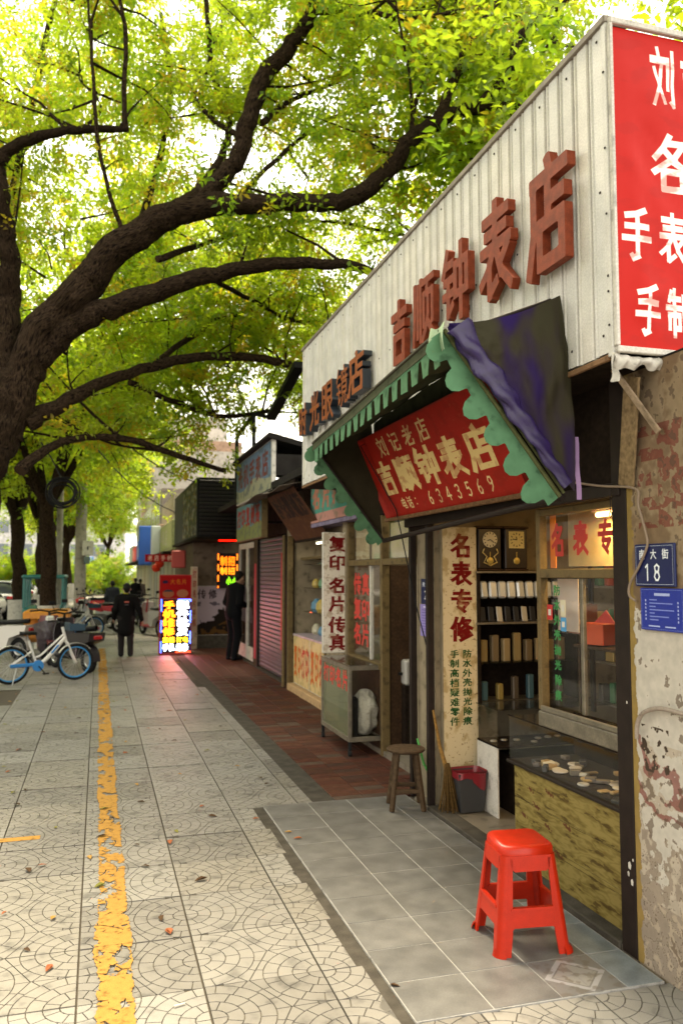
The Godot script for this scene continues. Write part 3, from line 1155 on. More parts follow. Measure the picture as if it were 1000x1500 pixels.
	# posts: an old steel channel at the near end, thin ones further on
	for q in [[2.335, -3.262, 0.11, 0.09], [2.345, -5.69, 0.045, 0.05], [2.36, -6.07, 0.05, 0.05]]:
		mb = MB.new()
		var x: float = q[0]
		var z: float = q[1]
		mb.bx(Vector3(x, 0.0, z), Vector3(x + 0.012, 2.64, z - q[2]), 0.003)
		mb.bx(Vector3(x + 0.012, 0.0, z), Vector3(x + q[3], 2.64, z - 0.012), 0.003)
		mb.bx(Vector3(x + 0.012, 0.0, z - q[2] + 0.012), Vector3(x + q[3], 2.64, z - q[2]), 0.003)
		part(shop, "post", mb, M.post if M.has("post") else M.steel_dark)
	# chips of pale paint on the post
	for q in [[0.40, -3.30, 0.03], [0.36, -3.31, 0.02], [0.33, -3.285, 0.025], [1.13, -3.29, 0.012], [0.43, -3.275, 0.012]]:
		mb = MB.new()
		mb.prism(PackedVector2Array([Vector2(-0.4, -0.5), Vector2(0.3, -0.6), Vector2(0.5, 0.1), Vector2(0.1, 0.6), Vector2(-0.5, 0.3)]), Vector3(2.335, q[0], q[1]), Vector3(0, 0, 0.7) * q[2], Vector3.UP * q[2], Vector3(-0.0012, 0, 0))
		part(shop, "paint_chip", mb, M.white_paint)
	# inside shell
	mb = MB.new()
	mb.bx(Vector3(2.34, -0.02, -3.27), Vector3(6.3, 0.022, -5.97))
	mb.bx(Vector3(2.60, -0.02, -6.08), Vector3(6.3, 0.05, -8.56))
	part(shop, "shop_floor", mb, layer(mat(Color(0.20, 0.17, 0.13), 0.5, "fine", 2.0), "grime", 0.8))
	mb = MB.new()
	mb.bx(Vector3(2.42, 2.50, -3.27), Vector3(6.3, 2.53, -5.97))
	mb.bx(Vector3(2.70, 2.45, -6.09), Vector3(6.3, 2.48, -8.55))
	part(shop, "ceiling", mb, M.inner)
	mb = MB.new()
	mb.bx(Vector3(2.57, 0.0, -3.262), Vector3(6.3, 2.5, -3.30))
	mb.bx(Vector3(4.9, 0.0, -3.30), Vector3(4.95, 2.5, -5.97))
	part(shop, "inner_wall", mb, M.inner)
	# threshold
	mb = MB.new()
	mb.bx(Vector3(2.325, -0.02, -3.38), Vector3(2.45, 0.034, -5.68), 0.006)
	part(shop, "threshold", mb, M.strip)
	# boarded scrap hanging below the soffit beside the wall
	mb = MB.new()
	mb.bar(Vector3(2.27, 2.60, -3.10), Vector3(2.325, 2.12, -3.24), 0.11, 0.012, Vector3.LEFT, 0.002)
	part(shop, "loose_board", mb, layer(mat(Color(0.30, 0.21, 0.11), 0.8, "grain", 3.0), "grime", 1.5))
	mb = MB.new()
	mb.bar(Vector3(2.20, 2.64, -3.14), Vector3(2.31, 2.33, -2.98), 0.03, 0.012, Vector3.LEFT, 0.002)
	part(shop, "batten", mb, layer(mat(Color(0.36, 0.27, 0.18), 0.8, "grain", 3.0), "grime", 1.5))
	# red banner on the end of the fascia
	var im := blank(1024, 900, Color(0.70, 0.095, 0.055))
	# 1.70 m x 1.49 m
	var s := 1024.0 / 1.70
	var wht := Color(0.93, 0.91, 0.88)
	var rows := [["刘吉", 948, 58, 985, 162, 38], ["各", 950, 190, 1012, 287, 57], ["手表", 905, 300, 950, 388, 53], ["手制", 924, 418, 963, 500, 48]]
	var zb := FZ0 + 0.03
	for r in rows:
		var tl := wz(r[1], r[2], zb)
		var br := wz(r[3], r[4], zb)
		var w := (br.x - tl.x) * s
		var hh := (tl.y - br.y) * s
		for i in (r[0] as String).length():
			glyph(im, (r[0] as String)[i], (tl.x - XF) * s + i * w * 1.28, (4.175 - tl.y) * s, w, hh, wht, 0.145)
	weather(im, Color(0.62, 0.10, 0.07), 8, 0.006, 0.15, 0.35, 2.0)
	mb = MB.new()
	var fn := FastNoiseLite.new()
	fn.seed = 12
	fn.frequency = 0.9
	var crease := func(u: float, v: float) -> Vector3:
		var k := 0.010 * fn.get_noise_2d(u * 4.0 + v * 3.0, v * 1.2) + 0.006 * fn.get_noise_2d(u * 11.0 - v * 8.0, v * 5.0 + 7.0)
		k += 0.007 * exp(-pow((v - 0.10 - u * 0.6) * 30.0, 2.0)) + 0.006 * exp(-pow((v - 0.05 - u * 1.4) * 25.0, 2.0)) + 0.006 * exp(-pow((u - 0.10 + v * 0.08) * 40.0, 2.0))
		return Vector3(XF + 0.016 + u * 1.68, 2.70 + v * 1.455, FZ0 + 0.030 + k * minf(1.0, 12.0 * minf(minf(u, 1 - u), minf(v, 1 - v))))
	mb.sheet(crease, 60, 50, 0.0, Vector3.BACK)
	# uv of the sheet runs over the cloth
	var ban := thing("red_banner", "red vinyl banner with large white characters on the end of the fascia", "banner", Vector3(3.0, 2.7, FZ0 + 0.02))
	part(ban, "cloth", mb, print_mat(im, 0.5))
	mb = MB.new()
	mb.bx(Vector3(XF + 0.002, 4.16, FZ0 + 0.024), Vector3(XF + 1.72, 4.19, FZ0 + 0.05), 0.004)
	mb.bx(Vector3(XF + 0.002, 2.672, FZ0 + 0.024), Vector3(XF + 1.72, 2.70, FZ0 + 0.05), 0.004)
	mb.bx(Vector3(XF - 0.004, 2.70, FZ0 + 0.026), Vector3(XF + 0.016, 4.16, FZ0 + 0.05), 0.004)
	part(ban, "frame", mb, M.white_paint)
	# rag of white cloth under the banner
	mb = MB.new()
	mb.sheet(func(u: float, v: float) -> Vector3:
		var d := 0.055 + 0.012 * sin(u * 17.0) + 0.01 * sin(u * 41.0)
		return Vector3(2.10 + u * 0.55, 2.672 - v * d - 0.012 * sin(u * 6.0), FZ0 + 0.03 + 0.02 * sin(v * 3.0) + 0.006 * sin(u * 60.0 + v * 4.0)), 60, 8, 0.002, Vector3.BACK)
	mb.sheet(func(u: float, v: float) -> Vector3:
		return Vector3(2.098 + 0.035 * u - 0.022 * v * v - 0.01 * sin(v * 5.0), 2.668 - v * 0.125 - 0.012 * u * (1.0 - v), FZ0 + 0.034 + 0.012 * sin(u * 5.0 + v * 3.0)), 8, 14, 0.002, Vector3.BACK)
	solo("cloth_rag", mb, layer(mat(Color(0.55, 0.52, 0.46), 0.9, "soft", 3.0), "grime", 3.0), "torn white cloth strip drooping below the red banner", "cloth", "", Vector3(2.3, 2.6, FZ0))

# ---------------------------------------------------------------- raised characters
func fascia_letters() -> void:
	var face := layer(mat(Color(0.27, 0.052, 0.020), 0.6, "fine", 3.0), "blotch", 2.0)
	var side := face
	var t := thing("raised_lettering", "large brick-red raised characters across the ribbed white fascia", "sign", Vector3(XF, 3.2, -4.4))
	var spec := [["吉", -5.66, 0.37, 3.70, 0.47], ["顺", -5.20, 0.38, 3.74, 0.49], ["钟", -4.70, 0.40, 3.74, 0.49], ["表", -4.17, 0.41, 3.775, 0.56], ["店", -3.62, 0.40, 3.75, 0.58]]
	for s in spec:
		var a := MB.new()
		var b := MB.new()
		raised(a, b, s[0], Vector3(XF - 0.025, s[3], s[1]), Vector3.BACK, Vector3.DOWN, Vector3.LEFT, s[2], s[4], 0.045, {"吉": 0.155, "顺": 0.115, "钟": 0.13, "表": 0.14, "店": 0.15}[s[0]])
		var o := part(t, "character", a, face)
		b.mesh(org, o.mesh)
		o.mesh.surface_set_material(1, side)
		for q in [[0.06, 0.1], [0.40, 0.25]]:
			var c := MB.new()
			c.bx(Vector3(XF - 0.03, s[3] - q[0], s[1] + q[1]), Vector3(XF + 0.01, s[3] - q[0] - 0.03, s[1] + q[1] + 0.02))
			part(o, "bracket", c, M.steel_dark)
	face = layer(mat(Color(0.33, 0.095, 0.024), 0.6, "fine", 3.0), "blotch", 2.0)
	side = mat(Color(0.014, 0.022, 0.035), 0.5)
	t = thing("raised_lettering", "smaller orange raised characters with navy edges on the white fascia", "sign", Vector3(XF, 3.1, -7.3))
	spec = [["时", -8.48, 0.36, 3.50, 0.36], ["光", -8.00, 0.38, 3.53, 0.38], ["眼", -7.53, 0.40, 3.54, 0.40], ["镜", -7.03, 0.36, 3.55, 0.37], ["店", -6.66, 0.46, 3.57, 0.36]]
	for s in spec:
		var a := MB.new()
		var b := MB.new()
		raised(a, b, s[0], Vector3(XF - 0.02, s[3], s[1]), Vector3.BACK, Vector3.DOWN, Vector3.LEFT, s[2], s[4], 0.075, {"时": 0.13, "光": 0.13, "眼": 0.105, "镜": 0.085, "店": 0.14}[s[0]])
		var o := part(t, "character", a, face)
		b.mesh(org, o.mesh)
		o.mesh.surface_set_material(1, side)

# ---------------------------------------------------------------- awning with scalloped valances, tarpaulin and the old sign board
# cloth hangs unevenly: pushes each point in or out by a smooth noise
func flutter(mb: MB, dir: Vector3, amp: float, freq: float) -> void:
	var fn := FastNoiseLite.new()
	fn.seed = 17
	fn.frequency = 1.0
	for i in mb.v.size():
		var p := mb.v[i] * freq
		mb.v[i] += dir * amp * fn.get_noise_3dv(p)

var scallop_rng := RandomNumberGenerator.new()
func scallop(wide: float, deep: float, n: int, round_: bool, frac := 0.55) -> PackedVector2Array:
	var p := PackedVector2Array([Vector2(0, 0)])
	p.append(Vector2(0, deep * frac))
	var w := wide / n
	for i in n:
		var x := i * w
		if round_:
			x += w * scallop_rng.randf_range(-0.04, 0.04)
			for k in 7:
				var a := PI * k / 6.0
				p.append(Vector2(x + w * 0.40 - cos(a) * w * 0.36, deep * frac + sin(a) * deep * (1.0 - frac) * (0.85 + 0.3 * fposmod(i * 0.37, 1.0))))
			p.append(Vector2(x + w * 0.80, deep * frac * 0.93))
		else:
			p.append(Vector2(x + w * 0.10, deep))
			p.append(Vector2(x + w * 0.58, deep))
			p.append(Vector2(x + w * 0.62, deep * frac))
			p.append(Vector2(x + w * 0.96, deep * frac))
	p.append(Vector2(wide, deep * frac))
	p.append(Vector2(wide, 0))
	return p

func awning() -> void:
	scallop_rng.seed = 3
	var za := -3.47
	var zb := -6.20
	# corners of the frame: W on the wall below, T on the fascia, E at the outer edge
	var T0 := Vector3(2.09, 3.06, za)
	var E0 := Vector3(1.52, 2.72, za - 0.10)
	var W0 := Vector3(2.20, 2.07, za)
	var T1 := Vector3(2.09, 3.00, zb)
	var E1 := Vector3(1.62, 2.58, zb)
	var W1 := Vector3(2.26, 1.98, zb)
	E0 = wz(650, 494, -3.52)
	T0 = wx(806, 440, 2.085)
	W0 = wz(818, 728, -3.47)
	E1 = wz(462, 655, -6.2)
	W1 = wz(562, 792, -6.2)
	T1 = Vector3(2.09, E1.y + 0.22, -6.2)
	var t := thing("awning", "folding awning with mint scalloped valances and a dark tarpaulin end", "awning", Vector3(2.1, 2.3, -4.8))
	var cloth_top := layer(mat(Color(0.07, 0.078, 0.045), 0.85, "soft", 1.5), "grime", 1.0)
	var mint := layer(mat(Color(0.10, 0.22, 0.12), 0.85, "soft", 2.0), "grime", 1.3)
	mint.backlight_enabled = true
	mint.backlight = Color(0.16, 0.3, 0.18)
	var mb := MB.new()
	mb.sheet(func(u: float, v: float) -> Vector3:
		var a := T0.lerp(T1, u)
		var b := E0.lerp(E1, u)
		return a.lerp(b, v) + Vector3(0, -0.05 * sin(v * PI) * (0.6 + 0.4 * sin(u * 30.0)) + 0.008 * sin(u * 50.0 + v * 9.0), 0), 40, 10, 0.004, Vector3.UP)
	part(t, "canopy_cloth", mb, cloth_top)
	mb = MB.new()
	mb.sheet(func(u: float, v: float) -> Vector3:
		return Vector3(2.088 + 0.006 * sin(u * 40.0), lerpf(2.60, lerpf(T0.y, T1.y, u) - 0.01, v), lerpf(-3.52, -6.18, u)), 30, 4, 0.003, Vector3.LEFT)
	part(t, "added_dark_sheet", mb, cloth_top)  # sheet added to darken the gap above the board, where only shade lies
	# frame tubes
	mb = MB.new()
	mb.tube([E0, E1], [0.016], 8)
	mb.tube([W0 + Vector3(0.02, 0, 0), W1], [0.018], 8)
	for k in 2:
		var u := float(k)
		mb.tube([T0.lerp(T1, u), E0.lerp(E1, u)], [0.011], 6)
		mb.tube([E0.lerp(E1, u), W0.lerp(W1, u)], [0.011], 6)
	part(t, "frame", mb, M.steel_dark)
	# long valance of the outer edge: comb of narrow tongues
	var L := (E1 - E0).length()
	var dir := (E1 - E0).normalized()
	var dn := (Vector3.DOWN - dir * Vector3.DOWN.dot(dir)).normalized()
	mb = MB.new()
	mb.prism(scallop(L, 0.165, 17, false, 0.42), E0 + Vector3(-0.018, 0.03, 0), dir, dn, Vector3(-0.003, 0, 0))
	flutter(mb, Vector3.LEFT, 0.010, 8.0)
	part(t, "front_valance", mb, mint)
	mb = MB.new()
	mb.prism(PackedVector2Array([Vector2(0, -0.012), Vector2(L, -0.012), Vector2(L, 0.062), Vector2(L * 0.8, 0.056), Vector2(L * 0.55, 0.066), Vector2(L * 0.3, 0.054), Vector2(0, 0.06)]), E0 + Vector3(-0.0215, 0.03, 0), dir, dn, Vector3(-0.003, 0, 0))
	part(t, "edge_band", mb, cloth_top)
	mb = MB.new()
	mb.tube([E0 + Vector3(-0.02, 0.028, 0), E1 + Vector3(-0.02, 0.028, 0)], [0.012], 6)
	part(t, "edge_rope", mb, layer(mat(Color(0.055, 0.05, 0.035), 0.9, "fine", 5.0), "blotch", 3.0))
	# near end valance along the sloping strut
	var a0 := E0 + Vector3(-0.01, 0.03, 0.015)
	var a1 := W0 + Vector3(-0.012, 0.0, 0.02)
	L = (a1 - a0).length()
	dir = (a1 - a0) / L
	dn = Vector3(dir.y, -dir.x, 0).normalized()
	if dn.y > 0: dn = -dn
	mb = MB.new()
	var sc := scallop(L, 0.16, 6, true, 0.5)
	mb.prism(sc, a0, dir, dn, Vector3(0, 0, 0.003))
	flutter(mb, Vector3.BACK, 0.014, 9.0)
	part(t, "end_valance", mb, mint, "faded mint valance with round scallops on the near end")
	mb = MB.new()
	mb.tube([a0 + Vector3(0, 0, 0.008), a1 + Vector3(0, 0, 0.008)], [0.012], 6)
	mb.tube([a0 - dn * 0.03 + Vector3(0, 0, 0.004), a1 - dn * 0.03 + Vector3(0, 0, 0.004)], [0.008], 6)
	part(t, "piping", mb, layer(mat(Color(0.13, 0.14, 0.06), 0.85, "fine", 4.0), "blotch", 3.0))
	# pale patch at the corner
	mb = MB.new()
	mb.sheet(func(u: float, v: float) -> Vector3:
		return E0 + Vector3(-0.03 - 0.01 * sin(v * 3.0), 0.05 - v * 0.13, 0.07 - u * 0.16) + Vector3(0.01 * sin(u * 6.0), 0.01 * sin(u * 9.0), 0), 10, 8, 0.002, Vector3.LEFT)
	part(t, "patch", mb, layer(mat(Color(0.34, 0.47, 0.30), 0.7, "soft", 4.0), "fine", 6.0))
	# far end valance
	var b0 := E1 + Vector3(-0.02, 0.02, -0.01)
	var b1 := W1
	L = (b1 - b0).length()
	dir = (b1 - b0) / L
	dn = Vector3(dir.y, -dir.x, 0).normalized()
	if dn.y > 0: dn = -dn
	mb = MB.new()
	mb.prism(scallop(L, 0.13, 7, true, 0.5), b0, dir, dn, Vector3(0, 0, 0.003))
	flutter(mb, Vector3.BACK, 0.014, 9.0)
	part(t, "far_end_valance", mb, mint)
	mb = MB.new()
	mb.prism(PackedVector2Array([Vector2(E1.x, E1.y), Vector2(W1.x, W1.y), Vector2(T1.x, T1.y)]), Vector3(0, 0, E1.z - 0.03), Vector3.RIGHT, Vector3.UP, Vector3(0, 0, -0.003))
	part(t, "far_end_cloth", mb, layer(mat(lin_of(Color(0.215, 0.20, 0.145)), 0.8, "soft", 2.0), "fine", 9.0))  # dark olive stands in for the shade inside the awning
	# tarpaulin pulled over the near end: dark olive weave with purple showing in its folds
	var W2 := W0 + Vector3(0.05, 0.02, 0.06)
	var im := blank(256, 256, Color(0.20, 0.19, 0.13))
	var fn := FastNoiseLite.new(); fn.seed = 31; fn.frequency = 0.009; fn.fractal_octaves = 3
	for y in 256:
		for x in 256:
			var k := smoothstep(-0.15, 0.45, fn.get_noise_2d(x * 0.8, y * 0.35) + 0.25 * smoothstep(0.55, 1.0, x / 255.0))
			if x < 34: k = maxf(k, 0.9)
			var c := Color(0.215, 0.20, 0.145).lerp(Color(0.15, 0.085, 0.31), k)
			im.set_pixel(x, y, c)
	var tarp := print_mat(im, 0.72)
	mb = MB.new()
	var fold := FastNoiseLite.new(); fold.seed = 9; fold.frequency = 1.0
	mb.sheet(func(u: float, v: float) -> Vector3:
		# u: from the outer edge to the wall; v: from the strut up to the top
		var top := (E0 + Vector3(0.0, 0.05, 0.06)).lerp(T0 + Vector3(0.02, 0.01, 0.05), u)
		var low := (E0 + Vector3(0.0, 0.02, 0.05)).lerp(W2, u)
		var p := low.lerp(top, v)
		var amp := 0.019 * sin(minf(v, 1.0) * PI) + 0.004
		var w := sin((u - v * 0.35) * 13.0 + 2.0 * fold.get_noise_2d(u * 2.0, v)) * 0.6 + fold.get_noise_2d(u * 5.0, v * 1.5) * 1.3
		p.z += amp * w * (0.5 + u * 0.7) + 0.05 * sin(v * PI) * u
		p.y -= 0.035 * sin(u * PI) * v
		return p, 48, 36, 0.003, Vector3.BACK)
	layer(tarp, "fine", 9.0)
	part(t, "tarpaulin", mb, tarp, "dark olive and purple tarpaulin stretched over the awning end")
	# gathered purple roll between tarpaulin and valance
	mb = MB.new()
	mb.sheet(func(u: float, v: float) -> Vector3:
		var c := (E0 + Vector3(0.03, 0.035, 0.075)).lerp(W0 + Vector3(-0.005, 0.05, 0.09), u)
		var a := v * TAU
		var r := 0.034 * (1.0 - u * 0.55) * (1.0 + 0.28 * sin(a * 3.0 + u * 19.0) + 0.2 * sin(u * 43.0 + a))
		return c + Vector3(0.79, 0.61, 0) * cos(a) * r * 1.7 + Vector3(0, 0, 1) * sin(a) * r * 0.7, 40, 18, 0.0)
	part(t, "gathered_cloth", mb, layer(mat(Color(0.022, 0.009, 0.08), 0.45, "soft", 3.0), "blotch", 3.0), "purple cloth gathered along the strut")
	mb = MB.new()
	mb.sheet(func(u: float, v: float) -> Vector3:
		return Vector3(W2.x + 0.028 - 0.02 * u - 0.012 * v, 2.07 + v * 0.30, W2.z + 0.012 - 0.01 * u + 0.004 * sin(v * 9.0)), 4, 10, 0.002, Vector3.BACK)
	part(t, "lilac_hem", mb, mat(Color(0.30, 0.19, 0.36), 0.7, "soft", 3.0))
	# old red sign board leaning out under the awning
	var bl := wx(566, 760, 2.24)
	var z0 := bl.z
	var brt := wx(770, 727, 2.24)
	var tl := wz(520, 650, z0)
	var z1 := brt.z + 0.03
	var low_y := bl.y
	var hi_y := tl.y
	var hi_x := tl.x
	im = blank(1024, 340, Color(0.60, 0.13, 0.09))
	var cream := Color(0.86, 0.76, 0.52)
	for i in 4:
		glyph(im, "刘记老店"[i], 190 + i * 118, 18, 82, 82, Color(0.80, 0.70, 0.50), 0.12)
	for i in 5:
		glyph(im, "吉顺钟表店"[i], 84 + i * 178, 110, 156, 140, cream, 0.17)
	text_row(im, "电话：", 200, 268, 44, 50, 54, Color(0.82, 0.73, 0.52), 0.13)
	text_row(im, "6343569", 430, 266, 40, 54, 68, Color(0.86, 0.77, 0.56), 0.15)
	for y in 340:
		for x in range(96, 99):
			im.set_pixel(x, y, Color(0.28, 0.06, 0.04))
	weather(im, Color(0.45, 0.12, 0.08), 44, 0.012, 0.1, 0.25)
	weather(im, Color(0.66, 0.44, 0.32), 45, 0.05, 0.38, 0.3)
	mb = MB.new()
	mb.quad(Vector3(hi_x, hi_y, z0), Vector3(hi_x, hi_y, z1), Vector3(2.24, low_y, z1), Vector3(2.24, low_y, z0), Vector3.LEFT)
	var sb := thing("sign_board", "old red sign board with cream characters and phone number under the awning", "sign", Vector3(2.24, low_y, (z0 + z1) * 0.5))
	part(sb, "face", mb, print_mat(im, 0.6))
	mb = MB.new()
	var up := Vector3(hi_x - 2.24, hi_y - low_y, 0)
	var nr := Vector3(up.y, -up.x, 0).normalized()
	mb.prism(PackedVector2Array([Vector2(0, -0.02), Vector2(z1 - z0, -0.02), Vector2(z1 - z0, up.length() + 0.01), Vector2(0, up.length() + 0.01)]), Vector3(2.24, low_y, z0) + nr * 0.003, Vector3.BACK, up.normalized(), nr * 0.03)
	part(sb, "backing", mb, layer(mat(Color(0.26, 0.018, 0.010), 0.6, "soft", 2.0), "grime", 1.5))
	mb = MB.new()
	mb.bar(Vector3(2.232, low_y - 0.015, z0), Vector3(2.232, low_y - 0.015, z1), 0.03, 0.028, Vector3.UP, 0.004)
	part(sb, "bottom_batten", mb, layer(mat(Color(0.22, 0.12, 0.06), 0.8, "grain", 3.0), "blotch", 2.0))
	mb = MB.new()
	mb.tube([Vector3(hi_x + 0.3, hi_y + 0.1, z0 + 0.25), Vector3(hi_x - 0.02, hi_y - 0.05, z0 + 0.20), Vector3(2.2, low_y + 0.05, z0 + 0.33), Vector3(2.30, 1.86, -6.02), Vector3(2.35, 1.45, -5.92), Vector3(2.36, 1.1, -5.70)], [0.005], 5)
	solo("hanging_wire", mb, M.black, "thin black wire hanging across the red sign board to the pillar", "wire", "", Vector3(2.25, 1.9, z0))

# rectangle on a plane X = const given by z0 (far, left in view), z1 (near), y0, y1
func sign_face(mb: MB, X: float, z0: float, z1: float, y0: float, y1: float) -> void:
	mb.quad(Vector3(X, y1, z0), Vector3(X, y1, z1), Vector3(X, y0, z1), Vector3(X, y0, z0), Vector3.LEFT)

# rectangle facing the camera side (+Z)
func face_z(mb: MB, Z: float, x0: float, x1: float, y0: float, y1: float) -> void:
	mb.quad(Vector3(x0, y1, Z), Vector3(x1, y1, Z), Vector3(x1, y0, Z), Vector3(x0, y0, Z), Vector3.BACK)

func clock_shop_front() -> void:
	var g := 2.42
	# window beside the post
	var t := thing("shop_window", "yellowed aluminium shop window with red characters above the glass counter", "window", Vector3(2.42, 0.9, -3.8))
	var mb := MB.new()
	var zl := -4.20
	var zr := -3.385
	mb.bx(Vector3(2.40, 0.955, zl), Vector3(2.45, 2.085, zl + 0.042), 0.004)
	mb.bx(Vector3(2.40, 1.695, zl + 0.044), Vector3(2.45, 1.745, zr), 0.004)
	mb.bx(Vector3(2.40, 2.045, zl + 0.044), Vector3(2.45, 2.083, zr), 0.004)
	mb.bx(Vector3(2.41, 0.96, zr - 0.03), Vector3(2.45, 2.04, zr - 0.001), 0.004)
	part(t, "frame", mb, M.frame_y)
	mb = MB.new()
	mb.bx(Vector3(2.385, 0.87, zl + 0.02), Vector3(2.47, 0.953, zr), 0.006)
	mb.bx(Vector3(2.385, 0.956, zl + 0.045), Vector3(2.405, 0.985, zr), 0.004)
	part(t, "sill", mb, M.alu)
	mb = MB.new()
	mb.bx(Vector3(2.424, 0.986, -3.80), Vector3(2.446, 1.694, -3.77), 0.003)
	part(t, "stile", mb, M.alu)
	mb = MB.new()
	mb.bx(Vector3(2.424, 1.747, zl + 0.045), Vector3(2.428, 2.043, zr - 0.032))
	part(t, "upper_pane", mb, M.glass)
	for q in [[zl + 0.045, -3.802, 2.436], [-3.768, zr - 0.032, 2.426]]:
		mb = MB.new()
		mb.bx(Vector3(q[2], 0.987, q[0]), Vector3(q[2] + 0.004, 1.693, q[1]))
		part(t, "pane", mb, M.glass)
	# red characters stuck on the upper pane
	var red := mat(Color(0.42, 0.025, 0.02), 0.5)
	var i := 0
	for ch in "名表专":
		var a := MB.new()
		var b := MB.new()
		var tl := wx([806, 837, 873][i], [768, 765, 762][i], g)
		var br := wx([826, 861, 898][i], [815, 813, 812][i], g)
		raised(a, b, ch, Vector3(2.4235, tl.y, tl.z), Vector3.BACK, Vector3.DOWN, Vector3.LEFT, br.z - tl.z, tl.y - br.y, 0.001, 0.17, 40)
		part(t, "red_character", a, red)
		i += 1
	# green characters down the left pane
	var grn := mat(Color(0.03, 0.19, 0.05), 0.5)
	i = 0
	for ch in "防水外壳抛光除痕":
		var a := MB.new()
		var b := MB.new()
		raised(a, b, ch, Vector3(2.435, 1.655 - i * 0.082, -4.075), Vector3.BACK, Vector3.DOWN, Vector3.LEFT, 0.068, 0.058, 0.001, 0.15, 30)
		part(t, "green_character", a, grn)
		i += 1
	# stickers
	for q in [[-4.145, 1.46, 0.055, 0.085, Color(0.45, 0.03, 0.03)], [-4.005, 1.405, 0.055, 0.075, Color(0.06, 0.25, 0.48)], [-4.005, 1.485, 0.05, 0.09, Color(0.55, 0.50, 0.36)]]:
		mb = MB.new()
		mb.bx(Vector3(2.434, q[1], q[0]), Vector3(2.4352, q[1] + q[3], q[0] + q[2]))
		var o := part(t, "sticker", mb, mat(q[4], 0.5))
		mb = MB.new()
		mb.bx(Vector3(2.4330, q[1] + q[3] * 0.3, q[0] + q[2] * 0.25), Vector3(2.4338, q[1] + q[3] * 0.7, q[0] + q[2] * 0.75))
		part(o, "print", mb, mat(Color(0.55, 0.52, 0.46), 0.6))
	# counter: veneer boards below, glass case above
	t = thing("shop_counter", "glass-topped display counter clad in yellowish wood-print board", "counter", Vector3(2.6, 0, -4.0))
	var im := blank(512, 256, Color(0.5, 0.42, 0.2))
	var a := FastNoiseLite.new(); a.seed = 3; a.frequency = 0.01; a.fractal_octaves = 4
	var b := FastNoiseLite.new(); b.seed = 4; b.frequency = 0.03; b.fractal_octaves = 5
	for y in 256:
		for x in 512:
			var n1 := a.get_noise_2d(x * 0.5, y * 2.2)
			var gr := sin((y * 0.055 + n1 * 16.0)) * 0.5 + 0.5
			var nb := b.get_noise_2d(x * 0.3, y * 1.5)
			var c := Color(0.53, 0.47, 0.27).lerp(Color(0.38, 0.32, 0.15), clampf(gr * 0.6 + nb * 0.8, 0, 1))
			if nb > 0.36: c = c.lerp(Color(0.23, 0.17, 0.08), 0.55)
			if absf(fmod(y + n1 * 4.0, 85.3)) < 1.6: c = c.lerp(Color(0.20, 0.15, 0.07), 0.6)
			im.set_pixel(x, y, c)
	var kn := RandomNumberGenerator.new()
	kn.seed = 14
	for k in 7:
		var cx := kn.randi_range(20, 490)
		var cy := kn.randi_range(20, 230)
		for y in range(maxi(0, cy - 8), mini(256, cy + 8)):
			for x in range(maxi(0, cx - 22), mini(512, cx + 22)):
				var d := Vector2((x - cx) / 20.0, (y - cy - (x - cx) * 0.2) / 5.0).length() + b.get_noise_2d(x * 3.0, y * 3.0) * 1.2
				if d < 0.8: im.set_pixel(x, y, im.get_pixel(x, y).lerp(Color(0.30, 0.13, 0.09), 0.75))
	var wood := print_mat(im, 0.55)
	# three boards, one above the other
	for k in 3:
		mb = MB.new()
		var y0 := 0.035 + k * 0.184
		mb.bx(Vector3(2.405, y0, -4.505), Vector3(2.42, y0 + 0.182, -3.385), 0.002)
		var o := part(t, "board", mb, wood)
		# the print runs over all three boards
		var arr: ArrayMesh = o.mesh
		var s := arr.surface_get_arrays(0)
		var vv: PackedVector3Array = s[Mesh.ARRAY_VERTEX]
		var uu := PackedVector2Array()
		for p in vv:
			var w := p + org
			uu.append(Vector2((w.z + 4.51) / 1.13, 1.0 - w.y / 0.6))
		s[Mesh.ARRAY_TEX_UV] = uu
		var am := ArrayMesh.new()
		am.add_surface_from_arrays(Mesh.PRIMITIVE_TRIANGLES, s)
		am.surface_set_material(0, wood)
		o.mesh = am
	mb = MB.new()
	mb.bx(Vector3(2.42, 0.03, -4.50), Vector3(2.86, 0.585, -3.385))
	part(t, "carcass", mb, M.inner)
	mb = MB.new()
	mb.bx(Vector3(2.38, 0.588, -4.56), Vector3(2.88, 0.606, -3.385), 0.004)
	part(t, "ledge", mb, mat(Color(0.02, 0.014, 0.010), 0.6))
	mb = MB.new()
	mb.bx(Vector3(2.398, 0.608, -4.55), Vector3(2.403, 0.855, -3.385))
	part(t, "front_glass", mb, M.glass)
	mb = MB.new()
	mb.bx(Vector3(2.394, 0.857, -4.555), Vector3(2.84, 0.863, -3.385))
	part(t, "top_glass", mb, M.glass)
	mb = MB.new()
	mb.bx(Vector3(2.405, 0.608, -4.55), Vector3(2.84, 0.855, -4.545))
	part(t, "end_glass", mb, M.glass)
	mb = MB.new()
	mb.bx(Vector3(2.392, 0.864, -4.557), Vector3(2.402, 0.868, -3.385))
	mb.bx(Vector3(2.84, 0.606, -4.55), Vector3(2.855, 0.863, -3.385))
	part(t, "back_board", mb, M.wood_dark)
	# small goods in the counter
	var rng := RandomNumberGenerator.new()
	rng.seed = 77
	var cols := [Color(0.55, 0.50, 0.38), Color(0.60, 0.56, 0.45), Color(0.03, 0.03, 0.03), Color(0.35, 0.24, 0.10), Color(0.5, 0.46, 0.4), Color(0.12, 0.10, 0.08)]
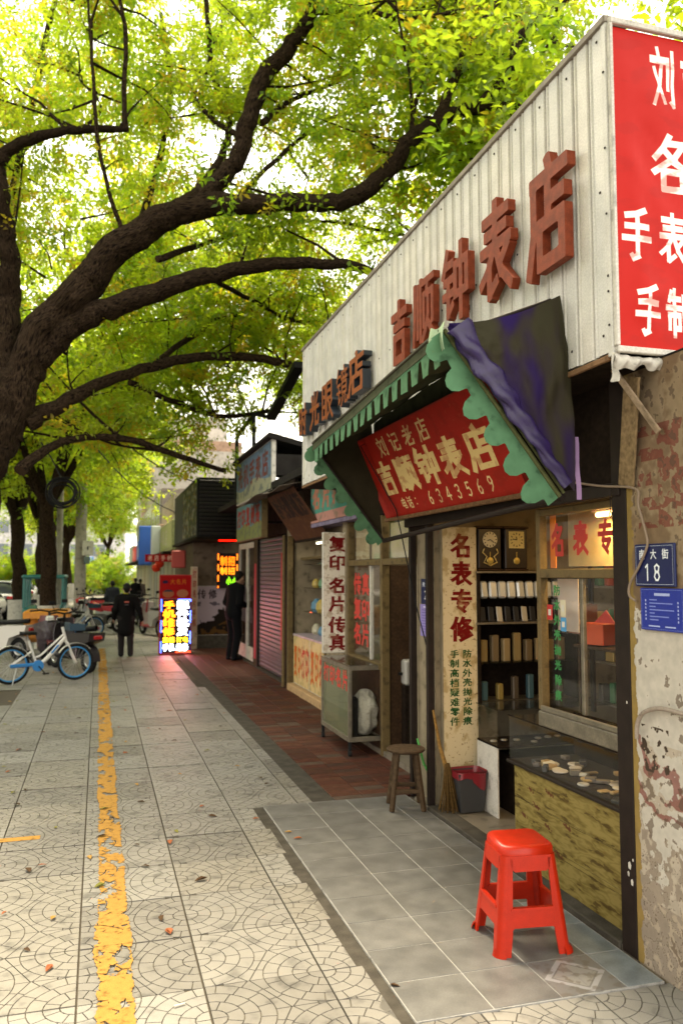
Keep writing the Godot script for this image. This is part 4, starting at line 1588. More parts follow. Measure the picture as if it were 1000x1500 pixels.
	for k in 42:
		mb = MB.new()
		var x := rng.randf_range(2.43, 2.78)
		var z := rng.randf_range(-4.45, -3.45)
		var sz := Vector3(rng.randf_range(0.03, 0.075), rng.randf_range(0.012, 0.04), rng.randf_range(0.04, 0.10))
		if k % 6 == 4 or k % 6 == 1:
			mb.lathe([Vector2(sz.z * 0.42, 0.0), Vector2(sz.z * 0.5, 0.006), Vector2(sz.z * 0.46, 0.012), Vector2(0, 0.012)], Vector3(x, 0.607, z), Basis(), 14)
		else:
			mb.box(Vector3(x, 0.607 + sz.y * 0.5, z), sz * 0.85, Basis.from_euler(Vector3(0, rng.randf() * 3.0, rng.randf_range(-0.1, 0.1))), 0.004)
		solo("watch_part_tray", mb, mat(cols[k % 6], 0.5), ["small cream tray of watch parts inside the glass counter", "small cream tray of watch parts inside the glass counter", "small black case lying inside the glass counter", "small brown leather pad inside the glass counter", "small cream tray of watch parts inside the glass counter", "small black case lying inside the glass counter"][k % 6], "tray", "small goods in the glass counter", Vector3(x, 0.607, z))
	mb = MB.new()
	mb.lathe([Vector2(0, -0.033), Vector2(0.02, -0.029), Vector2(0.034, -0.012), Vector2(0.036, 0.004), Vector2(0.028, 0.024), Vector2(0.012, 0.032), Vector2(0, 0.03)], Vector3(2.50, 0.641, -3.50), Basis(), 14)
	solo("orange_fruit", mb, mat(Color(0.62, 0.16, 0.02), 0.55, "fine", 8.0), "round orange inside the glass counter", "orange", "", Vector3(2.50, 0.607, -3.50))

func lamp_tube(label: String, at: Vector3, along: Vector3, length: float, col: Color, e: float, glow: float, rad := 0.014) -> void:
	var t := thing("tube_lamp", label, "lamp", at)
	var mb := MB.new()
	mb.tube([at - along * length * 0.5, at + along * length * 0.5], [rad], 10)
	part(t, "light_tube", mb, glow_mat(col, glow))
	mb = MB.new()
	mb.box(at + Vector3(0, 0.03, 0), Vector3(0.05, 0.03, 0.05) + along.abs() * length, Basis(), 0.004)
	part(t, "fitting", mb, M.white_paint)
	var l := AreaLight3D.new()
	l.name = "tube_light"
	l.area_size = Vector2(length, 0.03)
	l.light_color = col
	l.light_energy = e
	l.area_range = 8.0
	l.area_attenuation = 2.0
	l.shadow_enabled = true
	t.add_child(l)
	l.transform = Transform3D(Basis.looking_at(Vector3.DOWN, along.cross(Vector3.UP).normalized()), Vector3(0, -rad - 0.006, 0))

func clock(label: String, x: float, z: float, y: float, w: float, h: float, square: bool) -> void:
	var t := thing("wall_clock", label, "clock", Vector3(x, y, z))
	var mb := MB.new()
	mb.bx(Vector3(x - w / 2, y, z), Vector3(x + w / 2, y + h, z - 0.10), 0.008)
	part(t, "case", mb, mat(Color(0.022, 0.013, 0.009), 0.4, "grain", 4.0))
	mb = MB.new()
	mb.bx(Vector3(x - w / 2 - 0.012, y + h, z + 0.006), Vector3(x + w / 2 + 0.012, y + h + 0.018, z - 0.10), 0.005)
	mb.bx(Vector3(x - w / 2 - 0.008, y - 0.014, z + 0.006), Vector3(x + w / 2 + 0.008, y, z - 0.10), 0.005)
	part(t, "moulding", mb, M.brown)
	var cy := y + h * 0.72
	var r := w * 0.31
	var dial := mat(Color(0.60, 0.50, 0.22) if square else Color(0.62, 0.55, 0.38), 0.6)
	mb = MB.new()
	if square:
		mb.bx(Vector3(x - r * 1.1, cy - r * 1.1, z), Vector3(x + r * 1.1, cy + r * 1.1, z + 0.005))
	else:
		mb.lathe([Vector2(0, 0.006), Vector2(r, 0.006), Vector2(r, 0.0)], Vector3(x, cy, z), Basis.from_euler(Vector3(PI / 2, 0, 0)), 24)
	var d := part(t, "dial", mb, dial)
	mb = MB.new()
	for k in 12:
		var a := TAU * k / 12.0
		mb.box(Vector3(x + sin(a) * r * 0.82, cy + cos(a) * r * 0.82, z + 0.0075), Vector3(0.006, 0.013, 0.002), Basis.from_euler(Vector3(0, 0, -a)))
	part(d, "hour_marks", mb, M.black)
	for q in [[0.62, -1.4 if square else 2.2], [0.42, -0.1 if square else -1.9]]:
		mb = MB.new()
		mb.box(Vector3(x + sin(q[1]) * r * q[0] * 0.5, cy + cos(q[1]) * r * q[0] * 0.5, z + 0.0095), Vector3(0.006, r * q[0], 0.0015), Basis.from_euler(Vector3(0, 0, -q[1])))
		part(d, "hand", mb, M.black)
	mb = MB.new()
	mb.lathe([Vector2(0, 0.010), Vector2(0.024, 0.008), Vector2(0.028, 0.004), Vector2(0.028, 0.0)], Vector3(x, y + h * 0.20, z), Basis.from_euler(Vector3(PI / 2, 0, 0)), 16)
	mb.bx(Vector3(x - 0.003, y + h * 0.22, z + 0.002), Vector3(x + 0.003, y + h * 0.42, z + 0.004))
	part(t, "pendulum", mb, mat(Color(0.55, 0.42, 0.12), 0.35, "", 1.0, 0.6))
	if not square:
		mb = MB.new()
		for s in [-1, 1]:
			mb.tube([Vector3(x + s * 0.05, y + h * 0.5, z + 0.008), Vector3(x + s * 0.065, y + h * 0.4, z + 0.008), Vector3(x + s * 0.03, y + h * 0.3, z + 0.008), Vector3(x + s * 0.055, y + h * 0.16, z + 0.008), Vector3(x, y + h * 0.08, z + 0.008)], [0.006], 6)
		part(t, "brass_ornament", mb, mat(Color(0.5, 0.38, 0.14), 0.4, "", 1.0, 0.6))

func clock_shop_inside() -> void:
	# pillar board by the door
	var im := blank(220, 2048, Color(0.76, 0.70, 0.57))
	var red := Color(0.40, 0.05, 0.045)
	for i in 4:
		glyph(im, "名表专修"[i], 52, 50 + i * 212, 140, 185, red, 0.17)
	text_down(im, "手制高档疑难零件", 42, 935, 58, 62, 72, Color(0.06, 0.24, 0.10), 0.14)
	text_down(im, "防水外壳抛光除痕", 124, 935, 58, 62, 72, Color(0.06, 0.24, 0.10), 0.14)
	weather(im, Color(0.52, 0.43, 0.25), 61, 0.008, 0.14, 0.5, 0.5)
	weather(im, Color(0.36, 0.29, 0.18), 62, 0.03, 0.36, 0.6)
	weather(im, Color(0.78, 0.72, 0.58), 63, 0.012, 0.26, 0.4)
	var z := -5.68
	var tl := wz(647, 772, z)
	var tr := wz(696, 770, z)
	var t := thing("pillar_sign", "tall yellowed board with red and small green characters beside the shop door", "sign", Vector3((tl.x + tr.x) / 2, 0, z))
	var mb := MB.new()
	face_z(mb, z + 0.003, tl.x, tr.x, 0.06, tl.y)
	part(t, "face", mb, print_mat(im, 0.7))
	mb = MB.new()
	mb.bx(Vector3(tl.x - 0.004, 0.03, z), Vector3(tr.x + 0.004, tl.y + 0.004, z - 0.05))
	part(t, "backing", mb, M.cream)

	# shelf cabinet along the partition: two clocks on top, glass shelves below
	var zc := -5.66
	var x0 := wz(699, 840, zc).x
	var x1 := x0 + 0.86
	t = thing("shelf_cabinet", "tall open display cabinet with glass shelves behind the doorway", "cabinet", Vector3((x0 + x1) / 2, 0.022, zc))
	mb = MB.new()
	mb.bx(Vector3(x0, 0.73, zc), Vector3(x0 + 0.022, 1.72, zc - 0.30), 0.002)
	mb.bx(Vector3(x1 - 0.022, 0.73, zc), Vector3(x1, 1.72, zc - 0.30), 0.002)
	mb.bx(Vector3(x0, 0.73, zc - 0.29), Vector3(x1, 1.72, zc - 0.305))
	part(t, "carcass", mb, M.wood_dark)
	for y: float in [1.722, 1.335]:
		mb = MB.new()
		mb.bx(Vector3(x0 - 0.01, y, zc + 0.012), Vector3(x1 + 0.01, y + 0.016, zc - 0.30), 0.003)
		part(t, "shelf", mb, M.alu)
	for y: float in [1.52, 1.04]:
		mb = MB.new()
		mb.bx(Vector3(x0 + 0.02, y, zc - 0.004), Vector3(x1 - 0.02, y + 0.008, zc - 0.288))
		part(t, "shelf", mb, M.glass_dark)
	mb = MB.new()
	mb.bx(Vector3(x0 + 0.02, 0.735, zc - 0.005), Vector3(x1 - 0.02, 0.755, zc - 0.288))
	part(t, "bottom", mb, M.alu)
	clock("dark pendulum clock with round cream dial above the shelves", x0 + 0.12, zc - 0.03, 1.755, 0.195, 0.31, false)
	clock("dark pendulum clock with square yellow dial above the shelves", x0 + 0.345, zc - 0.03, 1.755, 0.19, 0.31, true)
	var rng := RandomNumberGenerator.new()
	rng.seed = 12
	for k in 10:
		mb = MB.new()
		var x := x0 + 0.045 + k * 0.078
		mb.box(Vector3(x + 0.03, 1.595, zc - 0.06), Vector3(0.066, 0.13, 0.04), Basis.from_euler(Vector3(-0.15, rng.randf_range(-0.2, 0.2), 0)), 0.012)
		solo("watch_box", mb, mat(Color(0.62, 0.64, 0.62), 0.32, "fine", 9.0, 0.4), "silvery wrapped watch box standing on the upper glass shelf", "box", "silvery watch boxes on the upper shelf", Vector3(x + 0.03, 1.53, zc - 0.06))
	for k in 11:
		mb = MB.new()
		var x := x0 + 0.04 + k * 0.071
		mb.box(Vector3(x + 0.03, 1.408, zc - 0.07), Vector3(0.058, 0.115, 0.012), Basis.from_euler(Vector3(-0.2, 0.35, -0.1)), 0.003)
		var dk := k % 3 != 2
		solo("strap_card", mb, mat(Color(0.03, 0.03, 0.032) if dk else Color(0.5, 0.48, 0.42), 0.35), "dark watch strap card leaning on the aluminium shelf" if dk else "pale watch strap card leaning on the aluminium shelf", "card", "watch strap cards on the shelf", Vector3(x + 0.03, 1.352, zc - 0.07))
	for k in 8:
		mb = MB.new()
		var x := x0 + 0.05 + k * 0.095
		var hh := rng.randf_range(0.15, 0.22)
		mb.box(Vector3(x + 0.03, 1.048 + hh / 2, zc - 0.09), Vector3(0.06, hh, 0.05), Basis.from_euler(Vector3(0, rng.randf_range(-0.2, 0.2), 0)), 0.006)
		solo("boxed_clock", mb, mat([Color(0.20, 0.14, 0.05), Color(0.14, 0.10, 0.05), Color(0.26, 0.19, 0.09)][k % 3], 0.5), "brown boxed clock standing on the lower glass shelf", "box", "brown boxes on the lower shelf", Vector3(x + 0.03, 1.048, zc - 0.09))
	for k in 6:
		mb = MB.new()
		var x := x0 + 0.06 + k * 0.13
		var hh := rng.randf_range(0.10, 0.2)
		mb.box(Vector3(x + 0.03, 0.756 + hh / 2, zc - 0.10), Vector3(0.05, hh, 0.05), Basis(), 0.008)
		solo("small_bottle", mb, mat([Color(0.05, 0.10, 0.12), Color(0.25, 0.18, 0.05), Color(0.08, 0.06, 0.04)][k % 3], 0.3), "small dark tin on the bottom of the shelf cabinet", "tin", "tins at the bottom of the cabinet", Vector3(x + 0.03, 0.756, zc - 0.10))
	# low glass counter inside the door
	var zk := -5.28
	var k0 := wz(697, 990, zk - 0.32).x
	t = thing("inner_counter", "low glass showcase with white end panel inside the doorway", "counter", Vector3(k0 + 0.4, 0.022, zk))
	mb = MB.new()
	mb.bx(Vector3(k0, 0.022, zk), Vector3(k0 + 0.012, 0.50, zk - 0.32), 0.002)
	part(t, "end_panel", mb, M.white_paint)
	mb = MB.new()
	mb.bx(Vector3(k0 + 0.15, 0.022, zk + 0.002), Vector3(k0 + 0.95, 0.42, zk - 0.30))
	part(t, "drawers", mb, M.wood_dark)
	mb = MB.new()
	mb.bx(Vector3(k0, 0.502, zk + 0.01), Vector3(k0 + 0.95, 0.515, zk - 0.32), 0.002)
	part(t, "shelf", mb, M.wood_dark)
	mb = MB.new()
	mb.bx(Vector3(k0, 0.517, zk + 0.008), Vector3(k0 + 0.95, 0.76, zk + 0.004))
	mb.bx(Vector3(k0, 0.517, zk), Vector3(k0 + 0.004, 0.76, zk - 0.32))
	part(t, "glass", mb, M.glass)
	mb = MB.new()
	mb.bx(Vector3(k0 - 0.002, 0.762, zk + 0.012), Vector3(k0 + 0.95, 0.772, zk - 0.33), 0.002)
	part(t, "top", mb, M.glass_dark)
	for k in 7:
		mb = MB.new()
		var p := Vector3(k0 + 0.05 + k * 0.09, 0.516, zk - rng.randf_range(0.04, 0.2))
		mb.lathe([Vector2(0.022, 0.0), Vector2(0.026, 0.006), Vector2(0.022, 0.012), Vector2(0, 0.013)], p, Basis(), 12)
		solo("loose_watch", mb, mat(Color(0.45, 0.42, 0.36), 0.3, "", 1.0, 0.7), "loose wristwatch lying in the low glass showcase", "watch", "watches in the low showcase", p)
	# things behind the window
	t = thing("red_gift_box", "orange-red carton with open lid behind the shop window", "box", wx(882, 948, 2.95))
	var p0 := wx(882, 945, 2.95)
	mb = MB.new()
	mb.box(p0 + Vector3(0, 0.07, 0), Vector3(0.20, 0.13, 0.17), Basis.from_euler(Vector3(0, 0.3, 0)), 0.004)
	part(t, "carton", mb, mat(Color(0.60, 0.085, 0.02), 0.5))
	mb = MB.new()
	mb.prism(PackedVector2Array([Vector2(-0.08, 0), Vector2(0.09, 0), Vector2(0.0, 0.08)]), p0 + Vector3(0.0, 0.135, 0.02), Vector3(0.2, 0, 1).normalized(), Vector3(0.2, 1, 0).normalized(), Vector3(0.004, 0, 0))
	part(t, "lid", mb, mat(Color(0.50, 0.03, 0.02), 0.5))
	var shelf_y := p0.y - 0.02
	mb = MB.new()
	mb.bx(Vector3(2.84, shelf_y, p0.z - 0.15), Vector3(3.20, shelf_y + 0.018, -3.35), 0.003)
	mb.bx(Vector3(2.86, 0.864, p0.z - 0.13), Vector3(2.88, shelf_y, p0.z - 0.11))
	mb.bx(Vector3(3.16, 0.864, p0.z - 0.13), Vector3(3.18, shelf_y, p0.z - 0.11))
	mb.bx(Vector3(2.858, 0.40, -3.45), Vector3(3.18, shelf_y - 0.14, -3.36))
	solo("work_shelf", mb, M.brown, "narrow brown work shelf behind the shop window", "shelf", "", Vector3(3.0, 0.86, -3.8))
	for k in 6:
		mb = MB.new()
		var yy := 0.87 + (k / 2) * 0.075
		var zz := -3.62 - 0.22 * (k % 2)
		mb.box(Vector3(3.0, yy + 0.037, zz), Vector3(0.22, 0.07, 0.19), Basis.from_euler(Vector3(0, 0.1 * k, 0)), 0.004)
		solo("carton", mb, mat([Color(0.36, 0.24, 0.10), Color(0.46, 0.36, 0.20), Color(0.28, 0.17, 0.07)][k % 3], 0.7), "small cardboard carton stacked under the work shelf", "carton", "cartons under the work shelf", Vector3(3.0, yy, zz))
	var wc := wx(842, 928, 2.95)
	t = thing("wooden_case", "small open wooden case hanging behind the shop window", "case", wc)
	mb = MB.new()
	for s in [-1, 1]:
		mb.bx(wc + Vector3(0, 0.0, s * 0.085), wc + Vector3(0.1, 0.19, s * 0.075))
		mb.bx(wc + Vector3(0, 0.095 + s * 0.095, -0.085), wc + Vector3(0.1, 0.095 + s * 0.085, 0.085))
	mb.bx(wc + Vector3(0.1, 0, -0.085), wc + Vector3(0.11, 0.19, 0.085))
	part(t, "box", mb, mat(Color(0.16, 0.045, 0.015), 0.5))
	mb = MB.new()
	mb.bar(wc + Vector3(0.02, 0.14, -0.06), wc + Vector3(0.02, 0.05, 0.06), 0.012, 0.012)
	part(t, "strap", mb, mat(Color(0.55, 0.20, 0.04), 0.5))
	mb = MB.new()
	mb.bx(wc + Vector3(0.115, -0.5, -0.02), wc + Vector3(0.13, 0.5, 0.02))
	part(t, "hanging_strip", mb, M.wood_dark)
	# shelves along the back, packed with small goods
	t = thing("goods_rack", "dark rack packed with small boxed goods behind the shop window", "rack", Vector3(3.75, 0.022, -4.4))
	for y: float in [0.75, 1.05, 1.33, 1.61, 1.89]:
		mb = MB.new()
		mb.bx(Vector3(3.60, y, -5.55), Vector3(3.88, y + 0.015, -3.40))
		part(t, "shelf", mb, M.alu)
	mb = MB.new()
	mb.bx(Vector3(3.88, 0.022, -5.55), Vector3(3.90, 2.2, -3.40))
	part(t, "back", mb, M.inner)
	var gm := [mat(Color(0.45, 0.26, 0.07), 0.35), mat(Color(0.50, 0.46, 0.36), 0.3), mat(Color(0.36, 0.05, 0.03), 0.35), mat(Color(0.05, 0.045, 0.04), 0.3), mat(Color(0.05, 0.16, 0.08), 0.35), mat(Color(0.55, 0.42, 0.16), 0.25, "", 1.0, 0.6)]
	var gl := ["amber", "pale", "dark red", "black", "green", "brass"]
	for k in 64:
		var yy: float = [0.766, 1.066, 1.346, 1.626][k / 16]
		var hh := rng.randf_range(0.07, 0.19)
		var zz := -5.45 + (k % 16) * 0.128 + rng.randf_range(-0.02, 0.02)
		mb = MB.new()
		mb.box(Vector3(3.67, yy + hh / 2, zz), Vector3(0.07, hh, rng.randf_range(0.05, 0.1)), Basis.from_euler(Vector3(0, rng.randf_range(-0.3, 0.3), 0)), 0.006)
		var gi := rng.randi() % 6
		solo("boxed_goods", mb, gm[gi], "small %s box on the goods rack behind the window" % gl[gi], "box", "boxed goods on the rack", Vector3(3.67, yy, zz))
	# basket of things on the counter behind the pane
	for k in 9:
		mb = MB.new()
		var q := Vector3(rng.randf_range(2.52, 2.78), 0.865, rng.randf_range(-4.05, -3.45))
		var sz := Vector3(rng.randf_range(0.05, 0.1), rng.randf_range(0.02, 0.06), rng.randf_range(0.06, 0.13))
		mb.box(q + Vector3(0, sz.y / 2, 0), sz, Basis.from_euler(Vector3(0, rng.randf() * 3, 0)), 0.012)
		solo("repair_tool_box", mb, mat([Color(0.40, 0.22, 0.06), Color(0.48, 0.44, 0.36), Color(0.35, 0.06, 0.03)][k % 3], 0.45), ["brown leather pouch on the counter behind the pane", "pale plastic tool box on the counter behind the pane", "small red tin on the counter behind the pane"][k % 3], ["pouch", "box", "tin"][k % 3], "tools on the counter behind the pane", q)
	# orange strip at the window and blind of pale film
	mb = MB.new()
	mb.bx(Vector3(2.47, 1.75, -4.16), Vector3(2.474, 2.05, -4.10))
	solo("orange_strip", mb, mat(Color(0.75, 0.22, 0.03), 0.4), "bright orange strip behind the upper window pane", "strip", "", Vector3(2.47, 1.75, -4.13))
	mb = MB.new()
	mb.bx(Vector3(2.50, 1.40, -4.14), Vector3(2.503, 1.69, -3.93))
	solo("paper_sheet", mb, mat(Color(0.55, 0.47, 0.42), 0.8), "pinkish paper sheet taped behind the lower window pane", "paper", "", Vector3(2.5, 1.4, -4.03))
	mb = MB.new()
	mb.bx(Vector3(2.60, 1.76, -4.18), Vector3(2.605, 2.07, -3.34))
	solo("film_panel", mb, mat(Color(0.42, 0.36, 0.18), 0.35, "soft", 2.0), "yellowish plastic panel behind the red window characters", "panel", "", Vector3(2.6, 1.76, -3.8))  # yellow made paler to put the tube glow into the colour
	lamp_tube("fluorescent tube glowing behind the upper window pane", Vector3(2.53, 2.03, -3.60), Vector3.BACK, 0.36, Color(1.0, 0.82, 0.50), 0.7, 4.0)
	lamp_tube("fluorescent tube on the ceiling of the watch shop", Vector3(3.6, 2.42, -4.4), Vector3.RIGHT, 1.2, Color(1.0, 0.80, 0.50), 1.2, 4.0)

# ---------------------------------------------------------------- the copy shop next door
func copy_shop() -> void:
	var X := 2.62
	var t := thing("copy_shop_front", "old wooden shop front with open door and red characters on the window", "shop front", Vector3(X, 0, -7.4))
	var mb := MB.new()
	# posts and rails
	for z: float in [-6.10, -6.62, -7.42, -8.52]:
		mb = MB.new()
		mb.bx(Vector3(X - 0.03, 0.0, z), Vector3(X + 0.05, 2.28, z - 0.06), 0.005)
		part(t, "post", mb, M.frame_y)
	mb = MB.new()
	mb.bx(Vector3(X - 0.025, 1.80, -6.161), Vector3(X + 0.045, 1.86, -8.519), 0.004)
	part(t, "transom", mb, M.frame_y)
	mb = MB.new()
	mb.bx(Vector3(X - 0.04, 0.80, -7.482), Vector3(X + 0.06, 0.86, -8.519), 0.004)
	part(t, "window_sill", mb, M.frame_y)
	mb = MB.new()
	mb.bx(Vector3(X - 0.01, 0.0, -7.482), Vector3(X + 0.03, 0.798, -8.519))
	part(t, "lower_panel", mb, M.brown)
	mb = MB.new()
	mb.bx(Vector3(X - 0.03, 2.282, -6.10), Vector3(X + 0.05, 2.64, -8.58), 0.004)
	part(t, "header", mb, M.wood_dark)
	for q in [[-6.162, -6.61], [-6.69, -7.41], [-7.49, -7.98], [-8.02, -8.51]]:
		mb = MB.new()
		mb.bx(Vector3(X + 0.008, 1.862, q[0]), Vector3(X + 0.012, 2.28, q[1]))
		part(t, "transom_pane", mb, M.glass)
		mb = MB.new()
		mb.bx(Vector3(X + 0.05, 1.87, q[0] - 0.02), Vector3(X + 0.054, 2.2, q[1] + 0.02))
		part(t, "paper_screen", mb, mat(Color(0.42, 0.36, 0.22), 0.8, "soft", 1.5))
	mb = MB.new()
	mb.bx(Vector3(X + 0.005, 0.862, -7.482), Vector3(X + 0.009, 1.798, -8.519))
	part(t, "window_pane", mb, M.glass)
	mb = MB.new()
	mb.bx(Vector3(X - 0.005, 0.862, -7.84), Vector3(X + 0.03, 1.798, -7.87), 0.003)
	part(t, "stile", mb, M.white_paint)
	mb = MB.new()
	mb.bx(Vector3(X - 0.01, 0.0, -6.162), Vector3(X + 0.03, 1.80, -6.618))
	part(t, "side_panel", mb, M.cream)
	# red characters on the window, white edged
	var i := 0
	var redm := mat(Color(0.50, 0.035, 0.025), 0.5)
	for ch in "传真复印名片":
		var a := MB.new()
		var b := MB.new()
		raised(a, b, ch, Vector3(X + 0.0045, 1.72 - (i / 2) * 0.26, -8.42 + (i % 2) * 0.27), Vector3.BACK, Vector3.DOWN, Vector3.LEFT, 0.25, 0.22, 0.001, 0.17, 36)
		part(t, "red_character", a, redm)
		i += 1
	# open door leaf
	mb = MB.new()
	mb.bx(Vector3(X + 0.06, 0.05, -7.44), Vector3(X + 0.75, 1.80, -7.48), 0.004)
	part(t, "door_leaf", mb, M.brown)
	# box on a stand in the doorway
	var b0 := wx(605, 1000, 2.95)
	t = thing("printer", "pale office printer on a dark stand inside the copy shop door", "printer", Vector3(b0.x, 0.05, b0.z))
	mb = MB.new()
	mb.bx(b0 + Vector3(-0.16, 0, -0.2), b0 + Vector3(0.2, 0.24, 0.2), 0.02)
	part(t, "body", mb, mat(Color(0.36, 0.35, 0.32), 0.5))
	mb = MB.new()
	mb.bx(b0 + Vector3(-0.19, 0.09, -0.14), b0 + Vector3(-0.162, 0.12, 0.14), 0.005)
	part(t, "tray", mb, M.black)
	mb = MB.new()
	mb.bx(Vector3(b0.x - 0.16, 0.05, b0.z - 0.2), Vector3(b0.x + 0.2, b0.y - 0.004, b0.z + 0.2))
	part(t, "stand", mb, M.wood_dark)
	# two plates on the pillar
	var im := blank(160, 180, Color(0.06, 0.09, 0.28))
	text_row(im, "南大街", 22, 22, 32, 36, 40, Color(0.82, 0.84, 0.88), 0.12)
	text_row(im, "20", 46, 84, 34, 66, 36, Color(0.88, 0.88, 0.9), 0.15)
	var pz_ := wx(624, 848, 2.412)
	t = thing("number_plate", "narrow navy number plate 20 on the pillar between the shops", "plate", pz_ + Vector3(0, -0.2, 0))
	mb = MB.new()
	sign_face(mb, 2.408, pz_.z - 0.10, pz_.z + 0.12, pz_.y - 0.19, pz_.y)
	part(t, "face", mb, print_mat(im, 0.4))
	mb = MB.new()
	mb.bx(Vector3(2.41, pz_.y - 0.192, pz_.z - 0.102), Vector3(2.418, pz_.y + 0.002, pz_.z + 0.122))
	part(t, "back", mb, M.alu)
	im = blank(160, 200, Color(0.55, 0.50, 0.74))
	for k in 9:
		im.fill_rect(Rect2i(20, 34 + k * 17, 70 + (k * 37) % 50, 4), Color(0.40, 0.36, 0.62))
	im.fill_rect(Rect2i(40, 12, 80, 9), Color(0.78, 0.75, 0.88))
	mb = MB.new()
	mb.bx(Vector3(2.4115, pz_.y - 0.44, pz_.z - 0.12), Vector3(2.417, pz_.y - 0.195, pz_.z + 0.12))
	var li := solo("notice_plate", mb, mat(Color(0.40, 0.36, 0.60), 0.5), "lilac notice plate below the navy number plate", "notice", "", Vector3(2.412, pz_.y - 0.44, pz_.z))
	mb = MB.new()
	sign_face(mb, 2.409, pz_.z - 0.12, pz_.z + 0.12, pz_.y - 0.44, pz_.y - 0.195)
	org = li.position
	part(li, "face", mb, print_mat(im, 0.5))
	# hanging vertical sign board
	im = blank(200, 920, Color(0.86, 0.83, 0.78))
	var red := Color(0.42, 0.06, 0.07)
	var ys := [30, 170, 350, 490, 650, 785]
	for k in 6:
		glyph(im, "复印名片传真"[k], 38, ys[k], 124, 118, red, 0.17)
	weather(im, Color(0.58, 0.50, 0.40), 71, 0.012, 0.1, 0.5)
	weather(im, Color(0.40, 0.33, 0.25), 72, 0.04, 0.33, 0.6)
	var zs := -8.62
	var p := wz(474, 780, zs)
	var q := wz(514, 955, zs)
	t = thing("vertical_sign", "white hanging board with six dark red characters above the glass cabinet", "sign", Vector3((p.x + q.x) / 2, q.y, zs))
	mb = MB.new()
	face_z(mb, zs + 0.003, p.x, q.x, q.y, p.y)
	part(t, "face", mb, print_mat(im, 0.6))
	mb = MB.new()
	mb.bx(Vector3(p.x - 0.004, q.y - 0.004, zs), Vector3(q.x + 0.004, p.y + 0.004, zs - 0.06), 0.003)
	part(t, "case", mb, M.white_paint)
	mb = MB.new()
	mb.bx(Vector3(q.x, p.y - 0.1, zs - 0.02), Vector3(2.66, p.y - 0.07, zs - 0.04))
	mb.bx(Vector3(q.x, q.y + 0.1, zs - 0.02), Vector3(2.66, q.y + 0.13, zs - 0.04))
	part(t, "bracket", mb, M.steel_dark)
	# wheeled glass cabinet
	t = thing("glass_cabinet", "wheeled aluminium and glass cabinet with red characters outside the copy shop", "cabinet", Vector3(2.52, 0, -8.0))
	var x0 := 2.30
	var x1 := 2.58
	x1 = wz(560, 1090, -7.52).x
	var z0 := -8.48
	var z1 := -7.52
	var y0 := 0.135
	var y1 := 0.84
	for x: float in [x0, x1]:
		for z: float in [z0, z1]:
			mb = MB.new()
			mb.box(Vector3(x, (y0 + y1) / 2, z), Vector3(0.035, y1 - y0, 0.035), Basis(), 0.003)
			part(t, "post", mb, M.alu)
			mb = MB.new()
			mb.tube([Vector3(x - 0.012, 0.032, z), Vector3(x + 0.012, 0.032, z)], [0.032], 12)
			mb.box(Vector3(x, 0.10, z), Vector3(0.028, 0.07, 0.028), Basis(), 0.003)
			part(t, "castor", mb, M.rubber)
	for y: float in [y0 + 0.02, y1 - 0.018]:
		for x: float in [x0, x1]:
			mb = MB.new()
			mb.bx(Vector3(x - 0.016, y - 0.022, z0 + 0.018), Vector3(x + 0.016, y + 0.022, z1 - 0.018), 0.002)
			part(t, "rail", mb, M.alu)
		for z: float in [z0, z1]:
			mb = MB.new()
			mb.bx(Vector3(x0 + 0.018, y - 0.022, z - 0.016), Vector3(x1 - 0.018, y + 0.022, z + 0.016), 0.002)
			part(t, "rail", mb, M.alu)
	mb = MB.new()
	mb.bx(Vector3(x0 - 0.02, y1 + 0.002, z0 - 0.02), Vector3(x1 + 0.02, y1 + 0.010, z1 + 0.02))
	part(t, "top_glass", mb, M.glass_dark)
	mb = MB.new()
	mb.bx(Vector3(x0 - 0.004, y0 + 0.043, z0 + 0.02), Vector3(x0, y1 - 0.042, z1 - 0.02))
	part(t, "side_glass", mb, glass(Color(0.45, 0.46, 0.36), 0.6))
	mb = MB.new()
	mb.bx(Vector3(x0 + 0.02, y0 + 0.043, z1), Vector3(x1 - 0.02, y1 - 0.042, z1 + 0.004))
	part(t, "end_glass", mb, M.glass)
	mb = MB.new()
	mb.bx(Vector3(x0 + 0.018, y0 + 0.0, z0 + 0.018), Vector3(x1 - 0.018, y0 + 0.016, z1 - 0.018))
	mb.bx(Vector3(x1 - 0.01, y0 + 0.045, z0 + 0.018), Vector3(x1, y1 - 0.042, z1 - 0.018))
	part(t, "floor_panel", mb, M.wood_dark)
	i = 0
	for ch in "打印名片":
		var a := MB.new()
		var b := MB.new()
		raised(a, b, ch, Vector3(x0 - 0.0045, y1 - 0.05, z0 + 0.05 + i * 0.225), Vector3.BACK, Vector3.DOWN, Vector3.LEFT, 0.19, 0.19, 0.001, 0.17, 32)
		part(t, "red_character", a, redm)
		i += 1
	# sack inside the cabinet
	mb = MB.new()
	var fn := FastNoiseLite.new(); fn.seed = 2; fn.frequency = 5.0
	mb.sheet(func(u: float, v: float) -> Vector3:
		var a := u * TAU
		var lat := v * PI
		var r := (1.0 + 0.7 * fn.get_noise_3d(cos(a) * 0.3, v * 0.7, sin(a) * 0.3)) * pow(sin(lat), 0.7)
		return Vector3((x0 + x1) / 2 + 0.05 + cos(a) * r * 0.11, y0 + 0.02 + (1.0 - cos(lat)) * 0.22, z1 - 0.19 + sin(a) * r * 0.13), 22, 14)
	solo("white_sack", mb, layer(mat(Color(0.55, 0.52, 0.42), 0.7, "soft", 4.0), "grime", 4.0), "crumpled pale sack stuffed inside the glass cabinet", "sack", "", Vector3(2.5, y0, z1 - 0.2))
	mb = MB.new()
	mb.bx(Vector3(x0 + 0.03, y0 + 0.017, z1 - 0.5), Vector3(x0 + 0.12, y0 + 0.40, z1 - 0.1), 0.02)
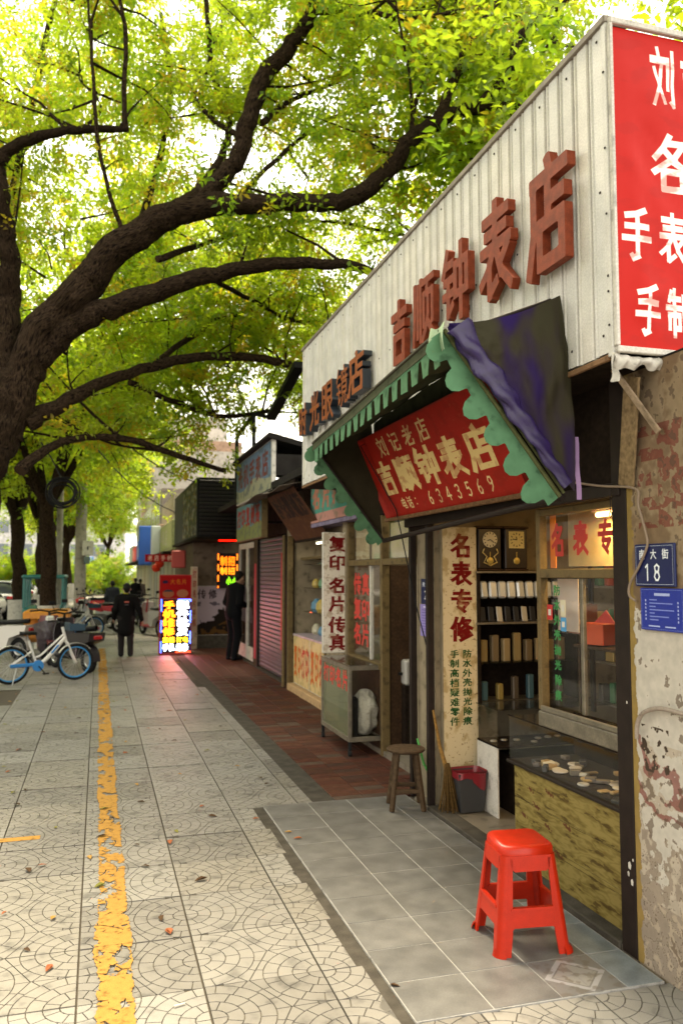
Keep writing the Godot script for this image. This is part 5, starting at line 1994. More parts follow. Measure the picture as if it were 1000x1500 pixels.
	solo("black_bag", mb, M.black, "black bag leaning inside the glass cabinet", "bag", "", Vector3(2.4, y0, z1 - 0.3))
	lamp_tube("fluorescent tube under the header of the copy shop", Vector3(2.95, 2.36, -7.0), Vector3.BACK, 0.9, Color(1.0, 0.93, 0.75), 0.35, 3.0)
	# signs over the copy shop and next door: turquoise and pink painted board
	im = blank(400, 128, Color(0.28, 0.52, 0.46))
	text_row(im, "名片打印", 20, 12, 74, 72, 95, Color(0.66, 0.42, 0.34), 0.2)
	im.fill_rect(Rect2i(0, 98, 400, 30), Color(0.66, 0.48, 0.44))
	weather(im, Color(0.45, 0.40, 0.34), 90, 0.02, 0.1, 0.6)
	t = thing("painted_sign", "faded turquoise and pink board above the copy shop", "sign", Vector3(2.5, 2.3, -9.0))
	mb = MB.new()
	sign_face(mb, 2.497, -9.80, -7.95, 2.33, 2.79)
	part(t, "face", mb, print_mat(im, 0.7))
	mb = MB.new()
	mb.bx(Vector3(2.50, 2.33, -9.80), Vector3(2.60, 2.79, -7.95), 0.004)
	mb.bx(Vector3(2.50, 2.28, -9.80), Vector3(2.9, 2.325, -7.95))
	part(t, "box", mb, layer(mat(Color(0.20, 0.17, 0.26), 0.7, "soft", 2.0), "grime", 1.0))

func blur_text(im: Image, t: String, x: float, y: float, w: float, h: float, step: float, col: Color, wt := 0.16) -> void:
	text_row(im, t, x, y, w, h, step, col, wt)

# ---------------------------------------------------------------- shop with lit display window, brown leaning sign
func case_shop() -> void:
	var t := thing("shop_building", "low shop with lit display window and brown leaning sign", "building", Vector3(2.75, 0, -10.5))
	var mb := MB.new()
	mb.bx(Vector3(2.74, -0.02, -8.72), Vector3(2.86, 2.9, -9.95))
	mb.bx(Vector3(2.74, 2.28, -9.95), Vector3(2.86, 2.9, -12.2))
	mb.bx(Vector3(6.2, -0.02, -8.72), Vector3(6.4, 2.9, -12.2))
	mb.bx(Vector3(2.86, -0.02, -12.1), Vector3(6.2, 2.9, -12.2))
	mb.bx(Vector3(2.86, -0.02, -8.72), Vector3(6.2, 2.9, -8.80))
	part(t, "wall", mb, M.cream)
	mb = MB.new()
	mb.bx(Vector3(2.3, 2.905, -8.75), Vector3(6.4, 3.0, -12.3))
	part(t, "roof", mb, M.tar)
	mb = MB.new()
	mb.bx(Vector3(2.72, -0.02, -9.95), Vector3(2.9, 0.10, -12.1), 0.01)
	part(t, "step", mb, layer(mat(Color(0.50, 0.33, 0.17), 0.7, "fine", 3.0), "grime", 1.0))
	for z: float in [-9.96, -12.05]:
		mb = MB.new()
		mb.bx(Vector3(2.72, 0.1, z), Vector3(2.80, 2.28, z - 0.06), 0.004)
		part(t, "post", mb, M.frame_y)
	mb = MB.new()
	mb.bx(Vector3(2.88, 0.0, -8.85), Vector3(6.1, 0.06, -12.05))
	part(t, "floor", mb, M.strip)
	mb = MB.new()
	mb.bx(Vector3(3.9, 0.06, -8.85), Vector3(3.95, 2.85, -12.05))
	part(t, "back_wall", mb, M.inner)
	# lower printed boxes
	var im := blank(256, 128, Color(0.80, 0.70, 0.50))
	text_row(im, "复印", 12, 20, 50, 90, 64, Color(0.75, 0.35, 0.10), 0.16)
	text_row(im, "打印", 140, 20, 50, 90, 60, Color(0.70, 0.20, 0.12), 0.16)
	weather(im, Color(0.55, 0.50, 0.32), 4, 0.03, 0.1, 0.5)
	var c := thing("display_case", "glass display case on pale printed panels in the lit shop window", "display case", Vector3(2.95, 0.1, -11.0))
	for q in [[-12.0, -11.05], [-11.02, -10.05]]:
		mb = MB.new()
		sign_face(mb, 2.797, q[0], q[1], 0.12, 0.80)
		part(c, "front_panel", mb, print_mat(im, 0.5))
	mb = MB.new()
	mb.bx(Vector3(2.80, 0.11, -12.0), Vector3(3.3, 0.80, -10.04))
	part(c, "base", mb, M.white_paint)
	mb = MB.new()
	mb.bx(Vector3(2.79, 0.802, -12.0), Vector3(3.3, 0.83, -10.04), 0.004)
	part(c, "ledge", mb, layer(mat(Color(0.50, 0.40, 0.46), 0.4, "soft", 2.0), "grime", 1.0))
	for y: float in [1.15, 1.5, 1.85]:
		mb = MB.new()
		mb.bx(Vector3(2.95, y, -12.0), Vector3(3.35, y + 0.012, -10.04))
		part(c, "shelf", mb, M.glass_dark)
	mb = MB.new()
	mb.bx(Vector3(2.90, 1.92, -12.0), Vector3(3.36, 1.96, -10.04), 0.003)
	mb.bx(Vector3(3.36, 0.83, -12.0), Vector3(3.40, 2.2, -10.04))
	part(c, "frame", mb, M.frame_y)
	var rng := RandomNumberGenerator.new()
	rng.seed = 41
	for k in 15:
		mb = MB.new()
		var y: float = [0.832, 1.163, 1.513][k / 5]
		var p := Vector3(3.08, y, -11.75 + (k % 5) * 0.36 + rng.randf_range(-0.05, 0.05))
		var r := rng.randf_range(0.06, 0.10)
		mb.lathe([Vector2(r * 0.7, 0), Vector2(r, r * 0.5), Vector2(r * 0.9, r * 1.4), Vector2(r * 0.4, r * 2.0), Vector2(0.0, r * 2.1)], p, Basis(), 14)
		solo("figurine", mb, mat([Color(0.45, 0.42, 0.30), Color(0.10, 0.22, 0.32), Color(0.45, 0.33, 0.08), Color(0.14, 0.28, 0.16)][k % 4], 0.4), ["pale round ornament on the display case shelf", "blue round ornament on the display case shelf", "yellow round ornament on the display case shelf", "green round ornament on the display case shelf"][k % 4], "ornament", "ornaments in the display case", p)
	lamp_tube("fluorescent tube over the display case", Vector3(3.05, 2.16, -11.0), Vector3.BACK, 1.2, Color(1.0, 0.95, 0.8), 0.5, 3.0)
	# drain pipe
	mb = MB.new()
	mb.tube([Vector3(2.70, 0.02, -12.25), Vector3(2.70, 2.3, -12.25)], [0.028], 8)
	solo("drain_pipe", mb, M.frame_y, "thin yellowed pipe beside the roller shutter", "pipe", "", Vector3(2.70, 0, -12.25))
	# brown sign leaning out over the window
	im = blank(300, 200, Color(0.27, 0.16, 0.08))
	for k in 5:
		glyph(im, "时光眼镜店"[k], 20 + k * 54, 14, 44, 100, Color(0.05, 0.035, 0.03), 0.2)
	weather(im, Color(0.36, 0.24, 0.12), 5, 0.03, 0.12, 0.5)
	var s := thing("leaning_sign", "brown board with dark characters leaning out below a grey awning sheet", "sign", Vector3(2.6, 2.15, -10.4))
	mb = MB.new()
	mb.quad(Vector3(2.30, 2.80, -11.6), Vector3(2.30, 2.80, -9.9), Vector3(2.58, 2.17, -9.3), Vector3(2.58, 2.17, -11.0), Vector3.LEFT)
	part(s, "face", mb, print_mat(im, 0.7))
	mb = MB.new()
	mb.prism(PackedVector2Array([Vector2(-11.6, 2.80), Vector2(-9.9, 2.80), Vector2(-9.9, 2.90), Vector2(-11.6, 2.90)]), Vector3(2.31, 0, 0), Vector3.BACK, Vector3.UP, Vector3(0.05, 0, 0))
	mb.bar(Vector3(2.60, 2.16, -11.0), Vector3(2.60, 2.16, -9.3), 0.04, 0.04)
	part(s, "frame", mb, M.wood_dark)
	# grey sheet above
	mb = MB.new()
	mb.sheet(func(u: float, v: float) -> Vector3:
		return Vector3(2.72 - v * 0.62, 2.93 - v * 0.13 - 0.03 * sin(u * 9.0) * v, -9.85 - u * 3.0), 24, 6, 0.006, Vector3.UP)
	solo("awning_sheet", mb, layer(mat(Color(0.17, 0.145, 0.12), 0.85, "soft", 1.5), "grime", 1.0), "sagging grey sheet projecting above the brown leaning sign", "awning", "", Vector3(2.5, 2.85, -11.3))

# ---------------------------------------------------------------- shuttered shop with two painted signs, steel frame on its roof
func shutter_shop() -> void:
	var t := thing("shop_building", "low shop with grey roller shutter and two blue painted sign boards", "building", Vector3(2.8, 0, -14.5))
	var mb := MB.new()
	mb.bx(Vector3(2.80, -0.02, -12.2), Vector3(2.95, 3.0, -12.5))
	mb.bx(Vector3(2.80, 2.35, -12.5), Vector3(2.95, 3.0, -17.4))
	mb.bx(Vector3(2.80, -0.02, -14.95), Vector3(2.95, 2.35, -15.35))
	mb.bx(Vector3(2.95, -0.02, -17.3), Vector3(6.2, 3.0, -17.4))
	mb.bx(Vector3(6.0, -0.02, -12.2), Vector3(6.2, 3.0, -17.3))
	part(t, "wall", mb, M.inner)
	mb = MB.new()
	mb.bx(Vector3(2.4, 3.0, -12.3), Vector3(6.2, 3.1, -17.5))
	part(t, "roof", mb, M.tar)
	mb = MB.new()
	mb.bx(Vector3(2.78, -0.02, -12.5), Vector3(3.4, 0.03, -17.3))
	part(t, "floor", mb, M.strip)
	var sh := layer(mat(Color(0.09, 0.084, 0.10), 0.45, "soft", 1.0, 0.2), "blotch", 1.2)
	var sl := MB.new()
	sl.prism(PackedVector2Array([Vector2(0, 0), Vector2(-0.012, 0.012), Vector2(-0.014, 0.055), Vector2(0, 0.072), Vector2(0.008, 0.072), Vector2(0.008, 0.0)]), Vector3.ZERO, Vector3.RIGHT, Vector3.UP, Vector3(0, 0, 2.4))
	var slm := sl.mesh()
	slm.surface_set_material(0, sh)
	for k in 31:
		piece(t, "shutter_slat", slm, Vector3(2.84, 0.05 + k * 0.074, -14.93) - org)
	for z: float in [-12.50, -14.90]:
		mb = MB.new()
		mb.bx(Vector3(2.79, 0.0, z), Vector3(2.86, 2.35, z - 0.05))
		part(t, "shutter_rail", mb, M.steel_dark)
	# white glazed door where the man stands
	var d := thing("glazed_door", "white framed glass door behind the man in dark clothes", "door", Vector3(2.85, 0, -16.3))
	for q in [[-15.37, -16.30], [-16.33, -17.28]]:
		mb = MB.new()
		mb.bx(Vector3(2.84, 0.04, q[0]), Vector3(2.88, 2.33, q[0] - 0.09), 0.004)
		mb.bx(Vector3(2.84, 0.04, q[1] + 0.09), Vector3(2.88, 2.33, q[1]), 0.004)
		mb.bx(Vector3(2.84, 0.04, q[0] - 0.09), Vector3(2.88, 0.3, q[1] + 0.09), 0.004)
		mb.bx(Vector3(2.84, 2.22, q[0] - 0.09), Vector3(2.88, 2.33, q[1] + 0.09), 0.004)
		var f := part(d, "leaf", mb, M.white_paint)
		mb = MB.new()
		mb.bx(Vector3(2.858, 0.3, q[0] - 0.09), Vector3(2.862, 2.22, q[1] + 0.09))
		part(f, "pane", mb, M.glass_dark)
	mb = MB.new()
	mb.bx(Vector3(3.0, 0.03, -15.3), Vector3(3.02, 2.3, -17.25))
	part(d, "curtain", mb, mat(Color(0.30, 0.27, 0.22), 0.9, "soft", 1.0))
	# red couplet strips
	for q in [[-12.9, 0.50, 2.05, Color(0.50, 0.04, 0.05)], [-15.15, 0.15, 1.9, Color(0.42, 0.03, 0.05)]]:
		mb = MB.new()
		mb.bx(Vector3(2.795, q[1], q[0] - 0.09), Vector3(2.799, q[2], q[0] + 0.09))
		if q[0] > -13.0:
			for i in mb.v.size(): mb.v[i].x += 0.018; 
		solo("red_paper_strip", mb, mat(q[3], 0.7), "long red paper strip pasted on the roller shutter" if q[0] > -13.0 else "long red paper strip between shutter and glass door", "paper strip", "", Vector3(2.8, q[1], q[0]))
	# sign A with its dark hood, sign B under it
	var im := blank(420, 160, Color(0.42, 0.50, 0.56))
	for y in 160:
		for x in 420:
			var k := y / 160.0
			im.set_pixel(x, y, Color(0.38, 0.46, 0.54) if k < 0.66 + 0.08 * sin(x * 0.02) else Color(0.58, 0.58, 0.48))
	text_row(im, "光机手表店", 24, 18, 62, 92, 76, Color(0.42, 0.20, 0.17), 0.16)
	weather(im, Color(0.30, 0.33, 0.36), 15, 0.02, 0.1, 0.6)
	var s := thing("upper_sign", "weathered blue-grey sign board under a dark sloping hood", "sign", Vector3(2.3, 2.9, -12.8))
	mb = MB.new()
	sign_face(mb, 2.297, -14.3, -11.3, 2.92, 3.60)
	part(s, "face", mb, print_mat(im, 0.7))
	mb = MB.new()
	mb.bx(Vector3(2.30, 2.90, -14.32), Vector3(2.36, 3.62, -11.25), 0.004)
	part(s, "board", mb, M.white_paint)
	mb = MB.new()
	mb.prism(PackedVector2Array([Vector2(2.22, 3.63), Vector2(2.25, 3.70), Vector2(3.3, 3.45), Vector2(3.3, 3.38)]), Vector3(0, 0, -14.4), Vector3.RIGHT, Vector3.UP, Vector3(0, 0, 3.2))
	mb.bx(Vector3(2.37, 3.10, -11.24), Vector3(3.2, 3.40, -11.28))
	part(s, "hood", mb, M.tar)
	im = blank(420, 180, Color(0.30, 0.46, 0.48))
	for y in 180:
		for x in 420:
			var k := y / 180.0
			im.set_pixel(x, y, Color(0.34, 0.48, 0.52) if k < 0.60 + 0.06 * sin(x * 0.03) else Color(0.46, 0.48, 0.30))
	text_row(im, "打印复制高", 20, 14, 62, 100, 78, Color(0.55, 0.12, 0.12), 0.18)
	weather(im, Color(0.34, 0.36, 0.34), 16, 0.02, 0.1, 0.6)
	s = thing("lower_sign", "small blue sign board with red characters under the weathered one", "sign", Vector3(2.3, 2.25, -13.3))
	mb = MB.new()
	sign_face(mb, 2.327, -14.45, -12.15, 2.28, 2.86)
	part(s, "face", mb, print_mat(im, 0.7))
	mb = MB.new()
	mb.bx(Vector3(2.33, 2.26, -14.47), Vector3(2.42, 2.88, -12.12), 0.004)
	part(s, "board", mb, M.frame_y)
	mb = MB.new()
	mb.bx(Vector3(2.42, 2.5, -12.6), Vector3(2.80, 2.54, -12.64))
	mb.bx(Vector3(2.42, 2.5, -14.2), Vector3(2.80, 2.54, -14.24))
	part(s, "bracket", mb, M.steel_dark)
	# steel frame standing on the roof
	s = thing("roof_frame", "black steel frame rising from the roof behind the blue sign", "frame", Vector3(2.5, 3.1, -12.5))
	var a := wx(347, 640, 2.5)
	var b := wx(372, 606, 2.6)
	var c := wx(397, 612, 2.9)
	for q in [[Vector3(a.x, 3.0, a.z), a], [Vector3(b.x, 3.0, b.z), b], [a, b], [b, c]]:
		mb = MB.new()
		mb.bar(q[0], q[1], 0.06, 0.06)
		part(s, "bar", mb, M.black)
	mb = MB.new()
	mb.bar(c, wx(438, 534, 2.9), 0.16, 0.10)
	part(s, "brace", mb, M.black)

# ---------------------------------------------------------------- beyond: protruding upper floor, row of signs towards the end of the street
func far_shops() -> void:
	var t := thing("shop_building", "dark corner shop with black slatted upper box and painted panels", "building", Vector3(2.6, 0, -19))
	var mb := MB.new()
	var zf := -17.6
	mb.bx(Vector3(2.10, -0.02, -19.3), Vector3(6.0, 2.5, -24.0))
	part(t, "wall", mb, layer(mat(Color(0.15, 0.115, 0.085), 0.85, "soft", 1.0), "grime", 0.5))
	mb = MB.new()
	mb.bx(Vector3(1.98, 2.50, zf), Vector3(2.98, 3.78, -23.0))
	part(t, "upper_box", mb, M.black)
	mb = MB.new()
	var sl := MB.new()
	sl.bx(Vector3(0, 0, 0), Vector3(0.90, 0.05, 0.03), 0.004)
	var slm := sl.mesh()
	slm.surface_set_material(0, mat(Color(0.02, 0.018, 0.017), 0.5))
	for k in 15:
		var o := piece(t, "slat", slm, Vector3(2.03, 2.56 + k * 0.08, zf + 0.004) - org)
		o.rotation.x = 0.5
	mb = MB.new()
	mb.bx(Vector3(1.94, 2.44, zf + 0.03), Vector3(3.0, 2.50, -23.1))
	part(t, "canopy", mb, M.wood_dark)
	# painted panels on the street side
	var im := blank(256, 256, Color(0.30, 0.30, 0.26))
	weather(im, Color(0.60, 0.58, 0.54), 33, 0.02, 0.0, 0.9)
	weather(im, Color(0.28, 0.32, 0.18), 34, 0.012, 0.2, 0.9)
	weather(im, Color(0.60, 0.45, 0.12), 35, 0.03, 0.25, 0.9)
	mb = MB.new()
	sign_face(mb, 1.975, -20.6, zf - 0.1, 2.55, 3.7)
	part(t, "painted_panel", mb, print_mat(im, 0.7))
	# recess by the door: poster wall facing the camera
	mb = MB.new()
	mb.bx(Vector3(2.10, -0.02, -19.1), Vector3(3.0, 0.28, -19.29))
	part(t, "plinth", mb, M.strip)
	im = blank(300, 380, Color(0.62, 0.57, 0.62))
	var fn := FastNoiseLite.new(); fn.seed = 8; fn.frequency = 0.012; fn.fractal_octaves = 4
	for y in 380:
		for x in 300:
			var n := fn.get_noise_2d(x, y)
			var c := Color(0.66, 0.61, 0.66)
			if y > 300 - 130.0 * smoothstep(60.0, 300.0, x) + n * 90.0: c = Color(0.12, 0.09, 0.07)
			if y > 330 - 60.0 * smoothstep(120.0, 300.0, x) and n > 0.05: c = Color(0.35, 0.24, 0.10)
			if y > 120 and y < 160 and n > 0.12: c = Color(0.36, 0.33, 0.38)
			im.set_pixel(x, y, c)
	text_row(im, "传修", 30, 24, 70, 74, 92, Color(0.20, 0.17, 0.19), 0.13)
	t = thing("wall_poster", "large pale poster with brush characters on the corner shop wall", "poster", Vector3(2.5, 0.3, -19.27))
	mb = MB.new()
	face_z(mb, -19.28, 2.13, 2.95, 0.30, 1.42)
	part(t, "print", mb, print_mat(im, 0.6))
	mb = MB.new()
	mb.bx(Vector3(2.12, 0.29, -19.284), Vector3(2.96, 1.43, -19.298))
	part(t, "backing", mb, M.white_paint)
	# LED window sign
	t = thing("led_sign", "small orange LED sign glowing in the corner shop window", "LED sign", Vector3(2.75, 1.65, -19.2))
	im = blank(128, 160, Color(0.02, 0.01, 0.01))
	text_row(im, "制招", 16, 12, 44, 46, 50, Color(1, 0.42, 0.05), 0.15)
	text_row(im, "制招", 16, 64, 44, 34, 50, Color(1, 0.5, 0.08), 0.15)
	text_row(im, "小小", 56, 108, 32, 40, 36, Color(0.55, 1, 0.1), 0.15)
	for y in 160:
		for x in 128:
			if (x < 8 or x > 119) and y % 50 < 30: im.set_pixel(x, y, Color(1, 0.45, 0.1))
	var em := StandardMaterial3D.new()
	em.albedo_color = Color(0.02, 0.02, 0.02)
	em.emission_enabled = true
	em.emission_texture = ImageTexture.create_from_image(im)
	em.emission = Color(1, 1, 1)
	em.emission_operator = BaseMaterial3D.EMISSION_OP_MULTIPLY
	em.emission_energy_multiplier = 2.2
	var p := wz(319, 811, -19.18)
	var q := wz(348, 861, -19.18)
	mb = MB.new()
	face_z(mb, -19.176, p.x, q.x, q.y, p.y)
	part(t, "led_screen", mb, em)
	mb = MB.new()
	mb.bx(Vector3(p.x - 0.01, q.y - 0.01, -19.18), Vector3(q.x + 0.01, p.y + 0.01, -19.22), 0.003)
	part(t, "housing", mb, M.black)
	mb = MB.new()
	mb.tube([Vector3(2.45, 2.43, -17.62), Vector3(2.95, 2.43, -17.62)], [0.018], 8)
	solo("red_neon_tube", mb, glow_mat(Color(1.0, 0.08, 0.02), 2.5), "red neon tube under the black slatted box", "neon tube", "", Vector3(2.7, 2.43, -17.62))
	# LED stand on the pavement, red menu board behind it
	var zb := -17.8
	p = wz(236, 878, zb)
	q = wz(279, 959, zb)
	t = thing("led_stand", "bright LED board with orange and white characters standing on the pavement", "LED sign", Vector3((p.x + q.x) / 2, 0, zb))
	im = blank(180, 330, Color(0.03, 0.01, 0.015))
	for k in 4:
		glyph(im, "手机维修"[k], 14, 10 + k * 55, 70, 50, Color(1, 0.45, 0.05), 0.17)
		glyph(im, "配件批发"[k], 96, 10 + k * 55, 70, 50, Color(0.95, 0.97, 1.0), 0.17)
	for k in 2:
		glyph(im, "高档"[k], 14 + k * 36, 234, 32, 34, Color(1, 0.75, 0.1), 0.17)
		glyph(im, "打电"[k], 96 + k * 36, 234, 32, 34, Color(1, 0.75, 0.1), 0.17)
	for k in 2:
		glyph(im, "手机"[k], 14 + k * 36, 276, 32, 44, Color(0.9, 0.95, 1), 0.2)
		glyph(im, "维修"[k], 96 + k * 36, 276, 32, 44, Color(0.9, 0.95, 1), 0.2)
	for y in 330:
		for x in 180:
			if x < 7 and y % 130 < 75: im.set_pixel(x, y, Color(0.25, 0.35, 1.0))
			if x > 172 and (y + 60) % 130 < 75: im.set_pixel(x, y, Color(0.3, 0.4, 1.0))
			if y < 6 and x > 100: im.set_pixel(x, y, Color(0.3, 0.4, 1.0))
			if y > 323 and x > 90: im.set_pixel(x, y, Color(1, 0.25, 0.1))
	em = em.duplicate()
	em.emission_texture = ImageTexture.create_from_image(im)
	em.emission_energy_multiplier = 5.0
	mb = MB.new()
	face_z(mb, zb + 0.004, p.x, q.x, 0.05, p.y)
	part(t, "led_screen", mb, em)
	mb = MB.new()
	mb.bx(Vector3(p.x - 0.02, 0.0, zb), Vector3(q.x + 0.02, p.y + 0.02, zb - 0.10), 0.005)
	part(t, "housing", mb, mat(Color(0.30, 0.03, 0.03), 0.5))
	var l := AreaLight3D.new()
	l.name = "led_light"
	l.area_size = Vector2(q.x - p.x, p.y - 0.05)
	l.light_color = Color(1.0, 0.42, 0.42)
	l.light_energy = 0.85
	l.area_range = 12.0
	l.area_attenuation = 2.0
	l.shadow_enabled = true
	t.add_child(l)
	l.position = Vector3((p.x + q.x) / 2, p.y * 0.5, zb + 0.012) - org
	l.rotation.y = PI
	im = blank(160, 120, Color(0.62, 0.02, 0.02))
	text_row(im, "大名片", 52, 16, 26, 26, 30, Color(0.75, 0.42, 0.06), 0.13)
	for y in 120:
		for x in 160:
			var d1 := Vector2((x - 42) / 30.0, (y - 84) / 19.0).length()
			var d2 := Vector2((x - 116) / 30.0, (y - 84) / 19.0).length()
			if d1 < 1: im.set_pixel(x, y, Color(0.20, 0.20, 0.26) if y < 76 else Color(0.62, 0.36, 0.24))
			if d2 < 1: im.set_pixel(x, y, Color(0.66, 0.40, 0.28))
			if Vector2((x - 26) / 15.0, (y - 30) / 8.0).length() < 1: im.set_pixel(x, y, Color(0.18, 0.08, 0.22))
	t = thing("menu_board", "red menu board with two dishes rising behind the LED board", "menu board", Vector3(1.6, 0, zb - 0.2))
	p = wz(235, 843, zb - 0.2)
	q = wz(280, 843, zb - 0.2)
	mb = MB.new()
	face_z(mb, zb - 0.195, p.x, q.x, p.y - 0.55, p.y)
	part(t, "print", mb, print_mat(im, 0.5))
	mb = MB.new()
	mb.bx(Vector3(p.x - 0.015, 0.0, zb - 0.2), Vector3(q.x + 0.015, p.y + 0.015, zb - 0.26), 0.005)
	part(t, "board", mb, mat(Color(0.45, 0.02, 0.02), 0.5))
	# pillar with a vertical strip beside it
	t = thing("shop_pillar", "pale pillar with faded red characters beside the poster", "pillar", Vector3(2.0, 0, -19.3))
	mb = MB.new()
	p = wz(281, 830, -19.0)
	q = wz(290, 830, -19.0)
	mb.bx(Vector3(p.x, 0, -19.0), Vector3(q.x, p.y, -19.3), 0.01)
	part(t, "shaft", mb, layer(mat(Color(0.52, 0.42, 0.33), 0.8, "soft", 1.0), "grime", 1.0))
	im = blank(64, 400, Color(0.70, 0.60, 0.52))
	text_down(im, "打印名片手机", 12, 10, 40, 50, 62, Color(0.55, 0.22, 0.18), 0.15)
	mb = MB.new()
	face_z(mb, -18.997, p.x + 0.01, q.x - 0.01, 0.4, p.y - 0.05)
	part(t, "strip", mb, print_mat(im, 0.7))

	# the row beyond
	var rng := RandomNumberGenerator.new()
	rng.seed = 19
	var walls := [Color(0.28, 0.25, 0.21), Color(0.36, 0.31, 0.25), Color(0.20, 0.17, 0.15), Color(0.42, 0.38, 0.33), Color(0.30, 0.20, 0.14), Color(0.5, 0.46, 0.4)]
	var boards := [Color(0.40, 0.42, 0.20), Color(0.45, 0.30, 0.20), Color(0.50, 0.50, 0.46), Color(0.08, 0.17, 0.62), Color(0.55, 0.05, 0.05), Color(0.30, 0.38, 0.30)]
	var names := ["olive green", "tan brown", "pale grey", "bright blue", "red", "grey-green"]
	var z := -24.0
	for k in 6:
		var wd := 6.0
		var hh: float = [3.6, 4.6, 5.4, 8.0, 9.5, 12.0][k]
		t = thing("shop_building", "distant shop with %s sign board along the same pavement" % names[k], "building", Vector3(2.6, 0, z - wd / 2), "")
		mb = MB.new()
		mb.bx(Vector3(2.55, -0.02, z), Vector3(8.0, hh, z - wd + 0.02))
		part(t, "wall", mb, layer(mat(walls[k], 0.85, "soft", 0.6), "grime", 0.4))
		mb = MB.new()
		mb.bx(Vector3(2.02, 2.4, z - 0.2), Vector3(2.54, 3.3 + 0.2 * (k % 2), z - wd + 0.3), 0.02)
		var bd := part(t, "sign_board", mb, layer(mat(boards[k], 0.6, "soft", 1.0), "grime", 1.0))
		im = blank(320, 64, Color(boards[k].r, boards[k].g, boards[k].b).linear_to_srgb())
		text_row(im, ["手机店", "名表店", "光片店", "大街店", "老店", "打印"][k], 30, 8, 44, 48, 70, Color(0.75, 0.72, 0.66), 0.15)
		mb = MB.new()
		sign_face(mb, 2.016, z - wd + 0.5, z - 0.4, 2.5, 3.2)
		part(bd, "print", mb, print_mat(im, 0.6))
		mb = MB.new()
		mb.bx(Vector3(1.75, 2.28, z - 0.1), Vector3(2.54, 2.36, z - wd + 0.2), 0.01)
		part(t, "canopy", mb, M.wood_dark)
		for j in 3:
			mb = MB.new()
			mb.bx(Vector3(2.535, 0.1, z - 0.4 - j * 1.9), Vector3(2.545, 2.2, z - 1.9 - j * 1.9))
			part(t, "opening_panel", mb, mat([Color(0.20, 0.19, 0.19), Color(0.28, 0.22, 0.17), Color(0.35, 0.30, 0.22)][(j + k) % 3], 0.45))  # flat panel added in place of the dark shop opening
		if hh > 5.0:
			for fl in int((hh - 3.6) / 2.6) + 1:
				for j in 3:
					mb = MB.new()
					var y0 := 3.9 + fl * 2.6
					if y0 + 1.3 > hh: continue
					mb.bx(Vector3(2.49, y0, z - 0.6 - j * 1.9), Vector3(2.545, y0 + 1.3, z - 1.8 - j * 1.9))
					var wf := part(t, "window", mb, M.white_paint)
					mb = MB.new()
					mb.bx(Vector3(2.485, y0 + 0.06, z - 0.66 - j * 1.9), Vector3(2.489, y0 + 1.24, z - 1.74 - j * 1.9))
					part(wf, "pane", mb, mat(Color(0.05, 0.06, 0.07), 0.1))
		z -= wd
	# blade signs
	for q4 in [[204, 770, 222, 828, -30.0, Color(0.04, 0.14, 0.62), "tall bright blue blade sign over the distant shops"], [222, 770, 235, 815, -29.0, Color(0.66, 0.68, 0.68), "tall white blade sign beside the blue one"], [252, 806, 272, 832, -21.0, Color(0.50, 0.07, 0.06), "round-ended red box sign on the corner shop"]]:
		var pa := wz(q4[0], q4[1], q4[4])
		var pb := wz(q4[2], q4[3], q4[4])
		t = thing("blade_sign", q4[6], "sign", Vector3((pa.x + pb.x) / 2, pb.y, q4[4]))
		mb = MB.new()
		mb.bx(Vector3(pa.x, pb.y, q4[4]), Vector3(pb.x, pa.y, q4[4] - 0.18), 0.03)
		part(t, "panel", mb, mat(q4[5], 0.5))
		mb = MB.new()
		mb.bx(Vector3(pb.x - 0.05, pb.y + 0.2, q4[4] - 0.07), Vector3(2.7, pb.y + 0.26, q4[4] - 0.12))
		part(t, "arm", mb, M.steel_dark)
	im = blank(256, 48, Color(0.66, 0.05, 0.06))
	text_row(im, "老店手机", 20, 6, 40, 36, 54, Color(0.9, 0.75, 0.7), 0.16)
	p = wz(213, 812, -22.4)
	q = wz(258, 823, -22.4)
	t = thing("red_sign", "long red sign with white characters across the pavement side", "sign", Vector3((p.x + q.x) / 2, q.y, -22.4))
	mb = MB.new()
	face_z(mb, -22.397, p.x, q.x, q.y, p.y)
	part(t, "print", mb, print_mat(im, 0.5))
	mb = MB.new()
	mb.bx(Vector3(p.x, q.y, -22.4), Vector3(q.x + 0.3, p.y, -22.5))
	part(t, "board", mb, mat(Color(0.40, 0.03, 0.03), 0.5))
	for k in 2:
		p = wz([234, 229][k], [826, 832][k], -23.0)
		mb = MB.new()
		mb.lathe([Vector2(0.03, -0.11), Vector2(0.09, -0.08), Vector2(0.12, 0.0), Vector2(0.09, 0.08), Vector2(0.03, 0.11)], p, Basis(), 12)
		mb.tube([p + Vector3(0, 0.1, 0), p + Vector3(0, 0.35, 0)], [0.006], 4)
		solo("paper_lantern", mb, mat(Color(0.6, 0.04, 0.015), 0.6), "small red paper lantern hanging under the distant canopy", "lantern", "red lanterns", p)

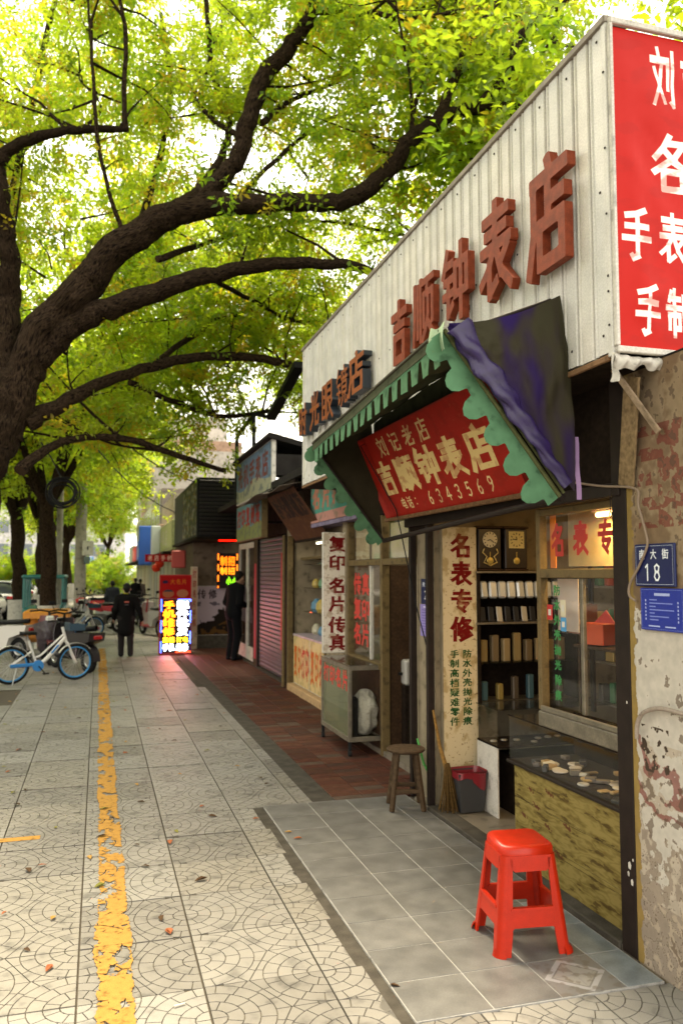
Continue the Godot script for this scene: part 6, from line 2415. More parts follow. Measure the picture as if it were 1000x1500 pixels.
# ---------------------------------------------------------------- poles and the far side of the road
func street_side() -> void:
	var mb := MB.new()
	# concrete poles along the kerb
	for q in [[84, 930, 760, 4.5, "slim grey concrete pole between the first street trees"], [116, 912, 720, 8.0, "stout concrete pole carrying a white box"]]:
		var b := gp(q[0], q[1])
		var t := thing("utility_pole", q[4], "pole", b)
		mb = MB.new()
		var r: float = q[3] / F * -b.z
		mb.tube([b, b + Vector3(0, 9.0, 0)], [r, r * 0.8], 14)
		part(t, "shaft", mb, layer(mat(Color(0.36, 0.33, 0.28), 0.85, "fine", 2.0), "grime", 0.6))
		mb = MB.new()
		mb.bar(b + Vector3(-0.8, 6.6, 0), b + Vector3(0.8, 6.6, 0), 0.08, 0.08)
		part(t, "cross_arm", mb, M.steel_dark)
		if q[0] > 100:
			var c := wz(129, 803, b.z + r + 0.1)
			mb = MB.new()
			mb.box(c, Vector3(0.38, 0.52, 0.2), Basis(), 0.02)
			var o := part(t, "white_box", mb, M.white_paint)
			mb = MB.new()
			mb.box(c + Vector3(0, 0, 0.102), Vector3(0.05, 0.12, 0.004), Basis(), 0.002)
			part(o, "mark", mb, M.black)
			mb = MB.new()
			mb.box(c + Vector3(-0.02, -0.42, 0), Vector3(0.2, 0.26, 0.16), Basis(), 0.02)
			part(t, "meter_box", mb, mat(Color(0.12, 0.16, 0.15), 0.6))
	# coil of cable hanging at the tree
	var cz := -13.4
	var c := wz(92, 723, cz)
	mb = MB.new()
	var rng := RandomNumberGenerator.new()
	rng.seed = 6
	for k in 7:
		var pts := []
		var rr := 0.20 + rng.randf_range(-0.03, 0.035)
		var off := Vector3(rng.randf_range(-0.03, 0.03), rng.randf_range(-0.04, 0.04), rng.randf_range(-0.05, 0.05))
		for j in 25:
			var a := TAU * j / 24.0
			pts.append(c + off + Vector3(cos(a) * rr, sin(a) * rr, 0.03 * sin(a * 2.0 + k)))
		mb.tube(pts, [0.012], 6, false)
	mb.tube([c + Vector3(0.0, 0.2, 0), c + Vector3(-0.2, 0.6, -0.3), c + Vector3(-0.45, 1.0, -0.7)], [0.012], 5)
	solo("cable_coil", mb, M.black, "coil of black cable hanging from the big tree", "cable coil", "", c)
	# overhead cables along the street
	var ends := [[Vector3(-1.2, 5.3, -13), Vector3(2.6, 3.7, -19)], [Vector3(-1.2, 5.1, -13), Vector3(2.3, 3.4, -24)]]
	for e in ends:
		mb = MB.new()
		var pts := []
		for j in 13:
			var u := j / 12.0
			pts.append(e[0].lerp(e[1], u) + Vector3(0, -0.5 * sin(u * PI), 0))
		mb.tube(pts, [0.014], 5)
		solo("overhead_cable", mb, M.black, "black cable strung from the tree to the corner shop" if e[0].y > 5.2 else "black cable strung from the tree to the distant shops", "cable", "", e[0])
	# buildings across the road
	rng.seed = 50
	var z := 6.0
	var k := 0
	while z > -110.0:
		var wd := rng.randf_range(10, 15)
		var hh := rng.randf_range(9, 16)
		var col: Color = [Color(0.55, 0.52, 0.47), Color(0.62, 0.59, 0.55), Color(0.48, 0.44, 0.38), Color(0.6, 0.55, 0.48)][k % 4]
		var t := thing("street_building", "%s building across the road, %s" % [["pale grey", "white", "tan", "cream"][k % 4], ["first from the near end", "second from the near end", "third from the near end", "fourth from the near end", "fifth from the near end", "sixth from the near end", "seventh from the near end", "eighth from the near end", "ninth from the near end", "tenth from the near end", "eleventh from the near end", "twelfth from the near end"][mini(k, 11)]], "building", Vector3(-24, 0, z - wd / 2))
		mb = MB.new()
		mb.bx(Vector3(-34, -0.1, z), Vector3(-24, hh, z - wd + 0.05))
		part(t, "wall", mb, layer(mat(col, 0.85, "soft", 0.4), "grime", 0.3))
		mb = MB.new()
		mb.bx(Vector3(-23.98, 2.9, z - 0.3), Vector3(-23.7, 3.9, z - wd + 0.4), 0.02)
		part(t, "sign_board", mb, mat([Color(0.5, 0.08, 0.06), Color(0.1, 0.25, 0.5), Color(0.6, 0.6, 0.55), Color(0.2, 0.4, 0.25)][k % 4], 0.5))
		for j in int(wd / 3.2):
			mb = MB.new()
			mb.bx(Vector3(-23.985, 0.1, z - 0.5 - j * 3.1), Vector3(-23.96, 2.7, z - 3.0 - j * 3.1))
			part(t, "opening_panel", mb, mat([Color(0.25, 0.25, 0.26), Color(0.3, 0.24, 0.2)][j % 2], 0.4))  # flat sheet put where the shop front stands open
			for fl in int((hh - 4.5) / 3.0):
				mb = MB.new()
				mb.bx(Vector3(-23.985, 4.7 + fl * 3.0, z - 0.9 - j * 3.1), Vector3(-23.94, 6.2 + fl * 3.0, z - 2.6 - j * 3.1))
				part(t, "window", mb, mat(Color(0.12, 0.14, 0.16), 0.15))
		z -= wd
		k += 1
	# end of the street
	for e in [[-20.0, -8.0, 14.0, "white block closing the far end of the road"], [-7.5, 3.5, 9.0, "pale low block closing the far end of the pavement"]]:
		var t := thing("street_building", e[3], "building", Vector3((e[0] + e[1]) / 2, 0, -118))
		mb = MB.new()
		mb.bx(Vector3(e[0], -0.1, -118), Vector3(e[1], e[2], -126))
		part(t, "wall", mb, layer(mat(Color(0.62, 0.60, 0.57), 0.85, "soft", 0.4), "grime", 0.3))
		for j in 3:
			mb = MB.new()
			var sx: float = e[0] + 0.5 + j * (e[1] - e[0]) / 3.0
			mb.bx(Vector3(sx, 3.0, -117.98), Vector3(sx + 2.6, 4.0, -117.8), 0.02)
			part(t, "sign_board", mb, mat([Color(0.5, 0.06, 0.05), Color(0.08, 0.22, 0.5), Color(0.5, 0.4, 0.1)][j], 0.5))
		for j in int((e[1] - e[0]) / 3.0):
			for fl in int(e[2] / 3.2):
				mb = MB.new()
				mb.bx(Vector3(e[0] + 0.7 + j * 3.0, 1.0 + fl * 3.1, -117.99), Vector3(e[0] + 2.3 + j * 3.0, 2.6 + fl * 3.1, -117.94))
				part(t, "window", mb, mat(Color(0.16, 0.18, 0.2), 0.2))

# ---------------------------------------------------------------- camphor trees
var leaf_mats := []
var sprays := []

func leaf(mb: MB, o: Vector3, d: Vector3, up: Vector3, l: float, w: float) -> void:
	var s := d.cross(up).normalized()
	var n := s.cross(d).normalized()
	var a := o + d * l * 0.38 + s * w * 0.5 + n * w * 0.16
	var b := o + d * l * 0.38 - s * w * 0.5 + n * w * 0.16
	var c := o + d * l * 0.72 + s * w * 0.33 + n * w * 0.02
	var e := o + d * l * 0.72 - s * w * 0.33 + n * w * 0.02
	var m := o + d * l * 0.40
	var m2 := o + d * l * 0.74 - n * w * 0.06
	var tip := o + d * l - n * w * 0.22
	mb.tri(o, a, m, n); mb.tri(o, m, b, n)
	mb.tri(a, c, m2, n); mb.tri(a, m2, m, n)
	mb.tri(b, m, m2, n); mb.tri(b, m2, e, n)
	mb.tri(c, tip, m2, n); mb.tri(e, m2, tip, n)

func make_sprays() -> void:
	var rng := RandomNumberGenerator.new()
	rng.seed = 101
	for k in 4:
		var mb := MB.new()
		for tw in 3:
			var dir := Vector3(rng.randf_range(-1, 1), rng.randf_range(-0.5, 0.6), rng.randf_range(-1, 1)).normalized()
			var L := rng.randf_range(0.18, 0.30)
			mb.tube([Vector3.ZERO, dir * L * 0.5 + Vector3(0, 0.01, 0), dir * L], [0.0025, 0.002, 0.001], 3, false)
			var num := 7
			for i in num:
				var u := 0.25 + 0.75 * i / (num - 1.0)
				var p := dir * L * u
				var a := i * 2.4 + rng.randf()
				var side := dir.cross(Vector3.UP).normalized().rotated(dir, a)
				var d := (dir * rng.randf_range(0.3, 0.9) + side + Vector3(0, -0.35, 0)).normalized()
				var up := (Vector3.UP + Vector3(rng.randf_range(-1, 1), 0, rng.randf_range(-1, 1)) * 0.7).normalized()
				leaf(mb, p + d * 0.012, d, up, rng.randf_range(0.068, 0.10), rng.randf_range(0.032, 0.047))
		sprays.append(mb.mesh())
	for c in [[Color(0.055, 0.090, 0.012), Color(0.54, 0.70, 0.03), 0.95], [Color(0.090, 0.118, 0.012), Color(0.66, 0.78, 0.03), 0.95], [Color(0.13, 0.11, 0.012), Color(0.95, 0.74, 0.04), 0.95], [Color(0.035, 0.062, 0.010), Color(0.30, 0.46, 0.02), 0.75]]:
		var m := StandardMaterial3D.new()
		m.albedo_color = (c[0] as Color).linear_to_srgb()
		m.roughness = 0.45
		m.metallic_specular = 0.35
		m.backlight_enabled = true
		var q: Color = c[1]
		var s: float = c[2] / maxf(q.r, q.g)
		m.backlight = Color(q.r * s, q.g * s, q.b * s).linear_to_srgb()
		leaf_mats.append(m)

func foliage(tree: Node3D, spots: Array, rng: RandomNumberGenerator, weights: Array, scale_ := 1.0) -> void:
	# spots: world positions of sprays; split over tones and spray shapes
	var bins := {}
	for p: Vector3 in spots:
		var r := rng.randf()
		var tone := 0
		var acc := 0.0
		for i in weights.size():
			acc += weights[i]
			if r < acc:
				tone = i
				break
		var key := tone * 4 + rng.randi() % 4
		if not bins.has(key): bins[key] = []
		bins[key].append(p)
	for key: int in bins:
		var mm := MultiMesh.new()
		mm.transform_format = MultiMesh.TRANSFORM_3D
		mm.mesh = sprays[key % 4]
		mm.instance_count = bins[key].size()
		for i in bins[key].size():
			var b := Basis.from_euler(Vector3(rng.randf_range(-0.6, 0.6), rng.randf() * TAU, rng.randf_range(-0.6, 0.6))).scaled(Vector3.ONE * scale_ * rng.randf_range(0.8, 1.35))
			mm.set_instance_transform(i, Transform3D(b, bins[key][i] - org))
		var mi := MultiMeshInstance3D.new()
		mi.name = "crown"
		mi.multimesh = mm
		mi.material_override = leaf_mats[key / 4]
		mi.set_meta("kind", "stuff")
		tree.add_child(mi, true)

func limb(tree: Node3D, called: String, pts: Array, rad: Array, m: Material, sides := 12, sub := 5, seed_ := 1) -> Array:
	var sp := smooth_path(pts, rad, sub)
	var fn := FastNoiseLite.new()
	fn.seed = seed_
	fn.frequency = 1.3
	for i in sp[0].size():
		var k := fn.get_noise_1d(i * 0.9)
		sp[1][i] *= 1.0 + 0.16 * k
		if i > 0 and i < sp[0].size() - 1:
			sp[0][i] += Vector3(fn.get_noise_2d(i, 10), fn.get_noise_2d(i, 20), fn.get_noise_2d(i, 30)) * sp[1][i] * 0.6
	var mb := MB.new()
	if sides >= 14:
		furrowed(mb, sp[0], sp[1], seed_)
	else:
		mb.tube(sp[0], sp[1], sides)
	part(tree, called, mb, m)
	return sp

# old bark: real furrows along the limb, knots and burls
func furrowed(mb: MB, pts: Array, rad: Array, seed_: int) -> void:
	var m := pts.size()
	var R := []
	var B := []
	var lens := [0.0]
	var prev := Vector3.RIGHT
	for i in m:
		var t: Vector3 = (pts[mini(i + 1, m - 1)] - pts[maxi(i - 1, 0)]).normalized()
		var r := (prev - t * prev.dot(t)).normalized()
		prev = r
		R.append(r)
		B.append(t.cross(r))
		if i > 0: lens.append(lens[i - 1] + (pts[i] - pts[i - 1]).length())
	var fur := FastNoiseLite.new()
	fur.seed = seed_ + 40
	fur.frequency = 1.0
	fur.fractal_type = FastNoiseLite.FRACTAL_RIDGED
	fur.fractal_octaves = 3
	var knot := FastNoiseLite.new()
	knot.seed = seed_ + 90
	knot.frequency = 1.0
	var total: float = lens[m - 1]
	var nu := int(clampf(total / 0.045, 20, 220))
	mb.sheet(func(u: float, v: float) -> Vector3:
		var f := u * (m - 1)
		var i := mini(int(f), m - 2)
		var k := f - i
		var c: Vector3 = (pts[i] as Vector3).lerp(pts[i + 1], k)
		var r: float = lerpf(rad[i], rad[i + 1], k)
		var a := v * TAU
		var l: float = lerpf(lens[i], lens[i + 1], k)
		var x := cos(a) * r
		var y := sin(a) * r
		var g := fur.get_noise_3d(x * 13.0, y * 13.0, l * 2.6)
		var b := knot.get_noise_3d(x * 3.0, y * 3.0, l * 1.7)
		var rr := r * (1.0 + 0.10 * b) + clampf(r * 0.11, 0.004, 0.022) * (g - 0.2)
		return c + ((R[i] as Vector3).lerp(R[i + 1], k) * cos(a) + (B[i] as Vector3).lerp(B[i + 1], k) * sin(a)) * rr, nu, 44)
	for e in mb.uv.size():
		mb.uv[e] = Vector2((1.0 - mb.uv[e].y) * rad[0] * TAU, mb.uv[e].x * total)

func bark() -> StandardMaterial3D:
	var m := StandardMaterial3D.new()
	m.albedo_color = lin(0.055, 0.035, 0.021)
	m.roughness = 0.95
	m.metallic_specular = 0.2
	m.albedo_texture = noise_tex("bark")
	m.heightmap_enabled = true
	m.heightmap_texture = noise_tex("bark")
	m.heightmap_scale = 6.0
	m.uv1_scale = Vector3(2.6, 0.8, 1)
	return m

func trees() -> void:
	make_sprays()
	var bk := bark()
	var rng := RandomNumberGenerator.new()
	rng.seed = 2024
	# ---- the old tree that leans over the shops
	var zt := -12.6
	var t := thing("camphor_tree", "huge old camphor tree whose bare limbs arch over the shop roofs", "tree", Vector3(-1.75, 0, zt))
	# limbs: picture x, y, radius in picture pixels, depth
	var P := func(x: float, y: float, z: float) -> Vector3: return wz(x, y, z)
	var make := func(called: String, list: Array, sides: int, sd: int) -> Array:
		var pts := []
		var rad := []
		for q in list:
			pts.append(P.call(q[0], q[1], q[3]))
			rad.append(q[2] * (0.78 if called == "trunk" else 0.68) / F * -q[3])
		return limb(t, called, pts, rad, bk, sides, 5, sd)
	var all := []
	make.call("trunk", [[-62, 1040, 58, zt], [-64, 985, 46, zt], [-88, 900, 38, zt], [-70, 815, 40, zt], [-38, 720, 43, zt], [-10, 640, 40, zt], [12, 570, 36, zt], [30, 530, 30, zt]], 20, 1)
	all.append(make.call("limb", [[14, 590, 34, zt], [8, 520, 26, zt], [14, 440, 22, zt], [14, 370, 19, zt + 0.2], [4, 300, 16, zt + 0.4], [-2, 245, 15, zt + 0.5], [22, 214, 12, zt + 0.6], [85, 194, 9, zt + 0.8], [140, 189, 8, zt + 0.9], [189, 190, 6, zt + 1.0]], 14, 2))
	all.append(make.call("limb", [[6, 640, 34, zt], [48, 512, 34, zt + 0.2], [120, 415, 33, zt + 0.5], [200, 342, 30, zt + 0.9], [275, 308, 27, zt + 1.2], [360, 298, 22, zt + 1.6], [440, 298, 19, zt + 2.0], [512, 291, 20, zt + 2.4], [560, 258, 19, zt + 2.6], [602, 206, 19, zt + 2.8], [652, 174, 17, zt + 3.0], [710, 155, 14, zt + 3.2], [770, 158, 9, zt + 3.4], [830, 170, 6, zt + 3.4]], 16, 3))
	all.append(make.call("limb", [[640, 180, 14, zt + 2.95], [664, 122, 12, zt + 2.9], [690, 60, 10, zt + 2.8], [726, 0, 9, zt + 2.7], [745, -60, 7, zt + 2.6]], 10, 4))
	all.append(make.call("limb", [[695, 162, 13, zt + 3.15], [744, 108, 12, zt + 3.2], [760, 60, 12, zt + 3.2], [800, 20, 11, zt + 3.2], [850, -20, 9, zt + 3.1], [890, -80, 7, zt + 3.0]], 10, 5))
	all.append(make.call("limb", [[270, 306, 24, zt + 1.2], [318, 268, 21, zt + 1.3], [350, 232, 19, zt + 1.4], [364, 180, 19, zt + 1.5], [384, 112, 19, zt + 1.6], [428, 66, 17, zt + 1.8], [455, 20, 15, zt + 1.9], [470, -40, 12, zt + 2.0]], 14, 6))
	all.append(make.call("limb", [[455, 18, 8, zt + 1.9], [520, 14, 7, zt + 2.2], [600, 27, 6, zt + 2.6], [690, 12, 4, zt + 3.0]], 8, 7))
	all.append(make.call("limb", [[290, 285, 12, zt + 1.2], [326, 225, 9, zt + 1.0], [336, 175, 8, zt + 0.8], [312, 110, 7, zt + 0.6], [306, 50, 6, zt + 0.5], [300, -20, 5, zt + 0.4]], 8, 8))
	all.append(make.call("limb", [[40, 548, 27, zt + 0.1], [82, 500, 25, zt + 0.3], [135, 463, 24, zt + 0.5], [210, 432, 21, zt + 0.8], [300, 404, 17, zt + 1.2], [385, 388, 14, zt + 1.6], [470, 385, 12, zt + 2.0], [545, 398, 10, zt + 2.3], [610, 420, 7, zt + 2.5]], 14, 9))
	all.append(make.call("limb", [[40, 620, 20, zt], [100, 585, 15, zt - 0.1], [175, 552, 12, zt - 0.2], [255, 529, 11, zt - 0.2], [340, 522, 10, zt - 0.1], [420, 532, 9, zt], [500, 555, 6, zt + 0.2]], 10, 10))
	all.append(make.call("limb", [[30, 690, 14, zt + 0.1], [80, 652, 9, zt - 0.2], [140, 640, 7, zt - 0.4], [205, 648, 7, zt - 0.6], [262, 668, 6, zt - 0.9], [330, 690, 5, zt - 1.2]], 8, 11))
	all.append(make.call("limb", [[230, 380, 8, zt + 0.9], [300, 356, 6, zt + 0.6], [380, 335, 5, zt + 0.3], [470, 324, 4, zt], [560, 338, 4, zt - 0.2], [620, 352, 3, zt - 0.3]], 6, 12))
	all.append(make.call("limb", [[182, 345, 6, zt + 0.9], [160, 280, 5, zt + 1.0], [143, 200, 5, zt + 1.1], [137, 110, 4, zt + 1.2], [130, 20, 3, zt + 1.3], [128, -50, 2, zt + 1.3]], 6, 13))
	all.append(make.call("limb", [[184, 190, 6, zt + 1.0], [182, 130, 5, zt + 1.1], [184, 60, 5, zt + 1.2], [176, 0, 4, zt + 1.3], [160, -60, 3, zt + 1.3]], 6, 14))
	all.append(make.call("limb", [[600, 205, 6, zt + 2.8], [612, 140, 5, zt + 2.7], [640, 70, 4, zt + 2.6], [668, 0, 3, zt + 2.5], [690, -60, 2, zt + 2.5]], 6, 15))
	all.append(make.call("limb", [[604, 190, 5, zt + 2.8], [600, 110, 4, zt + 3.0], [584, 30, 3, zt + 3.2], [576, -30, 2, zt + 3.2]], 6, 16))
	all.append(make.call("limb", [[352, 285, 6, zt + 1.5], [420, 220, 5, zt + 1.3], [480, 175, 4, zt + 1.0], [560, 150, 3, zt + 0.7], [650, 120, 2, zt + 0.5]], 6, 17))
	all.append(make.call("limb", [[384, 180, 8, zt + 1.5], [420, 150, 6, zt + 1.3], [470, 130, 4, zt + 1.1], [520, 110, 3, zt + 0.9]], 6, 18))
	all.append(make.call("limb", [[10, 330, 9, zt - 0.6], [34, 210, 8, zt - 1.0], [60, 90, 7, zt - 1.4], [88, -30, 5, zt - 1.8]], 8, 31))
	all.append(make.call("limb", [[200, 345, 9, zt - 0.2], [232, 240, 7, zt - 0.8], [250, 130, 6, zt - 1.2], [236, 20, 5, zt - 1.5]], 8, 32))
	for q in [[[230, 530, 7, zt - 0.4], [310, 475, 6, zt - 1.2], [400, 445, 5, zt - 1.8], [490, 430, 4, zt - 2.2]], [[190, 560, 7, zt - 0.4], [260, 590, 6, zt - 1.2], [330, 610, 5, zt - 1.8], [410, 600, 4, zt - 2.2]], [[300, 404, 6, zt + 1.0], [370, 440, 5, zt - 0.2], [430, 470, 4, zt - 1.0], [500, 470, 3, zt - 1.6]]]:
		var br: Array = make.call("limb", q, 7, 40)
		for e in 3: all.append(br)
	# long thin side branches
	for b in 46:
		var host: Array = all[rng.randi() % all.size()]
		var i0 := int(lerpf(host[0].size() * 0.3, host[0].size() - 1, rng.randf()))
		var p0: Vector3 = host[0][i0]
		var dd := Vector3(rng.randf_range(-1, 1), rng.randf_range(0.0, 1.2), rng.randf_range(-1.1, 0.1)).normalized()
		var pts := [p0]
		for e in 4:
			dd = (dd + Vector3(rng.randf_range(-0.5, 0.5), rng.randf_range(-0.2, 0.4), rng.randf_range(-0.4, 0.4))).normalized()
			pts.append(pts[e] + dd * rng.randf_range(0.45, 0.85))
		var r0: float = minf(host[1][i0] * 0.5, 0.045)
		all.append(limb(t, "branch", pts, [r0, r0 * 0.8, r0 * 0.6, r0 * 0.45, r0 * 0.25], bk, 6, 4, 60 + b))
	# limbs out of the picture, over road and camera side, which carry the rest of the crown
	all.append(limb(t, "limb", [Vector3(-1.9, 3.6, zt), Vector3(-3.2, 5.6, zt + 0.8), Vector3(-4.8, 7.6, zt + 1.4), Vector3(-6.2, 9.2, zt + 2.0)], [0.3, 0.24, 0.16, 0.08], bk, 12, 5, 19))
	all.append(limb(t, "limb", [Vector3(-1.7, 5.0, zt), Vector3(-2.6, 7.4, zt - 0.4), Vector3(-2.4, 9.4, zt + 0.6), Vector3(-1.6, 11.0, zt + 1.4)], [0.22, 0.16, 0.12, 0.06], bk, 12, 5, 20))
	all.append(limb(t, "limb", [Vector3(-1.7, 4.4, zt), Vector3(-2.2, 7.4, zt - 1.6), Vector3(-1.6, 9.6, zt - 3.2), Vector3(-0.6, 11.2, zt - 4.2)], [0.26, 0.2, 0.14, 0.07], bk, 12, 5, 21))
	var spots := []
	var tw := MB.new()
	for li in all.size():
		var sp: Array = all[li]
		var n: int = sp[0].size()
		var many := int(2 + (n * 0.16))
		for b in many:
			var i := int(lerpf(n * 0.25, n - 1, rng.randf()))
			var o: Vector3 = sp[0][i]
			var dir := Vector3(rng.randf_range(-1, 1), rng.randf_range(-0.1, 1.3), rng.randf_range(-1.3, 0.05)).normalized()
			var L := rng.randf_range(1.0, 2.6)
			branchlet(tw, spots, o, dir, L * 0.85, rng, 22)
	part(t, "twigs", tw, bk).set_meta("kind", "stuff")
	foliage(t, spots, rng, [0.34, 0.37, 0.14, 0.15])
	# ---- trees of the row behind it and over the road
	var specs := [
		[Vector3(-2.6, 0, -1.2), 0.26, 13.5, "camphor tree at the kerb nearest the watch shop", 4.6, 200],
		[Vector3(-1.08, 0, -20.0), 0.17, 10.0, "slender camphor tree with whitewashed foot behind the tricycle", 4.6, 150],
		[Vector3(-2.1, 0, -24.5), 0.20, 10.0, "leaning street tree behind the parked tricycle", 4.4, 120],
		[Vector3(-1.9, 0, -31.0), 0.18, 10.5, "street tree beyond the pole with the white box", 4.8, 130],
		[Vector3(-1.9, 0, -39.0), 0.20, 11.0, "street tree shading the parked red motorcycles", 5.0, 120],
		[Vector3(-1.9, 0, -48.0), 0.2, 11.0, "street tree near the end of the pavement", 5.2, 110],
		[Vector3(-1.9, 0, -60.0), 0.2, 11.0, "last street tree of the pavement row", 5.4, 100],
		[Vector3(-4.5, 0, -78.0), 0.25, 13.0, "broad tree closing the far end of the road", 6.5, 150],
		[Vector3(0.5, 0, -84.0), 0.25, 13.0, "broad tree closing the far end of the pavement", 6.5, 150],
		[Vector3(-12.0, 0, -80.0), 0.25, 13.0, "broad tree at the far end of the opposite kerb", 6.5, 150],
		[Vector3(-14.6, 0, -14.0), 0.25, 11.0, "street tree across the road, first of its row", 5.0, 110],
		[Vector3(-14.6, 0, -25.0), 0.25, 11.0, "street tree across the road, second of its row", 5.2, 110],
		[Vector3(-14.6, 0, -38.0), 0.25, 12.0, "street tree across the road, third of its row", 5.4, 110],
		[Vector3(-14.6, 0, -55.0), 0.25, 12.0, "street tree across the road, fourth of its row", 5.6, 110],
		[Vector3(7.3, 0, -9.4), 0.2, 10.5, "tree behind the white ribbed fascia", 4.2, 140],
		[Vector3(7.4, 0, -14.0), 0.22, 10.5, "tree behind the shop roofs, nearer one", 4.2, 130],
		[Vector3(8.4, 0, -21.0), 0.22, 11.0, "tree behind the shop roofs, farther one", 5.0, 110],
	]
	var k := 0
	for s in specs:
		street_tree(s[0], s[1], s[2], s[3], s[4], s[5], bk, 300 + k)
		k += 1
	var bl := ["tall shrub at the end of the road, beside the opposite kerb", "tall shrub in the middle of the road end", "tall shrub at the end of the street tree row", "tall shrub where the pavement ends"]
	for b in 4:
		bush(bl[b], Vector3(-10.0 + b * 3.6, -0.13 if b < 3 else 0.0, -70.0 - (b % 2) * 3.0), 2.2, 4.2, bk, 700 + b)

func bush(label: String, at: Vector3, wide: float, high: float, bk: Material, sd: int) -> void:
	var rng := RandomNumberGenerator.new()
	rng.seed = sd
	var t := thing("roadside_shrub", label, "shrub", at, "shrubs at the end of the street")
	var spots := []
	var tw := MB.new()
	for b in 26:
		var dir := Vector3(rng.randf_range(-1, 1) * wide / high, rng.randf_range(0.4, 1.0), rng.randf_range(-0.6, 0.6)).normalized()
		branchlet(tw, spots, at + Vector3(rng.randf_range(-0.4, 0.4) * wide, 0, 0), dir, high * rng.randf_range(0.5, 0.95), rng, 26, 0.4)
	part(t, "stems", tw, bk).set_meta("kind", "stuff")
	foliage(t, spots, rng, [0.5, 0.2, 0.05, 0.25], 1.9)

func branchlet(tw: MB, spots: Array, o: Vector3, dir: Vector3, L: float, rng: RandomNumberGenerator, many: int, spread := 0.30) -> void:
	var pts := [o]
	var rad := [0.020 * L / 1.6]
	var d := dir
	for s in 4:
		d = (d + Vector3(rng.randf_range(-0.4, 0.4), rng.randf_range(-0.25, 0.3), rng.randf_range(-0.4, 0.4))).normalized()
		pts.append(pts[s] + d * L * 0.25)
		rad.append(0.020 * L / 1.6 * (1.0 - 0.22 * (s + 1)))
	tw.tube(pts, rad, 5, false)
	for c in many:
		var u := 1.0 - pow(rng.randf(), 1.6) * 0.75
		var f := u * 4.0
		var i := mini(int(f), 3)
		var p: Vector3 = (pts[i] as Vector3).lerp(pts[i + 1], f - i)
		var off := Vector3(rng.randfn(), rng.randfn() * 0.7, rng.randfn()) * spread
		spots.append(p + off)

func street_tree(at: Vector3, r: float, hh: float, label: String, crown: float, many: int, bk: Material, sd: int) -> void:
	var rng := RandomNumberGenerator.new()
	rng.seed = sd
	var t := thing("camphor_tree", label, "tree", at, "camphor trees along the street")
	var lean := Vector3(rng.randf_range(-0.5, 0.5), 0, rng.randf_range(-0.4, 0.4))
	var fork := at + Vector3(0, hh * 0.34, 0) + lean
	limb(t, "trunk", [at - Vector3(0, 0.1, 0), at + Vector3(0, 0.5, 0), at + Vector3(0, hh * 0.18, 0) + lean * 0.4, fork], [r * 1.35, r * 1.1, r, r * 0.85], bk, 12, 4, sd)
	var mb := MB.new()
	mb.tube([at + Vector3(0, 0.02, 0), at + Vector3(0, 0.5, 0), at + Vector3(0, 1.0, 0) + lean * 0.12], [r * 1.75, r * 1.5, r * 1.42], 14, false)
	part(t, "whitewash", mb, layer(mat(Color(0.55, 0.52, 0.46), 0.9, "fine", 3.0), "grime", 1.5))
	var spots := []
	var tw := MB.new()
	for b in 6:
		var a := TAU * b / 6.0 + rng.randf()
		var out := Vector3(cos(a), 0, sin(a))
		var e := fork + out * crown * rng.randf_range(0.5, 0.8) + Vector3(0, hh * rng.randf_range(0.22, 0.6), 0)
		var sp := limb(t, "limb", [fork - Vector3(0, 0.2, 0), fork.lerp(e, 0.4) + Vector3(0, 0.3, 0), fork.lerp(e, 0.75) + Vector3(0, 0.2, 0), e], [r * 0.6, r * 0.45, r * 0.3, r * 0.12], bk, 8, 4, sd + b + 1)
		for j in many / 6:
			var i := int(lerpf(3, sp[0].size() - 1, rng.randf()))
			var dir := (out * rng.randf_range(-0.3, 1.0) + Vector3(rng.randf_range(-0.8, 0.8), rng.randf_range(-0.45, 0.9), rng.randf_range(-0.8, 0.8))).normalized()
			branchlet(tw, spots, sp[0][i], dir, rng.randf_range(1.0, crown * 0.55), rng, 18, 0.45)
	part(t, "twigs", tw, bk).set_meta("kind", "stuff")
	foliage(t, spots, rng, [0.42, 0.34, 0.06, 0.18], 1.55)

